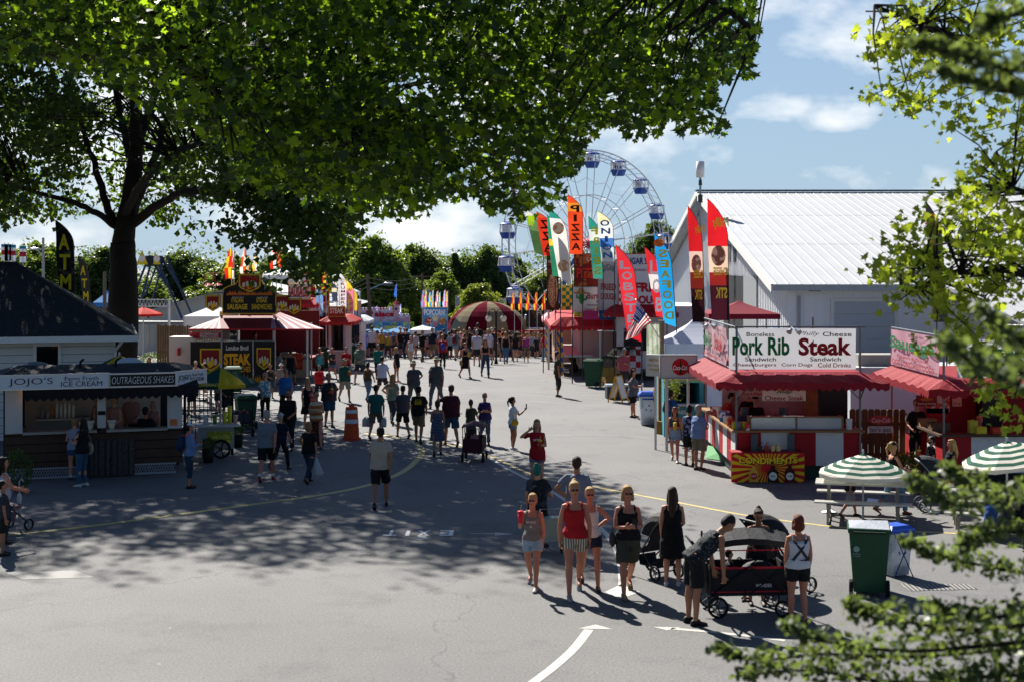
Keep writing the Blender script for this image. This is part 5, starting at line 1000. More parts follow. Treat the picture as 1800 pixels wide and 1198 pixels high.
s = shape_sign(BP,l2(1050),l2(1096),PZ(570,60),PZ(552,60),-1.2,'1c4a8a',[('e8ecf0',[('OREOS',l2(1070),PZ(561,60)+.0,.75,.2,dict(bold=.03))])])
s = shape_sign(BP,l2(1022),l2(1049),PZ(568,61),PZ(552,61),-1.2,'b82a6a',[])
mb = MB(); mb.box(l2(1008),l2(1010)+.5,-.5,-.2,PZ(556,66),PZ(549,66)); mb.build('string_light_box',mat('d8b83a',pat='spots',h2='2a8a3a',ps=9),BP)
t = thing('pretzel_board','tall dark board with roasted nut picture','sign',(PX(961,72),72,gz(72))); s = shape_sign(t,0,PX(982,72)-PX(961,72),PZ(545,72)-gz(72),PZ(448,72)-gz(72),0,mat('3a2018',pat='blotch',h2='6a3a24',ps=2),[('e8d8b8',[('NUTS',.3,PZ(455,72),.4,.15)])]); mb = MB(); mb.box(.05,.15,.1,.2,0,PZ(545,72)-gz(72)); mb.box(.4,.5,.1,.2,0,PZ(545,72)-gz(72)); mb.build('leg',alu,t)
mb = MB(); mb.ell((.3,-.05,PZ(505,72)),(.25,.04,.9),14,8); mb.build('nut_print',mat('8a6a48',pat='spots',h2='d0b890',ps=14),s,True)
LS = thing('lattice_stall','yellow and green trimmed lemonade stall with pink awning','food stall',(PX(975,76),76,gz(76))); mb = MB(); mb.box(0,2.0,.3,5,.2,2.6); mb.build('body',mat('b89a86',var=.15),LS)
awning(LS,-.3,2,0,5,2.7,2.45,.3,mat('d8a0a8',tr=.3),n=14)
for i in range(4): mb = MB(); mb.box(-.35,-.27,i*1.4,i*1.4+.1,0,2.5); mb.build('post',mat('d8b03a',pat='stripe',h2='2a5aa8',ps=2.5,axis=2),LS)
s = shape_sign(LS,.4,1.9,2.8,4.3,.1,mat('2a7a4a',pat='checker',h2='d8c03a',ps=5),[],frame='d8b83a')
t = thing('fun_food_sign','dark food sign with white letters behind the round tent','sign',(PX(925,95),95,gz(95))); s = shape_sign(t,0,PX(975,95)-PX(925,95),PZ(575,95)-gz(95),PZ(545,95)-gz(95),0,mat('2a1c1a',pat='blotch',h2='5a3a28',ps=2),[('e0d8c8',[('FUN',1.2,PZ(550,95)-gz(95),1.0,.35)])])
s = shape_sign(t,-.6,2.0,PZ(598,95)-gz(95),PZ(580,95)-gz(95),-.1,'a82220',[('e8c83a',[('PIZZA  EARS',.7,PZ(590,95)-gz(95),2.2,.25)])]); mb = MB(); mb.box(-.5,2.0,.1,3,0,PZ(580,95)-gz(95)); mb.build('counter',mat('6a4a3a'),t)
# round tent
c = Vector((PX(857,97),97,gz(97))); RT = thing('round_tent','round maroon and beige striped tent with domed roof','tent',c); Rr = 146/2500*97/2; zt = PZ(530,97)-c.z; ze_ = PZ(578,97)-c.z
mb = MB(); n = 12; K = 8
for j in range(n):
    a0,a1 = 2*math.pi*j/n,2*math.pi*(j+1)/n
    for i in range(K):
        f = lambda s: zt-(zt-ze_)*(1-math.sqrt(max(0,1-.97*s*s)))/.83; s0,s1 = math.sin(i/K*1.57),math.sin((i+1)/K*1.57); am = (a0+a1)/2; r1 = .985
        mb.add([(Rr*s_*k_*math.cos(a),Rr*s_*k_*math.sin(a),f(s_)) for s_,a,k_ in ((s0,a0,1),(s1,a0,1),(s1,am,r1),(s1,a1,1),(s0,a1,1),(s0,am,r1))],[(0,1,2,5),(5,2,3,4)],j % 2)
    mb.add([(Rr*math.cos(a),Rr*math.sin(a),z) for a,z in ((a0,ze_),(a1,ze_),(a1,ze_-.25),(a0,ze_-.25))]+[(Rr*math.cos((a0+a1)/2),Rr*math.sin((a0+a1)/2),ze_-.4)],[(0,3,4,2,1)],1-j % 2)
mb.build('canopy',[mat('6a1228',tr=.3,var=.1,bump=.3,rough=1,spec=.05),mat('94886e',tr=.3,var=.1,bump=.3,rough=1,spec=.05)],RT)
mb = MB()
for k in range(8): a = k*.785+.2; mb.tube([(Rr*.95*math.cos(a),Rr*.95*math.sin(a),0),(Rr*.95*math.cos(a),Rr*.95*math.sin(a),ze_)],.05,6)
mb.build('poles',whitep,RT); mb = MB(); mb.cyl(0,0,0,1.1,Rr*.6,Rr*.6,20); mb.build('counter',mat('a8622a',pat='blotch',h2='7a1c28',ps=2),RT); mb = MB(); mb.cyl(0,0,zt-.03,zt+.12,.12,.02,8); mb.build('finial',mat('6a1626'),RT)
# double globe lamp
c = Vector((PX(872,80),80,gz(80))); LP = thing('globe_lamp','black lamp post with two white globes before the round tent','street lamp',c); H = PZ(548,80)-c.z; mb = MB(); mb.tube([(0,0,0),(0,0,.3),(0,0,H)],[.12,.06,.05])
for sg_ in (-1,1): mb.tube([(0,0,H-.2)]+[(sg_*(.21-.21*math.cos(R(a))),0,H-.15+.30*math.sin(R(a))) for a in (20,50,90,130,165,180)],.028,6)
mb.build('post',blk,LP)
for sg_ in (-1,1): mb = MB(); mb.ell((sg_*.42,0,H-.38),(.17,.17,.19),16,10); mb.build('globe',mat('d8d4cc',rough=.3,tr=.3),LP,True)
for sg_ in (-1,1): mb = MB(); mb.cyl(sg_*.42,0,H-.22,H-.12,.11,.03,10); mb.build('cap',blk,LP)
# ================================================================ FERRIS WHEEL
FY = 104; c = P(1033,428,FY); FW = thing('ferris_wheel','white ferris wheel with blue and white cabins','ferris wheel',(c.x,FY,gz(FY)),R(28)); Zc = c.z-gz(FY); RR = 163/2500*FY
wm = mat('c9ccd0',rough=.5,var=.05)
mb = MB(); N_ = 18; dz_ = .55
for sy in (-dz_,dz_):
    for rr,q in ((RR,.05),(RR-.5,.035),(RR*.52,.03)):
        mb.tube([(rr*math.cos(2*math.pi*i/72),sy,Zc+rr*math.sin(2*math.pi*i/72)) for i in range(73)],q,5)
    for i in range(72):
        a,b_ = 2*math.pi*i/72,2*math.pi*(i+1)/72; mb.tube([(RR*math.cos(a),sy,Zc+RR*math.sin(a)),((RR-.5)*math.cos(b_),sy,Zc+(RR-.5)*math.sin(b_))],.018,4)
rim = mb.build('rim',wm,FW)
mb = MB()
for i in range(N_):
    a = 2*math.pi*(i+.35)/N_; ca,sa = math.cos(a),math.sin(a)
    for sy in (-dz_,dz_): mb.tube([(ca*.3,sy*.7,Zc+sa*.3),(ca*RR,sy,Zc+sa*RR)],.032,5)
    mb.tube([(ca*RR,-dz_,Zc+sa*RR),(ca*RR,dz_,Zc+sa*RR)],.03,5); mb.tube([(ca*RR*.52,-dz_,Zc+sa*RR*.52),(ca*RR*.52,dz_,Zc+sa*RR*.52)],.02,4)
    b_ = 2*math.pi*(i+1.35)/N_; q = [(RR*.72*math.cos(a)*(1),dz_,Zc+RR*.72*sa),(RR*.66*math.cos((a+b_)/2),dz_,Zc+RR*.66*math.sin((a+b_)/2)),(RR*.72*math.cos(b_),dz_,Zc+RR*.72*math.sin(b_))]; mb.tube(q,.015,4)
mb.build('spokes',wm,FW)
mb = MB(); mb.tube([(0,-dz_*1.6,Zc),(0,dz_*1.6,Zc)],.35,14); mb.build('hub',mat('b8283a'),FW)
mb = MB()
for sy in (-1.1,1.1):
    for sx_ in (-3.2,3.2): mb.tube([(0,sy,Zc),(sx_,sy*1.5,0)],[.12,.18],6)
    mb.tube([(-2,sy*1.3,Zc*.37),(2,sy*1.3,Zc*.37)],.08,5)
mb.build('support_frame',mat('2a4a8a',rough=.5),FW)
cabw = mat('e0e2e6',rough=.4,var=.03); cabb = mat('1e4a9a',rough=.4)
for i in range(N_):
    a = 2*math.pi*(i+.35)/N_; x,z = math.cos(a)*RR,Zc+math.sin(a)*RR-.12
    mb = MB(); 
    for (r0,z0,r1,z1) in ((.42,-1.12,.6,-.68),): mb.cyl(x,0,z+z0,z+z1,r0,r1,12)
    cab = mb.build('cabin',cabb,FW)
    mb = MB(); mb.cyl(x,0,z-.675,z-.62,.62,.62,12); mb.box(x-.3,x+.3,.3,.33,z-.6,z-.14); 
    for k in range(8): t_ = k*math.pi/4; mb.tube([(x+.6*math.cos(t_),.6*math.sin(t_),z-.62),(x+.55*math.cos(t_),.55*math.sin(t_),z-.12)],.035,4)
    mb.build('cabin_bars',cabw,cab)
    mb = MB(); mb.ell((x,0,z-.12),(.6,.6,.16),12,5,a0=0); mb.build('cabin_roof',cabb,cab,True)
# other rides on the left: blue A-frame with sun panels
c = Vector((PX(275,88),88,gz(88))); SW = thing('swing_ride','blue lattice A-frame ride with yellow triangle panels behind the trees','ride',c); bl = mat('26395a',rough=.5)
def L3(x,y,Y=88): return Vector((PX(x,Y)-c.x,0,PZ(y,Y)-c.z))
mb = MB(); 
for a,b_ in (((262,450),(235,520)),((262,450),(305,520)),((273,450),(320,560)),((268,452),(240,560))):
    p,q = L3(*a),L3(*b_); mb.tube([p,q],.075,6); mb.tube([p+Vector((.5,.8,0)),q+Vector((.5,.8,0))],.06,6)
mb.build('frame',bl,SW); mb = MB(); p = L3(268,451); mb.box(p.x-.4,p.x+.4,-.2,1,p.z-.6,p.z+.05); mb.build('drive_head',mat('2a3440'),SW)
for (x,yt,yb,wv) in ((252,440,465,20),(278,442,465,12)):
    mb = MB(); a_,b_,t_ = L3(x-wv/2,yb),L3(x+wv/2,yb),L3(x+(0 if wv == 20 else -4),yt); mb.prism([(a_.x,a_.z),(b_.x,b_.z),(t_.x,t_.z)],-.35,-.25); pn = mb.build('triangle_panel',mat('e0c22a'),SW)
    mb = MB(); mb.tube([(x_ := (a_.x+b_.x)/2,-.37,a_.z+.35),(x_,-.355,a_.z+.35)],.2,14); mb.build('sun_print',mat('e8e0d0'),pn)
t = thing('ride_platform','white trussed ride platform behind the cottage','ride',(PX(236,84),84,gz(84))); mb = MB(); w_ = PX(300,84)-PX(236,84); z_ = PZ(528,84)-gz(84)
mb.box(0,w_,0,.1,z_,z_+.06); mb.box(0,w_,0,.1,z_-.4,z_-.34)
for i in range(10): mb.tube([(i*w_/10,.05,z_-.37),((i+.5)*w_/10,.05,z_+.03),((i+1)*w_/10,.05,z_-.37)],.03,4)
mb.build('truss',whitep,t); mb = MB(); mb.tube([(.1,.05,0),(.1,.05,z_)],.08); mb.tube([(w_-.1,.05,0),(w_-.1,.05,z_)],.08); mb.build('leg',alu,t)
tent(163,195,511,532,75,'blue and white peaked tent left of the old maple','3f86c6',depth=2)
# ================================================================ UTILITY POLES, LAMPS
def upole(x,ytop,Y,label,lamp=None,lean=0,cross=False,tra=False,r=.14,col_='5b4b3c',name='utility_pole'):
    c = Vector((PX(x,Y),Y,gz(Y))); t = thing(name,label,'pole',c); H = PZ(ytop,Y)-c.z; mb = MB(); mb.tube([(lean,0,0),(0,0,H)],[r,r*.7],8); mb.build('post',mat(col_,var=.3),t)
    if lamp: mb = MB(); lx_ = lamp/2500*Y; mb.tube([(0,0,H-1.1),(lx_*.5,0,H-.75),(lx_*.8,0,H-.62)],.035,5); a_ = mb.build('lamp_arm',alu,t); mb = MB(); mb.ell((lx_*.95,0,H-.62),(.35,.14,.07),10,5); mb.build('lamp_head',alu,a_,True)
    if cross: mb = MB(); mb.box(-.8,.9,-.06,.06,H-.35,H-.25); mb.build('crossarm',mat(col_),t)
    if tra: mb = MB(); mb.cyl(.45,0,H-2.2,H-1.4,.22,.22,12); mb.build('transformer',mat('8d9196'),t,True)
    return t
upole(646,482,96,'leaning wooden utility pole with street lamp arm',lamp=38,lean=.35)
upole(742,480,118,'wooden utility pole with crossarm and grey transformer',cross=True,tra=True)
upole(184,478,70,'grey pole left of the old maple trunk',r=.12,col_='6a655e')
upole(76,418,80,'light grey street lamp above the cottage roof',lamp=-16,r=.1,col_='a5a9ad',name='street_lamp')
wi = MB()
for dy in (0,8,16): wi.tube([P(646,488+dy,96)+(P(742,484+dy,118)-P(646,488+dy,96))*s+Vector((0,0,-1.4*s*(1-s))) for s in [k/8 for k in range(9)]],.018,4); wi.tube([P(646,488+dy,96)+(P(545,520+dy,80)-P(646,488+dy,96))*s+Vector((0,0,-.8*s*(1-s))) for s in [k/8 for k in range(9)]],.018,4)
wi.tube([P(742,484,118)+(P(1000,500,120)-P(742,484,118))*(k/8)+Vector((0,0,-1.2*(k/8)*(1-k/8))) for k in range(9)],.02,4)
tag(wi.build('overhead_wires',blk),'thin black wires strung between the utility poles','wires')
# ================================================================ BUTCHER STALL
BY = 63; bx = PX(386,BY); BB = thing('sausage_steak_stall','black and red butcher themed stall with flame sign and striped metal awning','food stall',(bx,BY,0))
def lb(x,Y=BY): return PX(x,Y)-bx
mb = MB(); mb.box(lb(386),lb(548),0,4,1.0,1.06,1); mb.box(lb(386),lb(386)+.06,0,4,.3,3.1); mb.box(lb(480),lb(480)+.06,0,.3,.3,3.1); mb.box(lb(546),lb(548),0,.15,.2,2.6); mb.box(lb(392),lb(540),3.9,4,.3,3.0,1)
mb.box(lb(388),lb(415),.3,.36,1.1,2.5); mb.build('body',[mat('b4a79a',var=.1),mat('7a2226',var=.3)],BB)
mb = MB(); mb.box(lb(401),lb(416),.22,.26,1.45,2.35); w_ = mb.build('window',whitep,BB); mb = MB(); mb.box(lb(402.5),lb(414.5),.2,.215,1.52,2.28); mb.build('pane',glassmat(),w_)
mb = MB(); mb.box(lb(447),lb(478),-.1,.4,1.35,1.75); mb.build('counter_box',red,BB); mb = MB(); mb.box(lb(495),lb(520),-.3,.1,1.25,1.3); mb.box(lb(482),lb(545),.0,.05,.2,1.2); mb.build('counter',mat('8a7d6c'),BB)
mb = MB(); mb.box(lb(515),lb(532),-.04,-.005,.55,1.25); mb.build('picture_panel',mat('a8301e',pat='blotch',h2='7a1512',ps=3),BB)
# metal awning: striped standing seam
mb = MB(); z1,z2 = PZ(555,BY),PZ(578,61.6)
def aw_face(a,b_,c_,d_,n,m0,m1):
    A_,B_,C__,D_ = map(Vector,(a,b_,c_,d_))
    for i in range(n): s,e = i/n,(i+1)/n; mb.add([A_+(B_-A_)*s,D_+(C__-D_)*s,D_+(C__-D_)*e,A_+(B_-A_)*e],[(0,1,2,3)],m0 if i % 2 else m1)
aw_face((lb(386),0,z1),(lb(478),0,z1),(lb(476,61.6),-1.4,z2),(lb(388,61.6),-1.4,z2),12,0,0)
aw_face((lb(388),1.5,z1),(lb(386),0,z1),(lb(388,61.6),-1.4,z2),(lb(331,61.6),-1.4,z2),9,0,1)
aw_face((lb(478),0,z1),(lb(482),1.5,z1+.1),(lb(570,61.6),-1.4,z2),(lb(476,61.6),-1.4,z2),9,0,2)
aw_face((lb(386),0,z1),(lb(478),0,z1),(lb(482),4.5,z1-.2),(lb(386),4.5,z1-.2),1,0,0)
mb.build('awning',[mat('6e0812',rough=.7,var=.1),mat('b0a4a6',rough=.7),mat('9a7480',rough=.6)],BB)
mb = MB(); mb.box(lb(331,61.6),lb(570,61.6),-1.43,-1.4,z2-.06,z2+.01); mb.build('fascia',mat('b82430'),BB)
for x in (389,481,540): mb = MB(); mb.tube([(lb(x,61.8),-1.2,0),(lb(x,61.8),-1.2,z2)],.05,8); mb.build('post',whitep,BB)
# big sign
zS = lambda y: PZ(y,BY); sx0,sx1 = lb(392),lb(488)
out_ = [(sx0,zS(552)),(sx1,zS(552)),(sx1,zS(524)),(sx1-.05,zS(507)),(sx1-.3,zS(502)),(lb(465),zS(499)),(lb(462),zS(494)),(lb(418),zS(494)),(lb(415),zS(499)),(sx0+.3,zS(502)),(sx0+.05,zS(507)),(sx0,zS(524))]
mb = MB(); mb.prism(out_,-.2,-.08,0); cen = Vector(((sx0+sx1)/2,0,zS(525)))
mb.prism([((p[0]-cen.x)*.965+cen.x,(p[1]-cen.z)*.93+cen.z) for p in out_],-.215,-.201,1); s = mb.build('sign_board',[mat('d8b82a',rough=.4),mat('131214',rough=.4)],BB)
words(s,'e0bd2c',[('ITALIAN',lb(419),zS(528),.52,.19,dict(bold=.02)),('SAUSAGE',lb(419),zS(539),.9,.24,dict(bold=.03)),('STEAK',lb(462),zS(528),.5,.19,dict(bold=.02)),('SANDWICHES',lb(462),zS(539),.9,.24,dict(bold=.02))],y=-.23); words(s,'d8d4d0',[('Charbroiled',lb(420),zS(522.5),.5,.06),('London Broil',lb(463),zS(522.5),.46,.06)],y=-.23)
def flames(parent,x0,x1,z0,h,y,colr,n=16,seed=1):
    rg = random.Random(seed); mb = MB(); w = (x1-x0)/n
    for i in range(n):
        x = x0+i*w; hh = h*rg.uniform(.45,1); b_ = rg.uniform(-.4,.4)*w; mb.add([(x-w*.2,y,z0),(x+w*1.2,y,z0),(x+w*1.0,y-.002,z0+hh*.4),(x+w*.6+b_,y,z0+hh),(x+w*.5,y,z0+hh*.55),(x+w*.1,y,z0+hh*.7),(x,y,z0+hh*.3)],[(0,1,2,3,4,5,6)])
    return mb.build('flame_print',mat(colr,var=.3,scale=3),parent)
flames(s,sx0+.2,sx1-.2,zS(519),.28,-.225,'c8702a',20)
def crest(parent,cx_,cz_,w,h,y,border='d8b82a'):
    o = [(-.5,.5),(.5,.5),(.5,-.15),(.38,-.3),(0,-.5),(-.38,-.3),(-.5,-.15)]
    mb = MB(); mb.prism([(cx_+a*w,cz_+b_*h) for a,b_ in o[::-1]],y,y+.05,0); mb.prism([(cx_+a*w*.93,cz_+b_*h*.93) for a,b_ in o[::-1]],y-.008,y-.001,1); mb.prism([(cx_+a*w*.80,cz_+b_*h*.80+.01*h) for a,b_ in o[::-1]],y-.014,y-.009,2)
    s_ = mb.build('crest',[mat('1a1614'),mat(border),mat('7c1a1a',var=.2)],parent)
    mb = MB()                                     # plain figures around a yellow cut
    for k,(px_,pz_,r_) in enumerate([(-.25,-.02,.1),(-.1,.06,.09),(.08,.07,.09),(.24,-.02,.1)]): mb.prism([(cx_+(px_+r_*math.cos(a)*.7)*w,cz_+(pz_-.06+r_*1.4*math.sin(a))*h) for a in [i*math.pi/5 for i in range(10)]][::-1],y-.02,y-.015)
    mb.build('figure_print',mat('cfc4b4'),s_); mb = MB(); mb.prism([(cx_+a*w,cz_+b_*h) for a,b_ in ((-.16,-.12),(-.04,-.34),(.2,-.2),(.12,.02))],y-.026,y-.021); mb.build('cleaver_print',mat('e0b82a'),s_)
    return s_
cr = crest(s,lb(441),zS(498),1.05,.85,-.28); words(cr,'b82020',[('BUTCHER',lb(441),zS(489.5),.8,.2,dict(bold=.03)),('BOYS',lb(441),zS(506.5),.45,.16,dict(bold=.03))],y=-.32)
for i,(x,yt) in enumerate([(374,519),(496.5,519),(517,525)]):
    c = P(x,yt+14,62); t = thing('shield_sign',['hanging shield crest sign on the left of the big flame sign','hanging shield crest sign just right of the big flame sign','hanging shield crest sign farthest right of the flame sign'][i],'sign',(c.x,62,c.z)); crest(t,0,0,.66,.72,0); mb = MB(); mb.box(-.32,.42 if i else .5,-.02,.02,.42,.46); mb.tube([(-.25,0,.36),(-.25,0,.43)],.01,4); mb.tube([(.25,0,.36),(.25,0,.43)],.01,4); mb.build('bracket',blk,t)
for i,x in enumerate((365,382)):
    c = P(x,500,62.5); t = thing('gooseneck_lamp',['red gooseneck lamp left of its twin above the shield crest','red gooseneck lamp right of its twin above the shield crest'][i],'lamp',c); mb = MB(); mb.tube([(.35,0,.15),(.3,0,.42),(.1,0,.52),(-.1,0,.42),(-.16,0,.2),(0,0,.05)],.02,6); mb.build('arm',red,t); mb = MB(); mb.tube([(0,0,.06),(.02,0,-.06)],[.04,.22],14); mb.build('shade',mat('b02028',rough=.35),t)
# front barrier banners
BN = 60.8; x0_ = PX(358,BN); t = thing('banner_fence','barrier of black steak banners with flames in front of the butcher stall','fence',(x0_,BN,0))
def l4(x): return PX(x,BN)-x0_
zt_,zb_ = PZ(600,BN),.12
for i,(a,b_) in enumerate(((335,388),(391,444),(446,483))):
    mb = MB(); mb.box(l4(a),l4(b_),0,.03,zb_,zt_ if i else zt_); p = mb.build('banner_panel',mat('151416',rough=.5),t)
    if i == 1: words(p,'e8e4e0',[('London Broil',l4(417),PZ(611,BN),.95,.2)],y=-.01); words(p,'f0a81c',[('STEAK',l4(417),PZ(631,BN),1.15,.5,dict(bold=.05)),('SANDWICHES',l4(417),PZ(648,BN),1.15,.24,dict(bold=.02))],y=-.01)
    if i == 2: crest(p,l4(464),PZ(630,BN),.66,1.0,-.03)
    if i == 0: crest(p,l4(370),PZ(632,BN),.95,1.05,-.03)
    flames(p,l4(a)+.03,l4(b_)-.03,zb_+.02,.5,-.012,'c88a1c',9,i+5)
mb = MB()
for x in (334,389.5,445,484): mb.tube([(l4(x),-.02,0),(l4(x),-.02,zt_+.03)],.025,6)
mb.tube([(l4(334),-.02,zt_+.03),(l4(484),-.02,zt_+.03)],.02,6); mb.build('rail',alu,t)
t = thing('pierogi_sign','red banner reading homemade pierogies left of the butcher stall','sign',(PX(333,61.5),61.5,0)); s = shape_sign(t,0,PX(388,61.5)-PX(333,61.5),PZ(594,61.5),PZ(584,61.5),0,'b02430',[('e8e0dc',[('HOMEMADE',.85,PZ(587,61.5),.8,.1,dict(shear=.2)),('PIEROGIES',.85,PZ(591.7,61.5),.8,.1,dict(shear=.2))])]); mb = MB(); mb.tube([(.05,.1,0),(.05,.1,PZ(584,61.5))],.03); mb.tube([(1.3,.1,0),(1.3,.1,PZ(584,61.5))],.03); mb.build('leg',alu,t)
# white cabinet with red canister, picket fence, tent
c = G(316,668); t = thing('white_cabinet','tall white cabinet with a fire extinguisher beside the steak banners','cabinet',(PX(297,61),61,0)); w_ = PX(335,61)-PX(297,61); mb = MB(); mb.box(0,w_,0,1,.02,PZ(592,61)); mb.build('body',mat('d2cec2',rough=.4,var=.03),t); mb = MB(); mb.cyl(w_*.48,-.09,PZ(624,61),PZ(611,61),.07,.07,10); mb.build('extinguisher',mat('b8201c'),t)
t = thing('picket_fence','weathered wooden fence behind the white cabinet','fence',(PX(276,64),64,0)); mb = MB(); w_ = PX(388,64)-PX(276,64); k = 26
for i in range(k): mb.box(i*w_/k,(i+1)*w_/k-.015,0,.03,0,PZ(570+(i % 3),64)-.004*i)
mb.build('pickets',mat('6a5540',rough=.9,var=.4,scale=2,bump=.5),t); mb = MB(); mb.box(0,w_,.035,.07,1.2,1.3); mb.build('rail',mat('5a4836'),t)
tent(322,398,537,556,72,'white frame tent behind the butcher stall','dcdde0',depth=4,val=.9,walls='cfd0d4')
# ================================================================ LEFT MIDWAY STALLS
def stall(x0,x1,ytop,ysign,Y,label,body,signc,items=(),aw=None,name='food_stall'):
    X0,X1 = PX(x0,Y),PX(x1,Y); g0 = gz(Y); t = thing(name,label,'food stall',(X0,Y,g0)); w = X1-X0; zs = PZ(ysign,Y)-g0; zt = PZ(ytop,Y)-g0; mb = MB(); mb.box(0,w,.4,3,0,.95); mb.box(0,.12,.4,3,.95,zs); mb.box(w-.12,w,.4,3,.95,zs); mb.box(.12,w-.12,2.8,3,.95,zs); mb.box(0,w,.4,3,zs,zs+.1); mb.build('body',mat(body,var=.15),t)
    mb = MB(); mb.box(-.05,w+.05,.1,.38,.96,1.02); mb.build('counter',whitep,t)
    s = board(t,'sign_board',.02,w-.02,zs+.11,zt,.2,signc if not isinstance(signc,str) else mat(signc,var=.1),frame=mat('c8a84a'))
    for colr,ws in items: words(s,colr,[(a_,b_*w,zs+.11+(zt-zs-.11)*c_,d_*w,e_*(zt-zs),dict(bold=.03)) for a_,b_,c_,d_,e_ in ws],y=.185)
    if aw: awning(t,0,w,.3,3,zs+.12,zs-.15,.5,mat(aw,tr=.3),n=12)
    rg = random.Random(int(x0)); 
    for i in range(5): mb = MB(); mb.box(.2+i*w/6,.2+i*w/6+w/9,2.7,2.79,1.2+rg.random()*.2,zs-.2-rg.random()*.3); mb.build('menu_picture',mat(rg.choice(['c8302a','d8b03a','3a80b0','d8d0c8','b04a6a'])),t)
    return t
stall(576,606,540,560,70,'small stall with a red steak sign and lit letters','b09a98','b02a26',[('f0e0c8',[('STEAK',.5,.6,.8,.5)])],aw='b8302c')
stall(506,545,500,530,74,'sausage stall with a white letter sign behind the shield crests','c0b4b0','d8ccc8',[('a81c2a',[('SAUSAGE',.45,.5,.9,.6)])],aw='c8303a')
stall(545,578,505,540,77,'tall red stall with a marquee arrow picture','9a3a34',mat('8e1f1e',pat='spots',h2='e0c040',ps=4),[('f0e8d8',[('7',.5,.5,.4,.7)])],aw='d8d8dc')
stall(604,634,530,560,86,'white and pink waffle stall behind the grey flags','d8c0c4',mat('d8b0b8',pat='blotch',h2='8ab0d0',ps=2),aw='d8dce0')
stall(742,786,541,590,94,'blue popcorn stall with striped tubs picture','2f7fb8',mat('3a8cc6',pat='blotch',h2='79b8de',ps=1),[('f4f4f0',[('POPCORN!',.5,.82,.85,.22)])])
t_ = bpy.data.objects['food_stall.004']; g_ = gz(94)
for (xa,ya,ra,cc) in ((753,565,.26,'a83a34'),(777,565,.26,'b87a4a'),(765,560,.2,'e0d0b0'),(765,570,.16,'d87a8a')): mb = MB(); mb.ell((PX(xa,94)-PX(742,94),.17,PZ(ya,94)-g_),(ra,.02,ra),14,8); mb.build('treat_print',mat(cc,pat='spots',h2='e8d8c0',ps=7),t_,True)
words(t_,'2a6aa8',[('BANANAS WAFFLES',.85,PZ(576.5,94)-g_,1.3,.1)],y=.15); words(t_,'e8f0f4',[('COTTON CANDY',.85,PZ(583,94)-g_,1.4,.16)],y=.15)
stall(505,545,480,500,82,'white peaked stall with a red J banner high up','d0c8c4','d8d2cc',[('b8202a',[('J',.8,.5,.2,.8)])])
stall(612,640,560,575,100,'low pink stall beside the castle','d8a8b0','d06a80',aw='d8d0d4')
stall(470,505,556,566,80,'narrow burgundy stall behind the butcher stall','7a2a30','8a2a30')
tent(583,625,500,514,95,'white peaked tent behind the small flags','d8dce4',depth=3)
tent(460,520,470,484,90,'white high peaked tent above the flame sign','d6d8dc',depth=4)
tent(720,760,573,580,90,'low white tent left of the popcorn stall','dcdee2',depth=3)
tent(545,585,518,530,86,'pale blue and white tent behind the ice banner','c0d0e4',depth=3)
tent(673,722,576,584,92,'blue canopy in front of the castle','3f8ac0',depth=3)
tent(632,672,578,584,95,'light blue canopy left of the castle gate','5a9cc8',depth=3)
# castle
c = Vector((PX(630,100),100,gz(100))); CA = thing('castle_facade','pink and white toy castle facade with battlements and tower','ride',c)
def l5(x): return PX(x,100)-c.x
zc = lambda y: PZ(y,100)-c.z
mb = MB(); mb.box(l5(630),l5(690),0,.4,0,zc(546)); mb.box(l5(690),l5(720),0,.4,0,zc(556))
for i in range(11): mb.box(l5(630+i*5.6),l5(633+i*5.6),0,.4,zc(546)+.001,zc(541))
for i in range(6): mb.box(l5(691+i*5),l5(693.5+i*5),0,.4,zc(556)+.001,zc(552))
mb.build('wall',mat('d0c2cc',pat='blotch',h2='d898ac',ps=1.6,var=.1),CA)
mb = MB(); mb.box(l5(692),l5(701),-.1,.3,zc(556),zc(536)); tw = mb.build('tower',mat('d8a8a8'),CA); mb = MB(); x_ = l5(696.5); mb.tube([(x_,.1,zc(536)+.003),(x_,.1,zc(527))],[.26,.01],4); mb.build('spire',mat('b03a44'),tw); mb = MB(); mb.tube([(x_,-.12,zc(543)),(x_,-.11,zc(543))],.1,12); mb.build('clock_face',mat('3a3a44'),tw)
mb = MB(); n = 12; xa,xb = l5(629),l5(652); mb.prism([(xa,0),(xb,0)]+[((xa+xb)/2+(xb-xa)/2*math.cos(math.pi*i/n),zc(572)+.9*math.sin(math.pi*i/n)) for i in range(n+1)],-.1,-.02); mb.build('gate',mat('5a7088'),CA)
words(CA,'c81c34',[('P',l5(650),zc(552),.5,.5,dict(bold=.06)),('alace',l5(676),zc(552),1.4,.4,dict(bold=.05))],y=-.05)
s = shape_sign(CA,l5(660),l5(718),zc(583),zc(566),-.25,mat('d8d070',pat='blotch',h2='6ab0d0',ps=1.2),[('3a4a9a',[('PALACE',l5(690),zc(570),1.3,.22)])],frame='7ab0d0')
stall(800,835,520,540,118,'grey stall roof sign far behind the round tent','8a9098','9aa6b2')
stall(845,890,525,545,120,'far grey and white stall above the round tent','a8a8ac','b4bcc6')

tt = stall(1170,1240,664,674,42.6,'small white posted drink stall with teal panels behind the soda sign','3a8a96','c8c4c0')
words(tt,'d8dce0',[('CONES',.45,.75,.4,.12),('Lemonade',.85,.6,.3,.08)],y=.39)
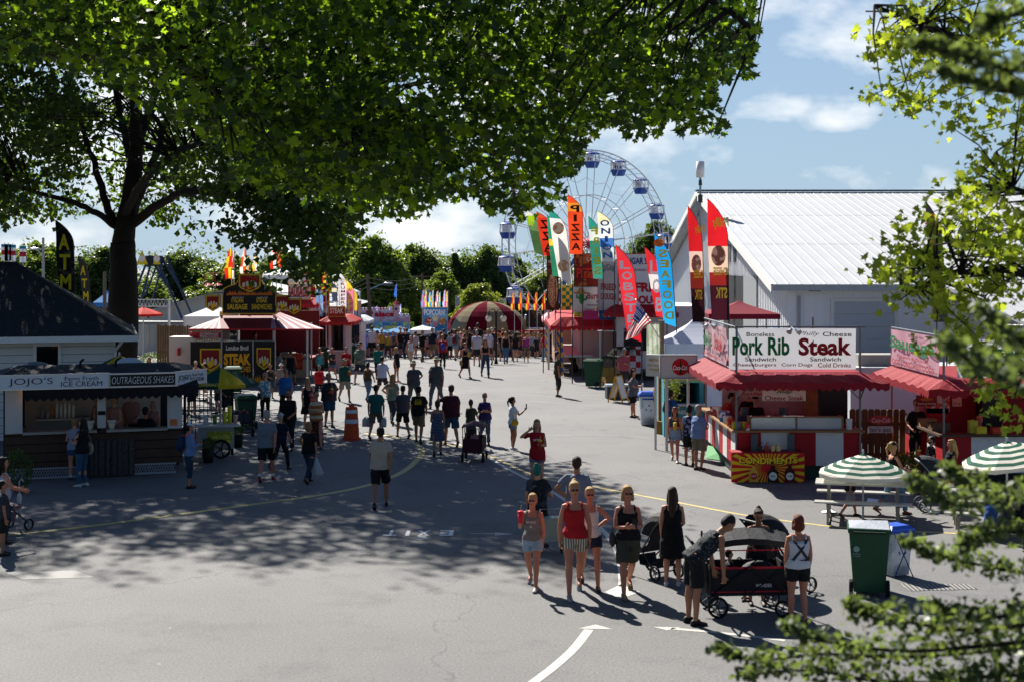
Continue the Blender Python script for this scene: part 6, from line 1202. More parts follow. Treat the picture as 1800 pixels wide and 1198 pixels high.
# ================================================================ PEOPLE
def remesh(mb,voxel,smooth=1):
    me = bpy.data.meshes.new('tmp'); me.from_pydata(mb.v,[],mb.f); o = bpy.data.objects.new('tmp',me); COL.objects.link(o)
    m = o.modifiers.new('r','REMESH'); m.mode = 'VOXEL'; m.voxel_size = voxel; m.use_smooth_shade = True
    if smooth: s = o.modifiers.new('s','SMOOTH'); s.iterations = smooth; s.factor = .5
    dg = bpy.context.evaluated_depsgraph_get(); dg.update(); r = bpy.data.meshes.new_from_object(o.evaluated_get(dg)); bpy.data.objects.remove(o); bpy.data.meshes.remove(me)
    r.polygons.foreach_set('use_smooth',[True]*len(r.polygons)); return r
CW = [(np.random.RandomState(40+i).normal(size=3)*np.array([1,1,.7])*f,a,i*1.7) for i,(f,a) in enumerate([(11,.45),(14,.45),(19,.35),(25,.3),(33,.22),(42,.18)])]
def crease(me,amp=.007):
    n = len(me.vertices); c = np.zeros(n*3,np.float32); me.vertices.foreach_get('co',c); c = c.reshape(-1,3); nn = np.zeros(n*3,np.float32); me.vertex_normals.foreach_get('vector',nn); nn = nn.reshape(-1,3)
    w = sum(a*np.sin(c @ k+p+1.3*np.sin(c[:,2]*17+p)) for k,a,p in CW); me.vertices.foreach_set('co',(c+nn*(w*amp)[:,None]).reshape(-1).astype(np.float32)); me.update(); return me
ARM = {  # upper pitch, outward, fore pitch, inward (degrees)
 'down': (-2,9,10,3),'fwd': (22,8,40,3),'back': (-24,9,-6,3),'hold': (12,10,100,28),'low': (8,8,62,22),'phone': (38,8,128,10),'hip': (-28,42,12,55),
 'head': (70,62,165,50),'push': (26,10,72,5),'reach': (48,8,78,5),'raise': (60,30,140,5),'carry': (0,14,4,0),'out': (30,42,60,-10),'lap': (30,8,75,15),'eat': (35,8,135,20)}
LEG = {'stand': ((1,3),(-1,-3)),'walk': ((25,10),(-16,-42)),'walk2': ((-16,-42),(25,10)),'stride': ((27,12),(-20,-40)),'relax': ((4,0),(8,-12)),'sit': ((84,2),(80,-6)),'bend': ((-4,-2),(2,-4))}
def rotx(v,a): c,s = math.cos(a),math.sin(a); return Vector((v[0],v[1]*c+v[2]*s,-v[1]*s+v[2]*c))
def skeleton(leg='stand',aL='down',aR='down',lean=0,fem=False,hd=0):
    J = {}; hw = .095; drop = []
    for sd_,(th,sh) in ((-1,LEG[leg][0]),(1,LEG[leg][1])):
        d1 = Vector((sd_*.02,math.sin(R(th)),-math.cos(R(th)))); d2 = Vector((sd_*.01,math.sin(R(sh)),-math.cos(R(sh)))); h = Vector((sd_*hw,0,0)); k = h+d1*.44; a = k+d2*.42
        J['hip',sd_],J['kn',sd_],J['an',sd_] = h,k,a; drop.append(-a.z+.085-(.05 if sh < -25 else 0))
    J['root'] = max(drop) if leg != 'sit' else .50
    L_ = R(lean); sp = lambda x,y,z: rotx((x,y,z),L_)
    J['sp'] = sp; sw = .155 if fem else .176
    for sd_,ar in ((-1,ARM[aL]),(1,ARM[aR])):
        s = sp(sd_*sw,0,.455); p,o_,f,i_ = ar
        u = Vector((sd_*math.sin(R(o_)),math.sin(R(p))*math.cos(R(o_)),-math.cos(R(p))*math.cos(R(o_)))); w = Vector((-sd_*math.sin(R(i_)),math.sin(R(f))*math.cos(R(i_)),-math.cos(R(f))*math.cos(R(i_))))
        J['sh',sd_],J['el',sd_],J['wr',sd_] = s,s+u*.285,s+u*.285+w*.25; J['fd',sd_] = w
    return J
def hand(mb,w,d,sd_,fine,hold):
    d = d.normalized(); up = Vector((0,0,1)) if abs(d.z) < .8 else Vector((0,1,0)); side = d.cross(up).normalized(); nrm = side.cross(d).normalized()
    if abs(d.z) >= .8: spread,palm = Vector((0,1,0)),Vector((-sd_,0,0))
    else: spread,palm = up*.8+side*.2*sd_,-side*sd_*-1
    spread = (spread-d*spread.dot(d)).normalized(); palm = d.cross(spread).normalized()
    if palm.x*sd_ > 0: palm = -palm
    rings = []
    for t,a,b_ in ((0,.026,.020),(.03,.036,.017),(.085,.040,.014),(.095,.03,.010)):
        c = w+d*t; rings.append([c+spread*a*math.cos(q)+palm*b_*math.sin(q) for q in [2*math.pi*k/10 for k in range(10)]])
    mb.loft(rings)
    cl = 65 if hold else 22
    for i,ln in enumerate((.068,.078,.072,.056)):
        b_ = w+d*.082+spread*(.030-.020*i); a1,a2 = R(cl*.5),R(cl*1.3); p1 = b_+(d*math.cos(a1)+palm*math.sin(a1))*ln*.5; p2 = p1+(d*math.cos(a2)+palm*math.sin(a2))*ln*.5; mb.tube([b_,p1,p2],[.0095,.0088,.0075],6,ends=True)
    b_ = w+d*.028+spread*.030; mb.tube([b_,b_+spread*.026+d*.026+palm*.008,b_+spread*.03+d*.052+palm*.02],[.013,.011,.009],6,ends=True)
def ring(J,z,rx,ry,y=0,n=14,x=0): return [J['sp'](x+rx*math.cos(2*math.pi*k/n),y+ry*math.sin(2*math.pi*k/n),z) for k in range(n)]
def headmesh(mb,J,y0=0):
    sp = J['sp']; mb.tube([sp(0,0,.48),sp(0,.01,.62)],[.056,.052],10)
    def e(c,r): 
        k = len(mb.v); mb.ell((0,0,0),tuple(q*1.07 for q in r),14,10); 
        for i in range(k,len(mb.v)): v_ = Vector(mb.v[i])+Vector(c); mb.v[i] = tuple(sp(*v_))
    e((0,-.008,.715),(.074,.092,.098)); e((0,.022,.665),(.056,.066,.078)); e((0,.045,.625),(.032,.036,.026)); e((0,.098,.680),(.013,.020,.022)); e((0,.088,.70),(.010,.010,.03))
    for s in (-1,1): e((s*.076,0,.685),(.010,.020,.030))
def body_mesh(leg,aL,aR,lean,fem,fat,hold,voxel,fine):
    J = skeleton(leg,aL,aR,lean,fem); mb = MB(); f = 1+fat
    for s in (-1,1):
        h,k,a = J['hip',s],J['kn',s],J['an',s]; q = .5*(1+f)
        mb.tube([h+Vector((0,0,.03)),h+(k-h)*.35,h+(k-h)*.75,k,k+(a-k)*.3+Vector((0,-.012,0)),k+(a-k)*.65,a],[.094*q,.086*q,.064*q,.054,.056,.042,.034],12,ends=True)
        mb.tube([a+Vector((0,-.03,-.03)),a+Vector((0,.05,-.04)),a+Vector((0,.14,-.06))],[.036,.034,.024],8,ends=True)
        sh,e,w = J['sh',s],J['el',s],J['wr',s]
        mb.tube([J['sp'](s*.07,0,.475),sh,sh+(e-sh)*.5,e,e+(w-e)*.3,w],[.045,.050 if not fem else .043,.044*q,.036,.037,.026],10,ends=True)
        hand(mb,w,J['fd',s],s,fine,hold)
    pw = .165 if not fem else .172; ww = .140 if not fem else .118; cw = .172 if not fem else .148
    mb.loft([ring(J,z,a*(f if z < .4 else 1),b_*(1+fat*1.5 if z < .4 else 1),y) for z,a,b_,y in ((-.09,pw*.7,.085,0),(-.02,pw,.112,-.005),(.06,pw*.94,.108,0),(.16,ww,.092,.004),(.27,ww*1.08,.100,.008),(.38,cw*.98,.112 if not fem else .118,.012),(.44,cw*.92,.092,0),(.475,.115,.072,0),(.51,.05,.05,0))])
    headmesh(mb,J); return remesh(mb,voxel,1)
def cloth_top(J,kind,fem,fat,g=.013):
    mb = MB(); f = 1+fat; pw = .165 if not fem else .164; ww = (.155 if not fem else .122); cw = .172 if not fem else .150; loose = 0 if kind in ('tank','crop') else .012
    hem = {'crop': .20,'dress': -.42,'longtop': -.16,'tank': -.02}.get(kind,-.07)
    prof = [(.06,pw*.96+loose,.112+loose),(.16,ww+loose*1.6,.098+loose),(.27,ww*1.06+loose,.104+loose),(.38,cw*.98+loose,.116 if not fem else .124),(.44,cw*.93,.095)]
    if kind in ('tee','long','longtop','vest'): prof += [(.475,.125,.078),(.505,.062,.058)]
    else: prof = [q for q in prof if q[0] < .42]+[(.42,cw*.92,.10)]
    prof = [p for p in prof if p[0] > hem+.03]
    w0 = prof[0]
    pre = [(hem,(w0[1]+.012) if kind != 'dress' else .23,(w0[2]+.01) if kind != 'dress' else .17)]
    if kind == 'dress': pre += [(-.2,.205,.15),(-.03,pw+.02,.125)]
    if kind in ('tee','long','tank','longtop','vest'): pre += [(-.02,pw+loose+.006,.118+loose)]
    prof = pre+prof
    sp0 = J['sp']
    if kind == 'dress':                          # skirt hangs from the hips
        J = dict(J); 
    mb.loft([ring(J,z,(a+g)*(f if z < .42 else 1),(b_+g)*(1+fat*1.5 if z < .42 else 1),.004) for z,a,b_ in prof])
    for s in (-1,1):
        sh,e,w = J['sh',s],J['el',s],J['wr',s]
        if kind in ('tee','longtop'): mb.tube([J['sp'](s*.07,0,.475),sh+Vector((-s*.01,0,0)),sh+(e-sh)*.3,sh+(e-sh)*.66],[.048,.058,.060,.066] if not fem else [.044,.052,.053,.058],12)
        elif kind == 'long': mb.tube([J['sp'](s*.07,0,.475),sh,e,e+(w-e)*.9],[.05,.058,.05,.042],12)
        elif kind in ('tank','dress','crop','vest'): mb.tube([J['sp'](s*.10,.075,.38),J['sp'](s*.105,.06,.45),J['sp'](s*.105,.0,.50),J['sp'](s*.105,-.055,.45),J['sp'](s*.10,-.07,.38)],[.022]*5 if kind != 'vest' else [.045]*5,8)
    return mb
def cloth_bottom(J,kind,fem,fat,g=.012):
    mb = MB(); f = 1+fat; pw = .165 if not fem else .172; q = .5*(1+f)
    mb.loft([ring(J,z,(a+g)*f,(b_+g)*(1+fat*1.4),0) for z,a,b_ in ((-.10,pw*.8,.095),(-.03,pw,.113),(.05,pw*.95,.110),(.11,pw*.9,.102))])
    for s in (-1,1):
        h,k,a = J['hip',s],J['kn',s],J['an',s]
        if kind == 'brief': mb.tube([h+Vector((0,0,.0)),h+(k-h)*.25,h+(k-h)*.5],[.100*q,.104*q,.102*q],14)
        elif kind == 'shorts': mb.tube([h,h+(k-h)*.3,h+(k-h)*.88],[.102*q,.104*q,.096*q],14)
        elif kind == 'pants': mb.tube([h,h+(k-h)*.35,k,k+(a-k)*.4,a+(k-a)*.03],[.100*q,.094*q,.068,.062,.056],14)
        elif kind == 'capri': mb.tube([h,h+(k-h)*.35,k,k+(a-k)*.55],[.100*q,.094*q,.070,.066],14)
    if kind == 'skirt':
        z1 = -.42; mb.loft([[Vector((r1*math.cos(2*math.pi*i/16),r2*math.sin(2*math.pi*i/16),z)) for i in range(16)] for z,r1,r2 in ((z1,.22,.19),(-.2,.2,.165),(0,.178,.13),(.06,.165,.12))])
    if kind == 'maxi': mb.loft([[Vector((r1*math.cos(2*math.pi*i/16),r2*math.sin(2*math.pi*i/16),z)) for i in range(16)] for z,r1,r2 in ((-.82,.22,.2),(-.4,.21,.18),(0,.178,.13),(.06,.165,.12))])
    return mb
def hair_mesh(J,kind):
    mb = MB(); sp = J['sp']
    def e(c,r):
        k = len(mb.v); mb.ell((0,0,0),tuple(q*1.06 for q in r),14,9)
        for i in range(k,len(mb.v)): mb.v[i] = tuple(sp(*(Vector(mb.v[i])+Vector(c))))
    e((0,-.026,.742),(.082,.090,.088))
    if kind in ('short','buzz'): e((0,-.05,.700),(.074,.066,.085))
    else: e((0,-.045,.69),(.080,.075,.10)); e((.0,.03,.79),(.062,.05,.032))
    if kind == 'long': mb.tube([sp(0,-.05,.72),sp(0,-.085,.60),sp(0,-.115,.47),sp(0,-.125,.33)],[.078,.076,.075,.04],12,ends=True); [mb.tube([sp(s*.07,-.02,.70),sp(s*.078,-.01,.58),sp(s*.07,-.0,.47)],[.028,.03,.02],8,ends=True) for s in (-1,1)]
    if kind == 'bob': e((0,-.04,.64),(.094,.075,.085)); [mb.tube([sp(s*.07,-.0,.72),sp(s*.08,.0,.6)],[.03,.028],8,ends=True) for s in (-1,1)]
    if kind == 'pony': e((0,-.12,.76),(.03,.035,.03)); mb.tube([sp(0,-.12,.75),sp(0,-.17,.66),sp(0,-.15,.5)],[.025,.036,.014],8,ends=True)
    if kind == 'bun': e((0,-.075,.82),(.042,.042,.038))
    return mb
def hat_mesh(J,kind):
    mb = MB(); sp = J['sp']
    def e(c,r,a0=-90,a1=90):
        k = len(mb.v); mb.ell((0,0,0),r,18,8,a0=a0,a1=a1)
        for i in range(k,len(mb.v)): mb.v[i] = tuple(sp(*(Vector(mb.v[i])+Vector(c))))
    if kind == 'cap': e((0,-.015,.745),(.090,.102,.090),0,90); e((0,.095,.752),(.070,.085,.010))
    if kind == 'capback': e((0,-.015,.745),(.090,.102,.090),0,90); e((0,-.11,.745),(.065,.075,.010))
    if kind == 'brim': e((0,-.005,.755),(.086,.098,.10),0,90); e((0,0,.755),(.175,.19,.010))
    if kind == 'sunhat': e((0,-.005,.75),(.088,.1,.09),0,90); e((0,0,.745),(.14,.15,.014))
    return mb
PC = {}
def cached(key,fn):
    if key not in PC: PC[key] = fn()
    return PC[key]
def mcopy(me,name): return me
SK = {'l': 'b98468','m': '9a6a4e','d': '6a4632','r': 'b5765c'}
HR = {'blonde': 'a98652','brown': '3c281b','dark': '17110e','grey': '9a958e','red': '6b2a16','white': 'c8c4bc','teal': '1a6a64','light': '8a6a44'}
PEOPLE = {}
def person(px_,py_,ytop,face,top,bottom,hair,label,leg='walk',arms=('down','down'),skin='l',fem=False,fat=0,lean=0,hat=None,shoes='2a2a2c',glasses=None,pt=None,pb=None,Y=None,base=None,key=None,group=None,beard=None,h=None,name='person',X=None,socks=None):
    """px,py: feet in the photo; ytop: top of the head in the photo (gives the height)"""
    rq = random.Random(px_*7+int(py_))
    if arms == ('down','down') and leg in ('walk','walk2','stride'): arms = rq.choice([('fwd','back'),('back','fwd'),('down','fwd'),('low','down')])
    if leg == 'stand' and arms[0] != 'reach' and rq.random() < .6: leg = 'relax'
    face += rq.uniform(-9,9) if py_ > 775 or base is not None else rq.uniform(-26,26)
    c = G(px_,py_) if Y is None else Vector((PX(px_,Y),Y,gz(Y)))
    if base is not None: c.z += base
    Hh = h or (py_-ytop)/2500*c.y if Y is None else (h or 1.7)
    near = py_ > 775 and base is None; mid = py_ > 690; vox = .0085 if near else (.012 if mid else .020)
    J = cached(('J',leg,arms,lean,fem),lambda: skeleton(leg,arms[0],arms[1],lean,fem))
    full = J['root']+max(J['sp'](0,0,.815).z,.3); sc = Hh/full if leg != 'sit' else Hh/1.75
    t = thing(name,label,'person',c,-R(face),group); t.scale = (sc,sc,sc); hold = any(a in ('hold','phone','carry','push','low','eat') for a in arms)
    up = Vector((0,0,J['root']))
    def part(nm,me,m,par=t):
        o = bpy.data.objects.new(nm,me); COL.objects.link(o); o.parent = par; o.location = up if par is t else (0,0,0)
        if not me.materials: me.materials.append(m)
        o.material_slots[0].link = 'OBJECT'; o.material_slots[0].material = m; return o
    bk = (leg,arms,lean,fem,fat)
    part('body',cached(('b',vox,hold)+bk,lambda: body_mesh(leg,arms[0],arms[1],lean,fem,fat,hold,vox,True)),mat(SK[skin],rough=.55,var=.08,spec=.3))
    gv = .012 if near else .018
    tk,tc_ = top; bk_,bc_ = bottom
    if bk_: part({'brief': 'shorts'}.get(bk_,bk_),cached(('bo',bk_,gv)+bk,lambda: crease(remesh(cloth_bottom(J,bk_,fem,fat),gv,2),.009)),mat(bc_,rough=.85,var=.15,bump=.5,scale=5,**(pb or {})))
    if tk: part({'tee': 'shirt','long': 'shirt','tank': 'tank_top','crop': 'crop_top','vest': 'tank_top','longtop': 'shirt'}.get(tk,tk),cached(('to',tk,gv)+bk,lambda: crease(remesh(cloth_top(J,tk,fem,fat,.024 if bk_ else .016),gv,2),.011)),mat(tc_,rough=.85,var=.12,bump=.5,scale=5,tr=.12,**(pt or {})))
    if hair[0] != 'bald': part('hair',cached(('h',hair[0],gv,lean),lambda: remesh(hair_mesh(J,hair[0]),gv*.8,1)),mat(HR[hair[1]],rough=.6,var=.35,scale=30,bump=.6,tr=.1))
    if hat: part('hat',cached(('ht',hat[0],lean),lambda: remesh(hat_mesh(J,hat[0]),.008,0)),mat(hat[1],rough=.8))
    for s in (-1,1):
        def sh_():
            a = J['an',s]; mb = MB(); ang = 0 if a.z+J['root'] < .1 else R(-32); r = lambda y,z: Vector((0,y*math.cos(ang)-z*math.sin(ang)*-1*0,z+y*math.sin(ang)))
            rings = []
            for y,w,hh,dz in ((-.075,.028,.03,.0),(-.05,.038,.045,0),(.02,.040,.045,0),(.09,.044,.030,0),(.15,.040,.022,0),(.175,.02,.015,0)):
                cc = a+r(y,-.083+hh); rings.append([cc+Vector((w*math.cos(q),0,hh*math.sin(q))) for q in [2*math.pi*k/10 for k in range(10)]])
            mb.loft(rings[::-1]); me = bpy.data.meshes.new('shoe'); me.from_pydata(mb.v,[],mb.f); me.polygons.foreach_set('use_smooth',[True]*len(mb.f)); return me
        part('shoe',cached(('sh',s,leg),sh_),mat(shoes,rough=.6))
        if socks:
            a,k = J['an',s],J['kn',s]; mb = MB(); mb.tube([a+Vector((0,0,-.02)),a+(k-a)*.18],[.040,.046],10); o = mb.build('sock',mat(socks),t,True); o.location = up
    facing = 100 < face % 360 < 260
    if glasses or (facing and mid):
        def gl_():
            mb = MB(); sp = J['sp']
            for s in (-1,1): k = len(mb.v); mb.ell((0,0,0),(.026,.008,.018),10,5); mb.v[k:] = [tuple(sp(*(Vector(q)+Vector((s*.032,.099,.703))))) for q in mb.v[k:]]
            k = len(mb.v); mb.box(-.08,.08,.092,.096,.712,.716); mb.v[k:] = [tuple(sp(*q)) for q in mb.v[k:]]
            me = bpy.data.meshes.new('sunglasses'); me.from_pydata(mb.v,[],mb.f); return me
        def ey_():
            mb = MB(); sp = J['sp']
            for s in (-1,1):
                k = len(mb.v); mb.ell((0,0,0),(.012,.006,.006),8,5); mb.v[k:] = [tuple(sp(*(Vector(q)+Vector((s*.031,.094,.700))))) for q in mb.v[k:]]
                k = len(mb.v); mb.box(s*.031-.017,s*.031+.017,.090,.099,.716,.721); mb.v[k:] = [tuple(sp(*q)) for q in mb.v[k:]]
            me = bpy.data.meshes.new('eyes'); me.from_pydata(mb.v,[],mb.f); return me
        if glasses: part('sunglasses',cached(('gl',lean),gl_),mat('0c0c0e',rough=.15,spec=.7))
        else: part('eyes',cached(('ey',lean),ey_),mat('1c1411'))
        def mo_():
            mb = MB(); sp = J['sp']; k = len(mb.v); mb.ell((0,.089,.640),(.020,.008,.006),8,4); mb.v = [tuple(sp(*q)) for q in mb.v]; me = bpy.data.meshes.new('mouth'); me.from_pydata(mb.v,[],mb.f); return me
        part('mouth',cached(('mo',lean),mo_),mat('7a3a34'))
    if beard:
        def be_():
            mb = MB(); sp = J['sp']; mb.ell((0,.045,.618),(.050,.050,.040),12,6); mb.ell((0,.02,.645),(.068,.06,.035),12,6); mb.v = [tuple(sp(*q)) for q in mb.v]; return remesh(mb,.01,1)
        part('beard',cached(('be',lean),be_),mat(beard,bump=.5))
    if key: PEOPLE[key] = (t,J,sc)
    return t
def onp(key,*v):
    """world point from body coordinates of a person (x right, y ahead, z above the hips)"""
    t,J,sc = PEOPLE[key]; return t.matrix_basis @ (Vector(v)+Vector((0,0,J['root'])))
def hnd(key,s):
    t,J,sc = PEOPLE[key]; return t.matrix_basis @ (J['wr',s]+J['fd',s]*.09+Vector((0,0,J['root'])))
def chest(key,col_,items,back=False,y=None):
    t,J,sc = PEOPLE[key]; yy_ = (-.165 if back else .168) if y is None else y; T_ = Matrix.Rotation(0 if back else math.pi,4,'Z')
    o = Txt()
    for it in items:
        a,f = glyphs(it[0],.02); vs = []
        for p in a: x_ = it[1]+p[0]*it[3]; z_ = it[2]+p[1]*it[4]; vs.append(tuple(J['sp']((x_ if back else -x_),yy_+(abs(x_)**1.5*.5)*(1 if back else -1),z_)))
        o.mb.add(vs,f)
    q = o.build(mat(col_),t,'printed_letters'); q.location = (0,0,J['root'])
def deg(k): return PEOPLE[k][0].rotation_euler.z
def item(name,label,cat,mb,m,loc,rz=0,smooth=True):
    o = mb.build(name,m,None,smooth); o.location = loc; o.rotation_euler.z = rz; return tag(o,label,cat)
def cup(key,s,label,c1='d8c83a',c2='d8503a'):
    p = hnd(key,s); t = thing('drink_cup',label,'cup',p-Vector((0,0,.07)),0); mb = MB(); mb.tube([(0,0,0),(0,0,.16)],[.034,.046],12); mb.build('cup',mat(c2,tr=.3),t,True); mb = MB(); mb.tube([(0,0,.161),(0,0,.19)],[.05,.046],12); mb.build('lid',mat(c1),t,True); mb = MB(); mb.tube([(0,0,.19),(.015,0,.29)],.005,5); mb.build('straw',mat('d8d23a'),t)
def phone(key,s,label): mb = MB(); mb.box(-.036,.036,-.006,.006,-.02,.13); item('phone',label,'phone',mb,mat('121316',rough=.2),hnd(key,s),deg(key),False)
def backpack(key,label,col_='1c1e24',sc=1,front=False,h2=None):
    t_ = PEOPLE[key][0]; p = onp(key,0,-.19,.10); s_ = PEOPLE[key][2]*sc; t = thing('backpack',label,'backpack',p,deg(key)); t.scale = (s_,s_,s_); mb = MB()
    mb.ell((0,-.04,.17),(.15,.10,.23),14,10); mb.ell((0,-.13,.1),(.11,.05,.12),12,6); me = remesh(mb,.015,1); o = link('bag',me,t); me.materials.append(mat(col_,rough=.7,bump=.4))
    for s in (-1,1): mb = MB(); mb.tube([(s*.09,.04,.36),(s*.10,.16,.41),(s*.105,.30,.36),(s*.10,.34,.2),(s*.12,.25,.02),(s*.12,.05,0)],.016,6); mb.build('strap',mat(h2 or col_),t,True)
def shoulderbag(key,s,label,col_='17171a',z=-.02,r=(.05,.13,.12),strap=True,x=.24):
    p = onp(key,s*x,0,z); sc = PEOPLE[key][2]; t = thing('shoulder_bag',label,'bag',p,deg(key)); t.scale = (sc,)*3; mb = MB(); mb.ell((0,0,0),r,12,8); link('bag',remesh(mb,.012,1),t).data.materials.append(mat(col_,bump=.3))
    if strap: mb = MB(); mb.tube([(0,.06,.08),(-s*.03,.07,.3),(-s*(x-.1),.03,.50-z),(-s*.03,-.07,.3),(0,-.06,.08)],.008,5); mb.build('strap',mat(col_),t)
A = ('arms',)
# ---------------- near group
person(936,1033,867,185,('tank','77736e'),('brief','8fa0ac'),('pony','blonde'),'girl in a grey tank top holding a red cup, leftmost of the near group',arms=('down','phone'),fem=True,shoes='8a8f94',glasses=1,key='g1',skin='r')
chest('g1','d0ccc4',[('EAGLE',0,.33,.17,.035),('A',0,.25,.05,.05)],y=.166)
cup('g1',1,'red cup with a straw held by the girl in the grey tank top','d82a3a','d83048')
person(1010,1046,846,182,('tank','b01a20'),('brief','cfc5ae'),('bun','blonde'),'woman in a red tank top and striped shorts walking forward',leg='walk2',arms=('carry','carry'),fem=True,glasses=1,shoes='9a9c9e',key='g2',skin='r',pb=dict(pat='stripe',h2='6a5a48',ps=26),fat=.03)
person(1037,1032,856,180,('tank','d8d4d0'),('brief','1c2438'),('pony','blonde'),'girl in a white tank top with hand on hip behind the red tank top',arms=('hip','down'),fem=True,glasses=1,key='g3',skin='r')
person(1103,1045,853,178,('tank','15161a'),('shorts','3e3f34'),('bob','blonde'),'woman in a black tank top looking at a phone with both hands',leg='walk2',arms=('hold','hold'),fem=True,glasses=1,fat=.1,shoes='7a6a4c',key='g4',skin='r')
phone('g4',-1,'dark phone held by the woman in the black tank top'); shoulderbag('g4',1,'dark shoulder bag hanging beside the woman in the black tank top','2a2c34')
person(1182,1030,855,8,('dress','0f1014'),(None,'000000'),('long','brown'),'woman in a black sleeveless dress seen from behind with long brown hair',leg='stand',arms=('down','low'),fem=True,shoes='b4b8be',key='g5')
person(1220,1096,0,75,('vest','1c2026'),('shorts','0e0f12'),('short','dark'),'man in a dark patterned sleeveless shirt bending over the big wagon',leg='bend',arms=('down','carry'),lean=48,h=1.52,shoes='141416',key='g6',skin='m',pt=dict(pat='spots',h2='4a5058',ps=26))
person(1403,1098,904,2,('tank','cfd0d4'),('brief','0e0f12'),('bob','red'),'woman with auburn hair in a white top with crossed dark carrier straps',leg='stand',arms=('down','down'),fem=True,fat=.12,shoes='1a1b1e',key='g7',skin='r')
t,J,sc = PEOPLE['g7']; mb = MB(); mb.tube([(-.13,-.13,.12),(0,-.155,.28),(.12,-.10,.45)],.022,6); mb.tube([(.13,-.13,.12),(0,-.15,.285),(-.12,-.10,.45)],.022,6); mb.loft([[Vector((.185*math.cos(a),.15*math.sin(a),z)) for a in [2*math.pi*k/18 for k in range(18)]] for z in (.03,.13)]); o = mb.build('carrier_straps',mat('2a2d33'),t,True); o.location = (0,0,J['root'])
person(1330,1062,0,178,('tank','1d1f22'),('shorts','15161a'),('bun','brown'),'woman leaning behind the black stroller with her hair up',leg='stand',arms=('reach','reach'),fem=True,lean=18,h=1.5,key='g8',skin='m')
person(945,965,815,12,('tee','1e242c'),('shorts','15171c'),('bun','teal'),'person with teal hair and a small black backpack walking away',leg='walk2',arms=('down','push'),key='g9',skin='l',pt=dict(pat='blotch',h2='32404c',ps=9)); backpack('g9','small black backpack on the person with teal hair','101114',.8)
person(1014,975,802,0,('tee','747b8c'),('shorts','2c3038'),('buzz','brown'),'man in a grey blue tee walking away behind the red tank top',arms=('hip','down'),skin='m',key='g10')
# ---------------- middle distance
person(944,863,737,172,('longtop','a01622'),('brief','4f6a86'),('long','light'),'young woman in an oversized red shirt with one hand behind her head',leg='stand',arms=('hold','head'),fem=True,key='m1')
chest('m1','e0d8d4',[('BETSY',0,.34,.2,.05)],y=.172); cup('m1',-1,'yellow lidded cup held by the woman in the red shirt','d8c83a','c8502a')
person(901,790,697,78,('tee','d6dae0'),('brief','6a87a4'),('pony','dark'),'girl in a white tee and denim shorts photographing with a raised phone',leg='relax',arms=('down','phone'),fem=True,shoes='c0c4c8',key='m2',skin='m'); phone('m2',1,'phone held up by the girl in the white tee'); shoulderbag('m2',1,'mustard yellow bag on the girl in the white tee','b58a1e')
person(852,780,690,172,('tee','2c2158'),('pants','3f5268'),('short','dark'),'woman in a purple tee with a jacket around her waist eating',arms=('hold','hold'),fem=True,glasses=1,fat=.15,key='m3',skin='m')
person(828,785,702,5,('tee','363c2c'),('maxi','23241f'),('bun','brown'),'woman in an olive tee and long dark skirt pushing the burgundy wagon',leg='stand',arms=('low','push'),fem=True,key='m4')
person(793,783,676,350,('tee','3d141f'),('shorts','2a4862'),('short','brown'),'stout man in a burgundy shirt and grey cap pointing to the left',leg='walk',arms=('raise','down'),fat=.28,hat=('cap','4a5260'),shoes='5a3a28',key='m5',skin='r')
person(769,800,703,2,('dress','5a6a84'),(None,''),('bun','brown'),'woman in a blue striped sleeveless dress walking away',leg='walk2',arms=('down','down'),fem=True,pt=dict(pat='stripe',h2='2c3648',ps=22,axis=2),key='m6',skin='m',shoes='16171a')
person(736,778,678,8,('tee','121215'),('shorts','6b5c46'),('short','dark'),'man in a black tee with yellow figures printed on the back',leg='walk',arms=('down','fwd'),key='m7',skin='m'); chest('m7','c8a81e',[('IIII',0,.33,.2,.11),('BROTHERS',0,.42,.18,.03)],back=True)
person(708,769,677,4,('tee','43464e'),('shorts','121317'),('short','dark'),'man in a dark grey tee and black shorts walking away',leg='walk',key='m8',skin='m')
person(661,771,676,2,('tee','1f5c5a'),('shorts','5c5244'),('short','dark'),'man in a teal tee carrying clear water jugs in both hands',leg='walk2',arms=('carry','carry'),key='m9',skin='m')
for s in (-1,1):
    for d_ in ((0,) if s == 1 else (0,.12)):
        p = hnd('m9',s)+Vector((d_*s,d_*.5,-.33)); t = thing('water_jug',['outer clear water jug in the left hand of the man in teal','clear water jug in the right hand of the man in teal','inner clear water jug in the left hand of the man in teal'][0 if (s == -1 and d_) else (1 if s == 1 else 2)],'jug',p); mb = MB(); mb.tube([(0,0,0),(0,0,.02),(0,0,.2),(0,0,.26),(0,0,.28)],[.08,.085,.085,.04,.03],14); mb.build('jug',mat('aebac2',rough=.12,tr=.4,spec=.8),t,True); mb = MB(); mb.tube([(0,0,.28),(.06,0,.3),(.08,0,.18)],.01,6); mb.build('handle',mat('c8ced4',tr=.3),t)
person(690,745,657,10,('tee','68786a'),('pants','20303c'),('long','light'),'woman in a sage tee with a blue jacket tied around her waist',leg='walk',arms=('hip','low'),fem=True,key='m10'); chest('m10','d0d8d0',[('GARDENS',0,.36,.2,.04)],back=True)
person(727,718,634,178,('tee','3c4048'),('pants','484b52'),('short','dark'),'trooper in grey uniform and broad brimmed hat, left of the pair',leg='walk',arms=('hip','down'),hat=('brim','7a735f'),fat=.12,key='m11',skin='m',shoes='0e0e10',glasses=1)
person(767,717,627,176,('tee','42464e'),('pants','4c4f56'),('short','dark'),'trooper in grey uniform and broad brimmed hat, taller one on the right',leg='walk2',arms=('carry','carry'),hat=('brim','8a8268'),fat=.1,key='m12',skin='m',shoes='0e0e10',glasses=1)
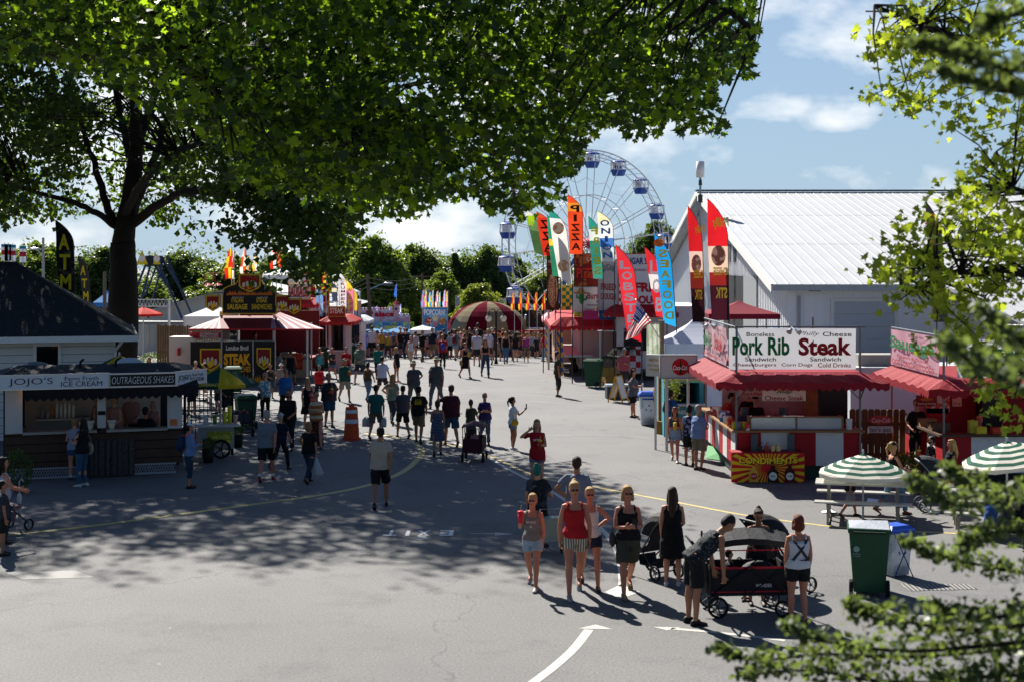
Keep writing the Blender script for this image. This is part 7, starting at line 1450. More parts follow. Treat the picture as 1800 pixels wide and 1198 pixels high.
for k in ('m11','m12'):
    t,J,sc = PEOPLE[k]; mb = MB(); mb.loft([[Vector((.208*math.cos(a),.155*math.sin(a),z)) for a in [2*math.pi*q/18 for q in range(18)]] for z in (.06,.11)]); mb.box(-.24,-.19,-.05,.05,-.02,.1); mb.box(.19,.24,-.04,.06,-.04,.1); mb.box(.08,.13,.15,.18,.05,.12); o = mb.build('belt',mat('0b0b0d',rough=.4),t); o.location = (0,0,J['root'])
person(669,892,750,2,('tee','b4a798'),('shorts','0f1014'),('short','dark'),'man in a cream tee and black shorts walking away alone',leg='walk2',arms=('down','down'),shoes='1c2430',key='m13',skin='m',fat=.05)
person(543,848,741,12,('tee','0f1013'),('pants','22303f'),('bob','light'),'woman in a black tee and jeans carrying a white plastic bag',leg='walk',arms=('out','carry'),fem=True,key='m14',shoes='1a1a1c',skin='r',fat=.08); cup('m14',-1,'yellow cup held by the woman with the plastic bag','d8c83a','c8c43a')
p = hnd('m14',1); mb = MB(); mb.tube([(0,0,0),(.01,0,-.2),(.04,0,-.4),(.05,0,-.46)],[.012,.08,.14,.1],12); item('plastic_bag','white plastic bag hanging from the hand of the woman in black','bag',mb,mat('c4c8ce',tr=.4,bump=.8),p,.3)
person(556,787,687,160,('tee','c9b79c'),('maxi','1d1614'),('short','dark'),'woman in a cream and orange striped top with dark floral trousers',leg='walk',arms=('hold','hold'),fem=True,glasses=1,pt=dict(pat='stripe',h2='a8642a',ps=5,axis=2),pb=dict(pat='spots',h2='9a3a2a',ps=14),key='m15'); shoulderbag('m15',1,'black pouch held in front of the woman in the striped top','0f0f11',.12,(.14,.06,.06),False,.02)
person(578,751,655,172,('long','2c292f'),('shorts','16364e'),('short','dark'),'stout man in a charcoal shirt drinking from a yellow lidded cup',leg='stand',arms=('hip','hold'),fat=.3,key='m16',skin='m'); cup('m16',1,'yellow lidded cup held by the stout man in charcoal','d8c83a','c85a4a')
person(541,753,663,165,('dress','101013'),(None,''),('long','light'),'girl with curly fair hair in black hugging a coral bag',leg='stand',arms=('hold','down'),fem=True,key='m17',shoes='c8b8b0'); p = onp('m17',-.1,.2,.18); mb = MB(); mb.ell((0,0,.05),(.12,.08,.09),12,8); mb.ell((.02,0,-.1),(.11,.08,.09),12,8); item('coral_bag','round coral coloured bag held by the girl with curly hair','bag',mb,mat('c8605a'),p)
person(469,845,721,4,('tee','6a7480'),('shorts','0f1013'),('buzz','grey'),'elderly man in a pale grey tee with red and white sneakers',leg='walk2',arms=('down','down'),fat=.15,shoes='8a2028',socks='c8ccd0',key='m18',skin='r')
person(493,826,725,20,('tee','121a30'),('pants','141824'),('short','grey'),'older woman in a white patterned cap and navy vest with blue sleeves',leg='walk2',arms=('down','down'),fem=True,hat=('cap','b8bcc8'),key='m19')
person(507,792,684,174,('tee','121014'),('pants','1c1e22'),('short','dark'),'bearded man in a black button shirt with dark sunglasses',leg='stand',arms=('low','down'),fat=.18,glasses=1,beard='100c0a',key='m20',skin='m')
person(502,735,647,172,('tee','1f5f9e'),('pants','15171c'),('short','dark'),'man in a bright blue polo shirt',leg='walk',arms=('low','down'),fat=.18,key='m21',skin='m')
person(466,738,655,170,('tee','4f8fa4'),('pants','0f1012'),('short','grey'),'older woman in a light blue floral top and black trousers',leg='stand',arms=('down','low'),fem=True,fat=.12,pt=dict(pat='blotch',h2='d0dce0',ps=16),key='m22',glasses=1); shoulderbag('m22',1,'large black tote on the woman in the floral top','121318',-.05,(.06,.17,.15))
person(475,700,640,165,('tank','24302c'),('shorts','3a4654'),('short','brown'),'boy in a dark green top and red cap sitting on the kerb',leg='relax',arms=('lap','lap'),hat=('cap','7a1c24'),skin='m')
person(561,705,641,174,('tee','d8242a'),('shorts','15161a'),('short','dark'),'boy in a bright red tee with a black chest emblem and cap',leg='walk',hat=('cap','3a3c40'),key='m23',skin='m')
mb = MB(); t,J,sc = PEOPLE['m23']; mb.tube([(-.07,.165,.37),(-.03,.17,.34),(.03,.17,.34),(.07,.165,.37)],.010,4); mb.tube([(-.07,.165,.30),(-.03,.17,.33),(.03,.17,.33),(.07,.165,.30)],.010,4); o = mb.build('chest_emblem',blk,t); o.location = (0,0,J['root'])
person(606,706,630,174,('tee','1f4f46'),('shorts','9a9080'),('short','grey'),'man in a dark green tee and tan shorts holding a yellow cup',leg='walk',arms=('hold','down'),hat=('cap','4a5850'),fat=.15,key='m24',skin='m'); cup('m24',-1,'yellow cup held by the man in the dark green tee','d8c83a','c8502a')
person(562,670,611,176,('tank','4fb0b4'),('shorts','15161a'),('bun','brown'),'woman in a turquoise tank top with backpack straps',leg='walk',fem=True,fat=.1,skin='m')
person(584,668,611,178,('tee','3a3c44'),('brief','5a7896'),('short','light'),'woman in a dark tee and denim shorts eating while walking',leg='walk2',arms=('hold','low'),fem=True,skin='r')
person(609,670,610,178,('tee','b01a24'),('shorts','1a1c20'),('short','brown'),'man in a red tee holding something green',leg='walk',arms=('hold','down'),skin='r')
person(633,675,601,176,('tee','67776c'),('shorts','2c3038'),('short','grey'),'tall man in a sage tee, dark shorts and black cap',leg='walk2',hat=('cap','18191c'),fat=.18,skin='r',glasses=1)
person(665,667,605,176,('tee','137068'),('pants','15171a'),('short','dark'),'man in a teal green tee with white print',leg='walk',skin='m')
person(647,705,636,25,('tank','4a4438'),('pants','5a7488'),('pony','dark'),'woman in an olive tank top and light jeans walking away',leg='walk',fem=True,skin='m')
person(672,698,626,8,('tee','b4bcd8'),('shorts','2a2024'),('short','dark'),'man in a pale lilac tee and patterned dark shorts',leg='walk2',pb=dict(pat='blotch',h2='6a5458',ps=14),skin='r')
person(697,671,610,100,('longtop','15151a'),('brief','15151a'),('bob','blonde'),'girl with blond bob in a long black tee turned sideways',leg='stand',fem=True,skin='r',shoes='a82a3a')
# ---------------- the crowd
rc = random.Random(12)
def cr(x,yf,yt,face,top,bot,hair,label,**k):
    if yf < 629: yf = 627+(yf-618)*.35
    return person(x,yf,yt,face,top,bot,hair,label,**k)
cr(582,642,584,176,('tee','6a4a72'),('shorts','1c1c22'),('short','brown'),'stout woman in a mauve tee in the crowd',fem=True,fat=.3)
cr(722,644,590,176,('tank','d0d6da'),('pants','b8a890'),('short','light'),'woman in a white tank top and beige trousers with dark bag',fem=True)
cr(743,636,580,10,('tee','121214'),('pants','5c3a20'),('short','light'),'man in a black tee and rust brown trousers walking away',leg='stride')
cr(760,628,576,4,('tee','141e34'),('shorts','7a6648'),('short','grey'),'big man in a navy polo and tan shorts with white cap',hat=('cap','b0b4c0'),fat=.2)
cr(715,625,577,8,('long','1c2434'),('pants','16181f'),('short','red'),'man with ginger hair in a navy shirt leaning forward')
cr(778,648,588,6,('tee','a4182a'),('pants','15171c'),('short','light'),'boy in a red tee with a blue drawstring bag on his back',key='c1',leg='walk2'); backpack('c1','blue drawstring bag on the boy in the red tee','1d4a9e',.8)
cr(780,626,578,2,('tee','121214'),('pants','1a1b20'),('short','brown'),'person in black just behind the boy in the red tee')
cr(790,626,583,10,('tee','98a0b0'),('shorts','15161a'),('short','brown'),'boy in a pale grey tee with a yellow stripe')
cr(801,633,579,4,('tee','5a687c'),('brief','7a94ac'),('pony','brown'),'woman with long hair and a maroon backpack',fem=True,key='c2',leg='stride'); backpack('c2','maroon backpack on the woman in the middle of the crowd','5a1420',.9)
cr(817,630,586,2,('tank','3a2a26'),('brief','20222a'),('pony','dark'),'woman in a dark brown top with ponytail',fem=True)
cr(826,628,585,20,('tee','1c1a1e'),('shorts','2a4a5a'),('long','dark'),'woman with loose dark hair next to the white tees',fem=True)
cr(818,664,602,172,('dress','111114'),(None,''),('pony','brown'),'woman in a short black dress holding a yellow drink',fem=True,arms=('down','hold'),key='c3',skin='r'); cup('c3',1,'yellow drink held by the woman in the short black dress','d8c83a','d8c83a'); shoulderbag('c3',1,'brown paper coloured tote on the woman in the black dress','8a6a48',-.15,(.05,.15,.16))
cr(853,662,595,178,('crop','101013'),('pants','2c4256'),('long','brown'),'woman in a black crop top and blue jeans walking forward',fem=True,leg='walk',key='c4',skin='l',glasses=1); chest('c4','101013',[('.',0,.3,.01,.01)]) if False else None
cr(838,643,580,6,('tee','c4c8d8'),('shorts','2c2a30'),('short','grey'),'big man in a white tee and dark cap walking away',hat=('capback','2a2c34'),fat=.2)
cr(858,640,578,4,('tee','c8ccdc'),('shorts','2c3440'),('short','light'),'man in a white tee with a green and white cap',hat=('capback','7a9a78'),fat=.15)
cr(840,626,568,4,('tee','131418'),('pants','15171c'),('short','dark'),'tallest man in a black tee and black cap behind the white tees',hat=('cap','16171a'))
cr(865,632,576,4,('tee','1f2a44'),('shorts','22242a'),('short','white'),'grey haired man in a navy tee beside the lamp post')
cr(876,634,594,10,('tee','9a8a84'),('shorts','8a7a64'),('short','brown'),'small child in a pale patterned tee')
cr(883,634,584,8,('tee','15181f'),('shorts','15181f'),('short','dark'),'person in dark clothes next to the small child')
cr(889,639,583,6,('tank','101114'),('pants','41648a'),('pony','light'),'woman in a black tank top and blue jeans with jacket at the waist',fem=True,leg='walk2')
cr(896,633,582,6,('tee','15181f'),('pants','2c3c50'),('short','brown'),'person in navy right of the woman in jeans')
cr(906,636,584,4,('longtop','12151c'),('brief','5a7490'),('long','dark'),'woman with long dark hair in black and denim shorts',fem=True,leg='stand')
cr(925,636,584,4,('tank','8a3a80'),('capri','4a4440'),('short','light'),'stout woman in a magenta tank top and floral trousers',fem=True,fat=.25,leg='stand',pb=dict(pat='blotch',h2='8a7a6a',ps=12))
cr(954,635,586,80,('tee','b0182a'),('pants','7fa0c4'),('short','brown'),'man in a red tee and pale jeans facing the stalls',leg='stand')
cr(969,636,575,70,('tee','141418'),('pants','2a2c30'),('short','dark'),'tall man in a black tee standing at the nut stall',leg='stand',arms=('hip','hip'))
cr(982,633,584,60,('tee','b8a8a4'),('pants','1c2230'),('short','brown'),'person in a pale top with a dark backpack at the stall',leg='stand',key='c5'); backpack('c5','dark backpack on the person at the yellow posts','23262c',.9)
cr(991,635,587,80,('tee','17181c'),('shorts','7a2028'),('short','dark'),'boy in black with red shorts between the yellow posts',leg='stand')
cr(1014,641,582,60,('tank','c8ccd4'),('brief','a8b4c4'),('pony','brown'),'woman in a white top at the flower counter',fem=True,leg='stand',arms=('low','hold'))
cr(1024,643,584,75,('tee','121216'),('brief','17181c'),('bun','light'),'woman in a black tee resting on the flower counter',fem=True,leg='stand',arms=('hold','hold'))
for i,(x,yf,yt,fc,tp,bt,hr,lb_,kw) in enumerate([
    (586,630,571,6,('long','3d2416'),('pants','2a2a2e'),('short','dark'),'large man in a brown jacket at the left of the crowd',dict(fat=.25)),(603,626,574,30,('tank','7a5a1e'),('brief','5f87a8'),('bun','brown'),'woman in a mustard top bending by the stroller',dict(fem=True)),
    (611,622,577,90,('tee','24201e'),('pants','1c1e24'),('long','dark'),'woman with long dark hair behind the mustard top',dict(fem=True)),(622,627,576,340,('tee','5f8cae'),('brief','c0c4ca'),('short','grey'),'woman in a denim shirt and white shorts',dict(fem=True,arms=('hold','low'))),
    (640,622,577,4,('longtop','4868b4'),('shorts','4868b4'),('short','light'),'man in a loose periwinkle blue shirt',dict(fat=.1,arms=('hip','down'))),(654,620,573,4,('tee','b8b4b4'),('shorts','121317'),('short','dark'),'man in a white tee and black shorts in the crowd',{}),
    (671,627,577,176,('tank','c0962a'),('shorts','2c2e26'),('short','white'),'woman in a yellow tank top with white cap',dict(fem=True,hat=('cap','c8c8c4'))),(691,624,582,170,('tee','4a5264'),('brief','1c1e26'),('bun','brown'),'girl in a grey blue tee walking forward',dict(fem=True)),
    (704,625,574,174,('tank','15151a'),('pants','2c3a4c'),('short','dark'),'man in a black tank top with white cap',dict(hat=('cap','b8a8a4'))),(711,620,576,170,('tee','2a2c34'),('shorts','22242a'),('short','grey'),'person with grey hair partly hidden behind the navy shirt',{}),
    (731,628,582,6,('tee','b8a8ac'),('brief','22242a'),('short','brown'),'child in a pale pink top left of the rust trousers',dict(fem=True)),(683,622,585,4,('tee','8a3a44'),('shorts','2a2c34'),('short','brown'),'child in a dusty red tee in the crowd',{}),
    (752,624,588,4,('tee','c0788a'),('brief','3a4454'),('pony','brown'),'small girl in pink beside the navy polo',dict(fem=True)),(810,622,583,176,('tee','b8b0a0'),('shorts','3a3c40'),('short','light'),'child in a straw hat and cream tee',dict(hat=('sunhat','b8a888'))),
    (830,622,586,4,('tee','2a7088'),('shorts','2c2c30'),('short','brown'),'person in a teal top hidden behind the white tee',{}),(870,628,590,4,('tee','26303e'),('pants','26303e'),('short','dark'),'person in dark blue behind the crop top',{}),
    (572,636,588,176,('tee','1c2420'),('pants','1c2420'),('short','dark'),'vendor in dark green by the trash bins',{}),(914,622,584,4,('tee','7a4444'),('shorts','2c2c30'),('short','brown'),'person in a dull red tee by the lamp globe',{}),(936,622,585,176,('tee','a0a4b0'),('shorts','3a3c48'),('short','dark'),'person in a pale tee before the food sign',{}),
    (943,624,590,176,('tee','2a2c30'),('shorts','22242a'),('short','brown'),'person in charcoal beside the far stroller',{})]):
    cr(x,yf,yt,fc,tp,bt,hr,lb_,**kw)
# ---------------- right side people
person(980,697,617,92,('tee','3a3a2a'),('capri','1c2028'),('short','brown'),'woman in an olive tee standing alone in profile',leg='relax',fem=True,key='r1',skin='m',shoes='121215'); shoulderbag('r1',-1,'small dark bag at the hip of the woman in profile','1a1a1e',-.02,(.04,.08,.08))
person(1097,690,612,185,('tee','b0525a'),('shorts','3f3a34'),('short','white'),'older man in a salmon shirt with backpack straps by the palms',leg='stand',arms=('hold','down'),skin='r',key='r2',glasses=1); backpack('r2','dark backpack on the man in the salmon shirt','202228',.8)
person(1113,733,649,85,('longtop','52545a'),('shorts','0f1012'),('bun','dark'),'woman in a grey blouse and black shorts holding papers',leg='stand',arms=('hold','hold'),fem=True,fat=.22,key='r3',skin='r',pt=dict(pat='spots',h2='7a7c80',ps=30)); mb = MB(); mb.box(-.1,.1,-.005,.005,-.06,.08); item('leaflet','white leaflet held by the woman in the grey blouse','paper',mb,mat('dcdfe4'),hnd('r3',1),1.2,False)
person(1180,778,685,55,('tee','1d4a86'),('shorts','3a3c46'),('bun','dark'),'person in a blue tee with a grey backpack at the stall counter',leg='stand',arms=('hold','hold'),fem=True,key='r4',skin='m'); backpack('r4','grey patterned backpack on the person in the blue tee','4a4c5c')
person(1186,811,715,188,('crop','3f4048'),('brief','7f98b0'),('long','brown'),'young woman in a grey tube top and denim shorts holding a yellow drink',leg='walk',arms=('hold','down'),fem=True,key='r5',skin='r',shoes='b8b4ac'); cup('r5',-1,'yellow drink held by the woman in the grey tube top','d8c83a','d8b83a')
person(1212,818,712,25,('tee','1b2036'),('shorts','0f1014'),('bun','dark'),'woman in a dark patterned tee beside the older man in blue',leg='stand',fem=True,pt=dict(pat='blotch',h2='7a86a8',ps=9),key='r6',skin='m')
person(1228,826,711,40,('tee','6d86ae'),('shorts','6b6253'),('buzz','grey'),'older man in a light blue shirt and khaki shorts at the counter',leg='stand',arms=('hold','hold'),fat=.12,key='r7',skin='m',shoes='2a2420')
person(1570,903,776,82,('tank','0f0f12'),('pants','5f7f98'),('pony','blonde'),'woman in a black cap and top pushing a grey stroller',leg='walk2',arms=('push','push'),fem=True,hat=('cap','141418'),key='r8',skin='r',shoes='6a4030')
person(1494,908,812,70,('tee','131c30'),('shorts','8f9096'),('short','brown'),'boy in a navy tee and grey shorts running behind the parasol',leg='stride',arms=('hold','back'),key='r9',skin='r')
person(1637,868,766,270,('tee','101013'),('shorts','22242a'),('short','dark'),'bearded man in a black tee holding a yellow drink',leg='stand',arms=('down','hold'),beard='17100c',key='r10',skin='l',glasses=1); cup('r10',1,'yellow and red drink held by the bearded man','e0b82a','d8503a')
person(1672,892,772,265,('tee','101115'),('brief','3a5068'),('long','blonde'),'blonde woman in a black tee standing by the grey stroller',leg='stand',fem=True,key='r11',skin='r')
# vendors behind the counters
def behind(x,Y,base,h,face,top,hair,label,**k): return person(x,700,0,face,top,('pants','17181c'),hair,label,Y=Y,base=base,h=h,leg='stand',**k)
behind(1328,37.0,.12,1.68,178,('tee','0f1013'),('short','dark'),'vendor in a black tee and cap in front, inside the pork rib stall',hat=('cap','15151a'),arms=('low','low'))
behind(1316,38.2,.12,1.72,190,('tee','101014'),('short','dark'),'second vendor in black behind the first in the pork rib stall',hat=('cap','101013'))
behind(1268,38.6,.12,1.6,100,('tee','b8441e'),('short','dark'),'vendor in an orange tee bending at the side of the pork rib stall',lean=25)
behind(1611,35.6,.12,1.72,190,('tee','101013'),('short','brown'),'vendor in a black tee behind the sausage stall counter',arms=('low','low'))
behind(1722,35.2,-.15,1.62,182,('tee','121215'),('short','brown'),'vendor with a coral cap in the sausage stall',hat=('capback','c86a5a'),fem=True)
def inside(x,y,h,face,top,hair,label,**k):
    p = at(IC,x,y,0); o = person(900,800,0,face,top,('pants','0e0f12'),hair,label,Y=p.y,base=.28,h=h,leg='stand',**k); o.location.x = p.x; return o
PKT = '9c6f68'
inside(2.62,.85,1.62,182,('tee',PKT),('bun','brown'),'server in a pink tee leaning at the middle of the ice cream window',fem=True,arms=('low','low'),lean=6)
inside(3.05,1.5,1.68,160,('tee',PKT),('short','dark'),'server in a pink tee second from the middle in the ice cream trailer',arms=('low','down'))
inside(3.55,.95,1.45,178,('tee',PKT),('bob','blonde'),'blonde server with glasses in pink at the right window',fem=True,glasses=1)
inside(2.2,1.6,1.6,270,('tee',PKT),('bun','brown'),'server in pink half hidden behind the white pier',fem=True)
o = person(298,800,0,200,('tee','a88aa4'),('pants','1c1e24'),('bob','brown'),'woman in a lilac tee beyond the right end of the ice cream trailer',Y=39.5,h=1.6,leg='stand',fem=True,arms=('hold','low'))
person(256,830,715,8,('tee','0b0c0f'),('shorts','1c2c44'),('short','dark'),'large man in a black tee ordering at the ice cream window',leg='stand',arms=('reach','reach'),fat=.3,hat=('cap','0c0c0e'),shoes='0e0e10',skin='m')
person(145,855,735,300,('tee','141418'),('pants','33526e'),('long','dark'),'woman in black and wide jeans with a cream tote at the trailer',leg='stand',arms=('hold','hold'),fem=True,shoes='c0c0c0',key='i1'); shoulderbag('i1',1,'cream canvas tote on the woman in wide jeans','a89c88',.02,(.05,.16,.18))
person(131,843,738,330,('tee','8a94ac'),('brief','2a466a'),('short','light'),'girl in a pale tee beside the woman in wide jeans',leg='stand',arms=('hold','hold'),fem=True,socks='b8b8bc',h=1.5)
person(333,857,742,62,('long','6a8ab8'),('capri','1e3448'),('pony','dark'),'woman in a light blue shirt and white cap with a blue backpack',leg='stand',arms=('hold','hold'),fem=True,hat=('cap','c8ccdc'),key='i2',skin='r',shoes='1a1a1c'); backpack('i2','blue backpack with orange straps on the woman in the white cap','16264a',1,h2='d0543a'); phone('i2',1,'dark phone held by the woman with the blue backpack')
person(6,955,785,60,('tank','a8b4c8'),('pants','1c2a3c'),('long','dark'),'woman with long dark hair cut off by the left edge',leg='stand',arms=('push','push'),fem=True,glasses=1,h=1.62,skin='r')
person(5,975,840,55,('tee','2a3440'),('shorts','14171c'),('short','dark'),'boy in a slate tee standing at the left edge',leg='stand',h=1.34,skin='m')
person(398,742,680,165,('tee','14281f'),('shorts','22242a'),('short','dark'),'man in dark green standing behind the lemonade cart',leg='stand',arms=('low','low'),h=1.6,skin='m')
# picnic people by the steak banners
PB = [(310,722,622,168,('tee','b8b0b8'),'dark','woman in white with sunglasses at the picnic table',dict(fem=True,arms=('eat','lap'))),(337,728,628,175,('tee','0f1013'),'dark','young man in a black tee at the picnic table',{}),(344,700,612,170,('tank','a89c98'),'light','woman in a pale tank top and cap behind the table',dict(fem=True,hat=('cap','8a8474'))),
      (360,704,611,290,('tee','1a2436'),'dark','man in navy with a tan cap handing food',dict(hat=('cap','9a8a6c'),arms=('hold','hold'))),(383,726,624,300,('tee','6a675e'),'dark','man in a grey brown shirt seen from behind at the table',{}),(299,728,634,100,('tee','2a2a2e'),'dark','child with dark hair at the left end of the picnic table',{}),
      (245,718,622,165,('tee','3a2a28'),'dark','person with dark hair left of the flowering bush',{}),(262,690,585,200,('tank','8a4a3a'),'red','woman with long red hair under the red umbrella',dict(fem=True)),(231,716,620,180,('tee','5a3a34'),'brown','person half hidden behind the trailer roof',{})]
for x,yf,yt,fc,tp,hc,lb_,kw in PB: person(x,yf,yt,fc,tp,('shorts','22242c'),('long' if 'long red' in lb_ else 'short',hc),lb_,leg='stand',Y=None,h=(1.45 if 'child' not in lb_ else 1.2),**kw)
person(491,674,618,15,('tee','b4bccc'),('pants','2a3c58'),('pony','dark'),'woman in a white tee with a tan backpack',fem=True,leg='walk',key='k1'); backpack('k1','tan backpack on the woman beside the banner fence','9a7450',.8)
person(511,676,613,6,('tank','101014'),('shorts','18202e'),('short','dark'),'man in a black tank top and navy shorts walking away',leg='walk2',skin='m',fat=.15)
person(494,694,636,176,('tee','9a8a84'),('shorts','3a3c40'),('short','brown'),'child in a white sun hat and pale tee',leg='stand',hat=('sunhat','b8c4c4'),h=1.25)
person(449,590,0,100,('tee','1a1a1e'),('pants','1a1a1e'),('short','dark'),'vendor in the window of the flame sign stall',Y=64,base=.5,h=1.6,leg='stand')
# seated pair at the picnic table on the right
person(1742,0,0,70,('tee','1a4a94'),('shorts','20242e'),('short','light'),'boy in a royal blue tee seated on the bench eating',Y=27.0,base=-.06,h=1.3,leg='sit',arms=('eat','eat'),skin='r')
person(1782,0,0,60,('tee','0f1013'),('pants','3a4a4a'),('short','dark'),'man in black with a dark backpack seated at the right edge',Y=25.6,base=.0,h=1.7,leg='sit',arms=('lap','lap'),lean=20,key='s1'); backpack('s1','dark blue backpack on the seated man at the right edge','1a2030')
# ferris wheel riders
for i,a_ in enumerate((4,3,3,2)):
    a = 2*math.pi*(a_+.35)/18; q = FW.matrix_basis @ Vector((math.cos(a)*RR+(-.18 if i != 2 else .18),0,Zc+math.sin(a)*RR-1.12)); o = person(1040,400,0,180,('tee',['2a2c34','3a2a44','7a8ab0','2a3a34'][i]),('pants','1c1e24'),('short','dark'),['rider in the topmost ferris wheel cabin','left rider in the second cabin from the top','right rider in the second cabin from the top','rider in the third cabin from the top'][i],Y=104,h=.95,leg='stand'); o.location = q+Vector((0,0,0)); o.scale = (.45,.45,.45)

nm = {'2a3a5a': 'navy','8a2a34': 'dark red','b8b8bc': 'white','1a1a1e': 'black','5a7a9a': 'pale blue','4a6a4a': 'green','b89a3a': 'mustard','7a7a80': 'grey','b06a7a': 'pink','3a7a80': 'teal','c07a3a': 'orange'}
bt_ = {'22242a': 'dark shorts','4a6a8a': 'jeans','9a8a70': 'khaki shorts','3a3c40': 'grey trousers'}
cb = [(a,b_) for a in nm for b_ in bt_]; rc.shuffle(cb)
for i in range(44):
    a,b_ = cb[i]; x = 560+i*9.2+rc.uniform(-13,13); yf = 625+min(9,rc.expovariate(.45)); fm = rc.random() < .5
    person(x,yf,yf-rc.uniform(38,52),rc.choice([0,8,172,180,90,270,350]),(rc.choice(['tee','tank','tee']),a),({'22242a': 'shorts','4a6a8a': 'pants','9a8a70': 'shorts','3a3c40': 'pants'}[b_],b_),(rc.choice(['short','short','long'] if fm else ['short']),rc.choice(['brown','dark','blonde','light','grey'])),'person in a %s top and %s in the farthest row of the crowd' % (nm[a],bt_[b_]),leg=rc.choice(['walk','walk2','relax']),fem=fm,skin=rc.choice('lmr'))
# ================================================================ STROLLERS, WAGONS, BINS, TABLES
def stroller(loc,rz,label,col_='17181c',sc=1,wheel='1a1a1c',frame='2a2c30'):
    t = thing('stroller',label,'stroller',loc,rz); t.scale = (sc,)*3; m = mat(col_,rough=.75,bump=.4); fm = mat(frame,rough=.4,metal=.4)
    mb = MB()
    for s in (-.24,.24): mb.tube([(s,-.42,1.02),(s,-.3,.9),(s,.05,.45),(s,.42,.14)],.014,6); mb.tube([(s,.1,.52),(s,-.12,.3),(s,-.32,.14)],.014,6)
    mb.tube([(-.24,-.42,1.02),(.24,-.42,1.02)],.018,8); mb.tube([(-.24,-.32,.14),(.24,-.32,.14)],.012,6); mb.build('frame',fm,t)
    mb = MB(); n = 8; pr = [(.30,.42),(.10,.40),(-.12,.48),(-.28,.86),(-.22,.88),(-.06,.56),(.12,.48),(.32,.50)]; vs = [(x,y,z) for x in (-.2,.2) for y,z in pr]; mb.add(vs,[tuple(range(n-1,-1,-1)),tuple(range(n,2*n))]+[(i,(i+1) % n,(i+1) % n+n,i+n) for i in range(n)]); mb.build('seat',m,t)
    mb = MB(); K = 8
    for i in range(K): 
        for j in range(8):
            q = lambda i_,j_: Vector((.23*math.cos(math.pi*j_/8),-.30+.50*math.cos(R(100-95*i_/K))*1.0*math.sin(math.pi*j_/8)**.3,.70+.42*math.sin(R(100-95*i_/K))*math.sin(math.pi*j_/8)**.4)); mb.add([q(i,j),q(i+1,j),q(i+1,j+1),q(i,j+1)],[(0,1,2,3)])
    mb.build('canopy',m,t,True)
    mb = MB(); mb.box(-.19,.19,-.28,.15,.2,.22); mb.add([(-.19,-.28,.22),(.19,-.28,.22),(.22,-.32,.38),(-.22,-.32,.38)],[(0,1,2,3)]); mb.add([(-.19,.15,.22),(.19,.15,.22),(.2,.2,.36),(-.2,.2,.36)],[(0,1,2,3)]); mb.build('basket',m,t)
    for s in (-.26,.26):
        for y,r in ((-.32,.13),(.42,.11)): mb = MB(); mb.wheel((s,y,r),r,.04,'x',16,0,1); mb.build('wheel',[mat(wheel),mat('8a8c90')],t)
    return t
def wagon(loc,rz,label,col_,sc=1,canopy=True,trim='a81c2c',word=None):
    t = thing('folding_wagon',label,'wagon',loc,rz); t.scale = (sc,)*3; m = mat(col_,rough=.75,bump=.4); fm = mat('121316',rough=.4)
    mb = MB(); mb.box(-.5,.5,-.26,.26,.28,.32); mb.box(-.5,.5,-.27,-.255,.32,.66); mb.box(-.5,.5,.255,.27,.32,.66); mb.box(-.515,-.5,-.27,.27,.3,.68); mb.box(.5,.515,-.27,.27,.3,.68); b_ = mb.build('basket',m,t)
    mb = MB(); mb.box(-.5,.5,-.276,-.271,.64,.67); mb.box(-.5,.5,-.276,-.271,.33,.345); mb.build('trim',mat(trim),b_)
    mb = MB()
    for x in (-.52,.52):
        for y in (-.28,.28): mb.tube([(x,y,.2),(x,y,1.05 if canopy else .72)],.014,6)
    for y in (-.285,.285): mb.tube([(-.5,y,.3),(0,y,.68)],.011,5); mb.tube([(0,y,.3),(-.5,y,.68)],.011,5); mb.tube([(0,y,.3),(.5,y,.68)],.011,5); mb.tube([(.5,y,.3),(0,y,.68)],.011,5)
    mb.tube([(-.52,-.2,.7),(-.75,-.2,1.0),(-.75,.2,1.0),(-.52,.2,.7)],.016,6); mb.build('frame',fm,t)
    if canopy:
        mb = MB(); K = 10
        for i in range(K):
            a,b2 = i/K,(i+1)/K; z = lambda s: 1.03+.07*math.sin(math.pi*s)+.012*math.sin(s*31); mb.add([(-.56+1.12*a,-.32,z(a)-.05),(-.56+1.12*b2,-.32,z(b2)-.05),(-.56+1.12*b2,0,z(b2)+.04),(-.56+1.12*a,0,z(a)+.04),(-.56+1.12*b2,.32,z(b2)-.05),(-.56+1.12*a,.32,z(a)-.05)],[(0,1,2,3),(3,2,4,5)])
            mb.add([(-.56+1.12*a,-.32,z(a)-.05),(-.56+1.12*b2,-.32,z(b2)-.05),(-.56+1.12*b2,-.33,z(b2)-.13),(-.56+1.12*a,-.33,z(a)-.13)],[(0,3,2,1)])
        c_ = mb.build('canopy',m,t); mb = MB(); mb.tube([(-.56,-.335,.90),(.56,-.335,.90)],.008,5); mb.build('piping',mat(trim),c_)
    for x in (-.42,.45):
        for y in (-.3,.3): r = .14 if x < 0 else .11; mb = MB(); mb.wheel((x,y,r),r,.06,'y',18,0,1); mb.build('wheel',[mat('121214',rough=.8),mat('3a3c40')],t)
    if word: words(b_,'c8ccd0',[(word,.2,.42,.22,.045)],y=-.278)
    return t
c = G(1308,1075); wagon(c,R(4),'large black folding wagon with a canopy beside the bending man','17181c',1.12,True,'a81c2c','WONDER')
mb = MB(); mb.ell((0,0,0),(.1,.1,.12),12,8); item('child_head','x','x',mb,blk,c) if False else None
o = person(1282,1060,0,80,('tee','2a2c34'),('shorts','22242a'),('short','dark'),'child sitting inside the large black wagon',h=1.0,leg='sit',arms=('lap','lap'),Y=21.6,base=.15)
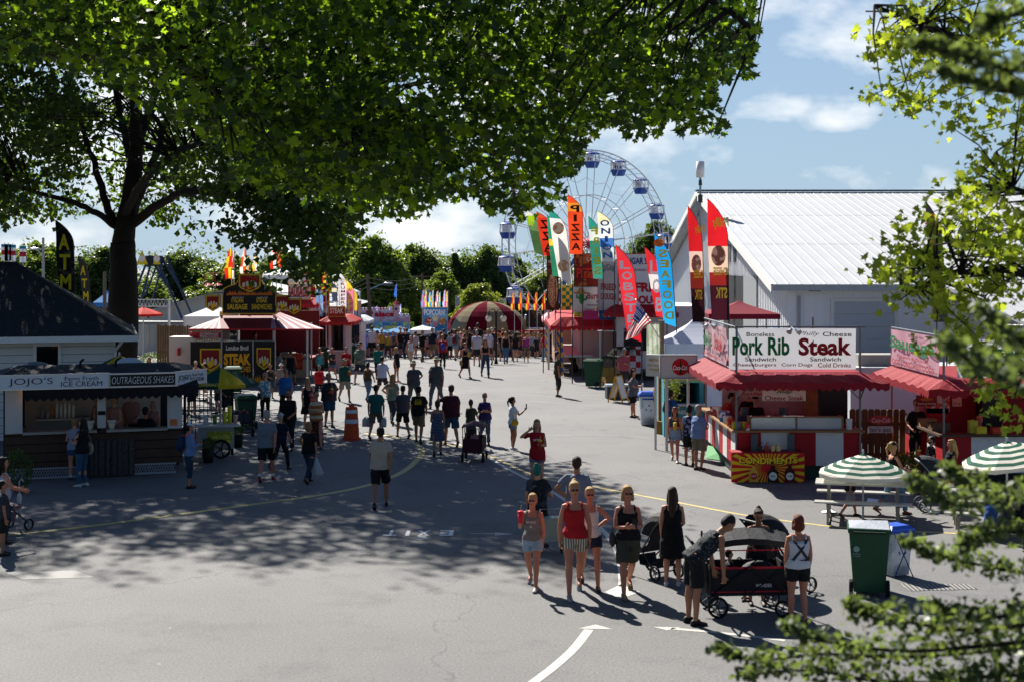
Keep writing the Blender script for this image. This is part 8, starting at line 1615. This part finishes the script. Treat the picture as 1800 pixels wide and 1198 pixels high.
t = thing('duffel_bag','round dark bag lying in the large black wagon','bag',(c.x+.22,c.y,.58)); mb = MB(); mb.ell((0,0,0),(.3,.2,.2),16,10); mb.build('bag',mat('1e2024',bump=.5),t,True); mb = MB(); mb.tube([(-.15,-.1,.15),(0,-.12,.27),(.15,-.1,.15)],.012,6); mb.build('handle',blk,t)
t = thing('grey_backpack','grey backpack hanging from the hand of the bending man','backpack',(c.x-.62,c.y-.12,.45)); mb = MB(); mb.ell((0,0,.1),(.13,.1,.24),12,8); mb.ell((0,-.07,.02),(.1,.07,.12),12,6); link('bag',remesh(mb,.015),t).data.materials.append(mat('4a4c4a',bump=.5)); mb = MB(); mb.tube([(-.05,0,-.1),(-.1,-.08,-.25),(.05,-.08,-.28),(.06,0,-.1)],.01,5); mb.build('strap',mat('3a3c3c'),t)
c = G(1150,1012); stroller(c,R(35),'black stroller in front of the woman in the black dress','131418',1.0)
c = G(1362,1040); stroller(c,R(-60),'black stroller with raised canopy between the wagon and the carrier straps','131418',1.15)
c = G(1650,897); stroller(c,R(-95),'grey stroller with silver wheels pushed by the woman in the black cap','2c2d31',1.05,'3a3a3c','8a8c90')
c = G(943,626); stroller(c,R(60),'far black stroller beside the magenta tank top','1a1a1e',1.1)
c = G(608,634); stroller(c,R(30),'small pushchair in front of the mustard top','2a2a30',.9)
c = G(2,935); stroller(c,R(-30),'dusty pink stroller at the left edge','7a6468',1.05)
mb = MB(); mb.tube([(0,0,.0),(0,0,.55),(0,0,.62)],[.012,.05,.02],10); mb.tube([(0,0,.62),(0,0,.85),(.04,0,.9),(.08,0,.85)],.012,6); item('folded_umbrella','folded white umbrella hooked on the pink stroller','umbrella',mb,mat('b8bcc4',bump=.3),G(34,930)+Vector((0,0,.1)))
c = G(834,808); wagon(c,R(85),'burgundy folding wagon with a small canopy','3f0f1e',.92,True,'2a0a14')
person(834,0,0,10,('tee','a87a80'),('shorts','2a2a30'),('short','brown'),'toddler sitting in the burgundy wagon',Y=37.7,base=.2,h=.85,leg='sit')
c = G(427,765); t = thing('double_stroller','grey double stroller with cup pockets near the lemonade cart','stroller',c,R(-8)); mb = MB(); mb.box(-.36,.36,-.2,.2,.38,.44); mb.box(-.36,.36,-.22,-.2,.44,.78); mb.build('seat',mat('2c2e34',bump=.4),t)
mb = MB(); mb.tube([(-.38,-.2,.1),(-.38,-.25,1.1),(.38,-.25,1.1),(.38,-.2,.1)],.018,8); mb.tube([(-.38,-.2,.12),(.38,-.2,.12)],.014,6); mb.tube([(-.38,-.2,.4),(-.38,.4,.12)],.014); mb.tube([(.38,-.2,.4),(.38,.4,.12)],.014); mb.build('frame',blk,t)
for i,x in enumerate((-.22,0,.22)): mb = MB(); mb.box(x-.09,x+.09,-.25,-.222,.46,.72); p_ = mb.build('pocket',mat('3c4048'),t); mb = MB(); mb.cyl(x,-.235,.721,.77,.03,.035,10); mb.build('cup',mat(['c8ccd0','c84a3a','c84a3a'][i]),p_)
for x in (-.38,.38):
    for y in (-.2,.4): mb = MB(); mb.wheel((x,y,.12),.12,.04,'x'); mb.build('wheel',blk,t)
person(428,0,0,5,('tee','3a8a8c'),('shorts','2a2a30'),('short','dark'),'baby in a teal top in the grey double stroller',Y=G(427,765).y+.1,base=.28,h=.8,leg='sit')
c = G(965,968); t = thing('garden_cart','small pale green wagon pulled by the person with teal hair','cart',c,R(10)); mb = MB(); mb.box(-.2,.2,-.15,.15,.2,.62); mb.build('bag',mat('9aa89c',bump=.4),t); mb = MB(); mb.tube([(-.2,-.16,.1),(-.2,-.16,.8),(.2,-.16,.8),(.2,-.16,.1)],.014,6); mb.build('frame',alu,t)
for x in (-.2,.2): mb = MB(); mb.wheel((x,-.16,.08),.08,.03,'x'); mb.build('wheel',blk,t)
# wheeled bins
def bin_(x,y,rz,label,hgt=1.1,col_='164a30',lid='1a4a32',open_=False,group=None,face_=False):
    c = G(x,y); t = thing('trash_bin',label,'trash bin',c,rz,group); w0,w1,d0,d1 = .24,.31,.28,.36; z1 = hgt*.88
    mb = MB(); mb.loft([[(-w0,-d0,.06),(w0,-d0,.06),(w0,d0,.06),(-w0,d0,.06)],[(-w1,-d1,z1),(w1,-d1,z1),(w1,d1,z1),(-w1,d1,z1)],[(-w1-.02,-d1-.02,z1+.001),(w1+.02,-d1-.02,z1+.001),(w1+.02,d1+.02,z1+.001),(-w1-.02,d1+.02,z1+.001)],[(-w1-.02,-d1-.02,z1+.07),(w1+.02,-d1-.02,z1+.07),(w1+.02,d1+.02,z1+.07),(-w1-.02,d1+.02,z1+.07)]]); mb.build('body',mat(col_,rough=.4,var=.15,bump=.15),t)
    mb = MB()
    if open_: mb.add([(-w1,-d1,z1+.08),(w1,-d1,z1+.075),(w1,d1,z1+.09),(-w1,d1,z1+.08),(-.05,0,z1+.14)],[(0,1,4),(1,2,4),(2,3,4),(3,0,4)]); mb.build('bin_liner',mat('c8ccd4',rough=.3,tr=.3,bump=.6),t)
    else: mb.loft([[(-w1-.04,-d1-.04,z1+.075),(w1+.04,-d1-.04,z1+.075),(w1+.04,d1+.04,z1+.075),(-w1-.04,d1+.04,z1+.075)],[(-w1+.05,-d1+.06,z1+.15),(w1-.05,-d1+.06,z1+.15),(w1-.05,d1-.06,z1+.15),(-w1+.05,d1-.06,z1+.15)]]); mb.build('lid',mat(lid,rough=.45),t)
    mb = MB(); mb.tube([(-w1*.8,-d1-.05,z1+.02),(w1*.8,-d1-.05,z1+.02)],.018,8); mb.build('handle',mat('0f2a1c'),t)
    for s in (-1,1): mb = MB(); mb.wheel((s*(w0+.04),-d0+.02,.13),.13,.06,'x',18,0,1); mb.build('wheel',[mat('121214',rough=.8),mat('2c2e32')],t)
    return t
b_ = bin_(1527,1040,R(-12),'dark green wheeled bin with a clear liner by the picnic table',1.14,open_=True); mb = MB(); mb.prism([(-.2+.05*math.cos(a),.75+.05*math.sin(a)) for a in [k*.785 for k in range(8)]],-.36,-.352); mb.build('city_emblem',mat('8aa898'),b_); words(b_,'8aa898',[('TOWN',-.2,.67,.12,.03),('OF FAIRS',-.2,.635,.12,.02)],y=-.352)
bin_(1043,680,R(75),'dark green wheeled bin standing alone before the palm plants',1.2)
bin_(432,752,R(20),'green bin behind the grey double stroller',1.05); bin_(410,690,R(10),'green bin behind the lemonade parasol',1.05); bin_(572,648,R(0),'green bin in front of the red stall at the crowd',1.1); bin_(617,640,R(5),'green bin beside the brown jacket',1.05)
# clear recycling bin
def recycle(x,y,label,sc=1,lean=0,rz=0):
    c = G(x,y); t = thing('recycling_bin',label,'recycling bin',c,rz); t.scale = (sc,)*3; mb = MB(); mb.loft([[(-.22,-.2,.03),(.22,-.2,.03),(.22,.2,.03),(-.22,.2,.03)],[(-.27,-.25,.92),(.27,-.25,.92),(.27,.25,.92),(-.27,.25,.92)]]); mb.build('clear_bag',mat('c4c8d0',rough=.2,tr=.55,pat='blotch',h2='a4aeba',ps=3),t)
    mb = MB(); mb.box(-.31,.31,-.29,.29,.925,1.0); mb.loft([[(-.3,-.28,1.001),(.3,-.28,1.001),(.3,.28,1.001),(-.3,.28,1.001)],[(-.22,-.2,1.07),(.22,-.2,1.07),(.22,.2,1.07),(-.22,.2,1.07)]]); mb.build('lid',mat('1f4fb4',rough=.4),t)
    mb = MB()
    for a in range(3): q = a*2.094+1.57; mb.tube([(.09*math.cos(q+s*.5),-.262+.0,.55+.09*math.sin(q+s*.5)) for s in (-1,-.5,0,.6)],.016,5)
    mb.build('recycling_mark',mat('1f3f9a'),t); mb = MB(); mb.box(-.2,.2,-.268,-.26,.82,.87); mb.build('label_strip',mat('2a4aa8'),t)
    mb = MB(); 
    for k in range(26): mb.ell((rg_.uniform(-.17,.17),rg_.uniform(-.16,.16),rg_.uniform(.06,.3)),(.05,.04,.035),7,5)
    mb.build('bottles',mat('7a9ab0',pat='blotch',h2='3a8a5a',ps=8,rough=.3),t); return t
rg_ = random.Random(8)
recycle(1139,746,'clear recycling bag bin with a blue lid by the hay bales',1.02); t = recycle(1592,1026,'clear recycling bag hanging on crossed blue legs behind the green bin',.8,rz=R(25)); t.location.y += .7
mb = MB(); mb.tube([(-.25,-.3,0),(.25,-.3,.95)],.012,5); mb.tube([(.25,-.3,0),(-.25,-.3,.95)],.012,5); mb.build('legs',mat('1c2c5c'),t)
# a-frame board, cooler, hay
c = G(1087,706); t = thing('sandwich_board','yellow framed sandwich board leaning open','sign',c,R(62)); 
for s in (-1,1):
    mb = MB(); q = lambda x,z: (x,s*(.30*(1-z/1.0)),z); mb.tube([q(-.28,0),q(-.28,1.0)],.025,6); mb.tube([q(.28,0),q(.28,1.0)],.025,6); mb.tube([q(-.28,1.0),q(.28,1.0)],.025,6); mb.tube([q(-.28,.15),q(.28,.15)],.02,6); f_ = mb.build('frame',mat('d09a1c'),t)
    mb = MB(); mb.add([q(-.26,.15),q(.26,.15),q(.26,.98),q(-.26,.98)],[(0,1,2,3)]); mb.build('panel',mat('d0ccc4'),t)
c = G(1092,705); t = thing('cooler','large dark blue cooler with a white lid behind the sandwich board','cooler',(c.x,c.y+1.2,0),R(5)); mb = MB(); mb.box(-.5,.5,-.28,.28,.02,.48); mb.build('body',mat('1c2a40',rough=.5),t); mb = MB(); mb.box(-.52,.52,-.3,.3,.484,.56); mb.build('lid',mat('8c98a8',rough=.5),t)
hay = mat('a8803e',rough=.95,var=.5,scale=30,bump=1.0)
for i,(x,y,dz,lb_) in enumerate([(1170,752,0,'bottom hay bale beside the timber post'),(1170,752,.4,'middle hay bale beside the timber post'),(1169,752,.8,'topmost hay bale beside the timber post'),(1068,678,0,'hay bale under the palm plants'),(1069,678,.4,'upper hay bale under the palm plants'),(1180,765,0,'front hay bale low by the blue tee')]):
    c = G(x,y); mb = MB(); mb.box(-.22,.22,-.4,.4,0,.395); rg2 = random.Random(i)
    for k in range(60): p = Vector((rg2.uniform(-.22,.22),-.4 if k % 2 else rg2.uniform(-.4,.4),rg2.uniform(.02,.39))); 
    for k in range(90): x0 = rg2.choice((-.22,.22)) if k % 3 else rg2.uniform(-.22,.22); y0 = rg2.uniform(-.4,.4) if k % 3 else -.4; z0 = rg2.uniform(.03,.38); mb.tube([(x0,y0,z0),(x0*1.12+rg2.uniform(-.03,.03),y0*1.06+rg2.uniform(-.05,.05),z0+rg2.uniform(-.04,.04))],.003,3)
    o = mb.build('hay_bale',hay,None); o.location = c+Vector((0,.3,dz)); o.rotation_euler.z = .12*i; tag(o,lb_,'hay bale')
# orange barrel
c = G(618,772); t = thing('traffic_barrel','orange and white striped traffic barrel in the road','traffic barrel',c,.1); mb = MB(); prof = [(.29,.06),(.275,.35),(.265,.36),(.255,.50),(.25,.64),(.24,.65),(.235,.82),(.22,.95),(.20,.98)]
sc_ = .8
for i in range(len(prof)-1):
    (r0,z0),(r1,z1) = prof[i],prof[i+1]; n = 20; mb.add([(r0*sc_*math.cos(a),r0*sc_*math.sin(a),z0) for a in [2*math.pi*k/n for k in range(n)]]+[(r1*sc_*math.cos(a),r1*sc_*math.sin(a),z1) for a in [2*math.pi*k/n for k in range(n)]],[(k,(k+1) % n,(k+1) % n+n,k+n) for k in range(n)],0)
mb.add([(.2*sc_*math.cos(a),.2*sc_*math.sin(a),.981) for a in [2*math.pi*k/20 for k in range(20)]],[tuple(range(20))],0)
mb.build('drum',mat('c8481c',rough=.5,var=.12),t)
for (z0,z1,r0,r1) in ((.50,.62,.262,.257),(.80,.90,.243,.232)): mb = MB(); mb.loft([[(r*sc_*math.cos(a),r*sc_*math.sin(a),z) for a in [2*math.pi*k/20 for k in range(20)]] for r,z in ((r0,z0),(r1,z1))],False); mb.build('reflective_band',mat('cfd2d6',rough=.3),t,True)
mb = MB(); n = 8; mb.tube([(0,0,0),(0,0,.06)],[.30,.27],8); mb.build('base',mat('b8401c',rough=.7),t); mb = MB(); mb.box(-.08,.08,-.02,.02,.98,1.06); mb.build('handle',mat('c8481c'),t)
# picnic tables
def table(cx_,cy_,rz,label,L_=1.75):
    t = thing('picnic_table',label,'picnic table',(cx_,cy_,0),rz); am = mat('b9b7b0',rough=.4,metal=.35,var=.06); lm = mat('8e877a',rough=.5,metal=.3)
    mb = MB(); 
    for i in range(3): mb.box(-L_/2,L_/2,-.36+i*.245,-.36+i*.245+.235,.73,.76)
    mb.build('table_top',am,t)
    for s in (-1,1): mb = MB(); mb.box(-L_/2,L_/2,s*.72-.13,s*.72+.13,.43,.46); mb.build('bench',am,t)
    for x in (-L_*.36,L_*.36):
        mb = MB(); mb.box(x-.03,x+.03,-.28,-.22,.02,.725); mb.box(x-.03,x+.03,.22,.28,.02,.725); mb.box(x-.03,x+.03,-.85,.85,.36,.41); mb.box(x-.025,x+.025,-.82,-.76,0,.355); mb.box(x-.025,x+.025,.76,.82,0,.355); mb.box(x-.03,x+.03,-.755,.755,.0,.05); mb.build('leg_frame',lm,t)
    return t
p = P(1517,925,29.2); table(p.x,29.2-.0,R(-14),'white aluminium picnic table under the nearer striped parasol',1.9)
table(PX(1745,27.9),27.9,R(-14),'white aluminium picnic table at the right edge under the second parasol',1.9)
p = G(345,715); table(p.x,p.y-.3,R(10),'picnic table behind the ice cream trailer',1.6)
# red chairs and tables far left
for i,(x,y) in enumerate([(238,690),(258,694),(272,686)]):
    c = G(x,y); t = thing('red_chair',['red patio chair nearest the cottage corner','red patio chair in the middle under the umbrella','red patio chair nearest the wooden fence'][i],'chair',(c.x,c.y+2,0),i*.7); mb = MB(); mb.box(-.22,.22,-.22,.22,.43,.46); mb.build('seat',red,t); mb = MB(); mb.box(-.22,.22,.19,.22,.463,.9); mb.build('backrest',red,t)
    for sx_,sy_ in ((-.2,-.2),(.2,-.2),(-.2,.2),(.2,.2)): mb = MB(); mb.tube([(sx_,sy_,0),(sx_,sy_,.43)],.015,5); mb.build('leg',red,t)
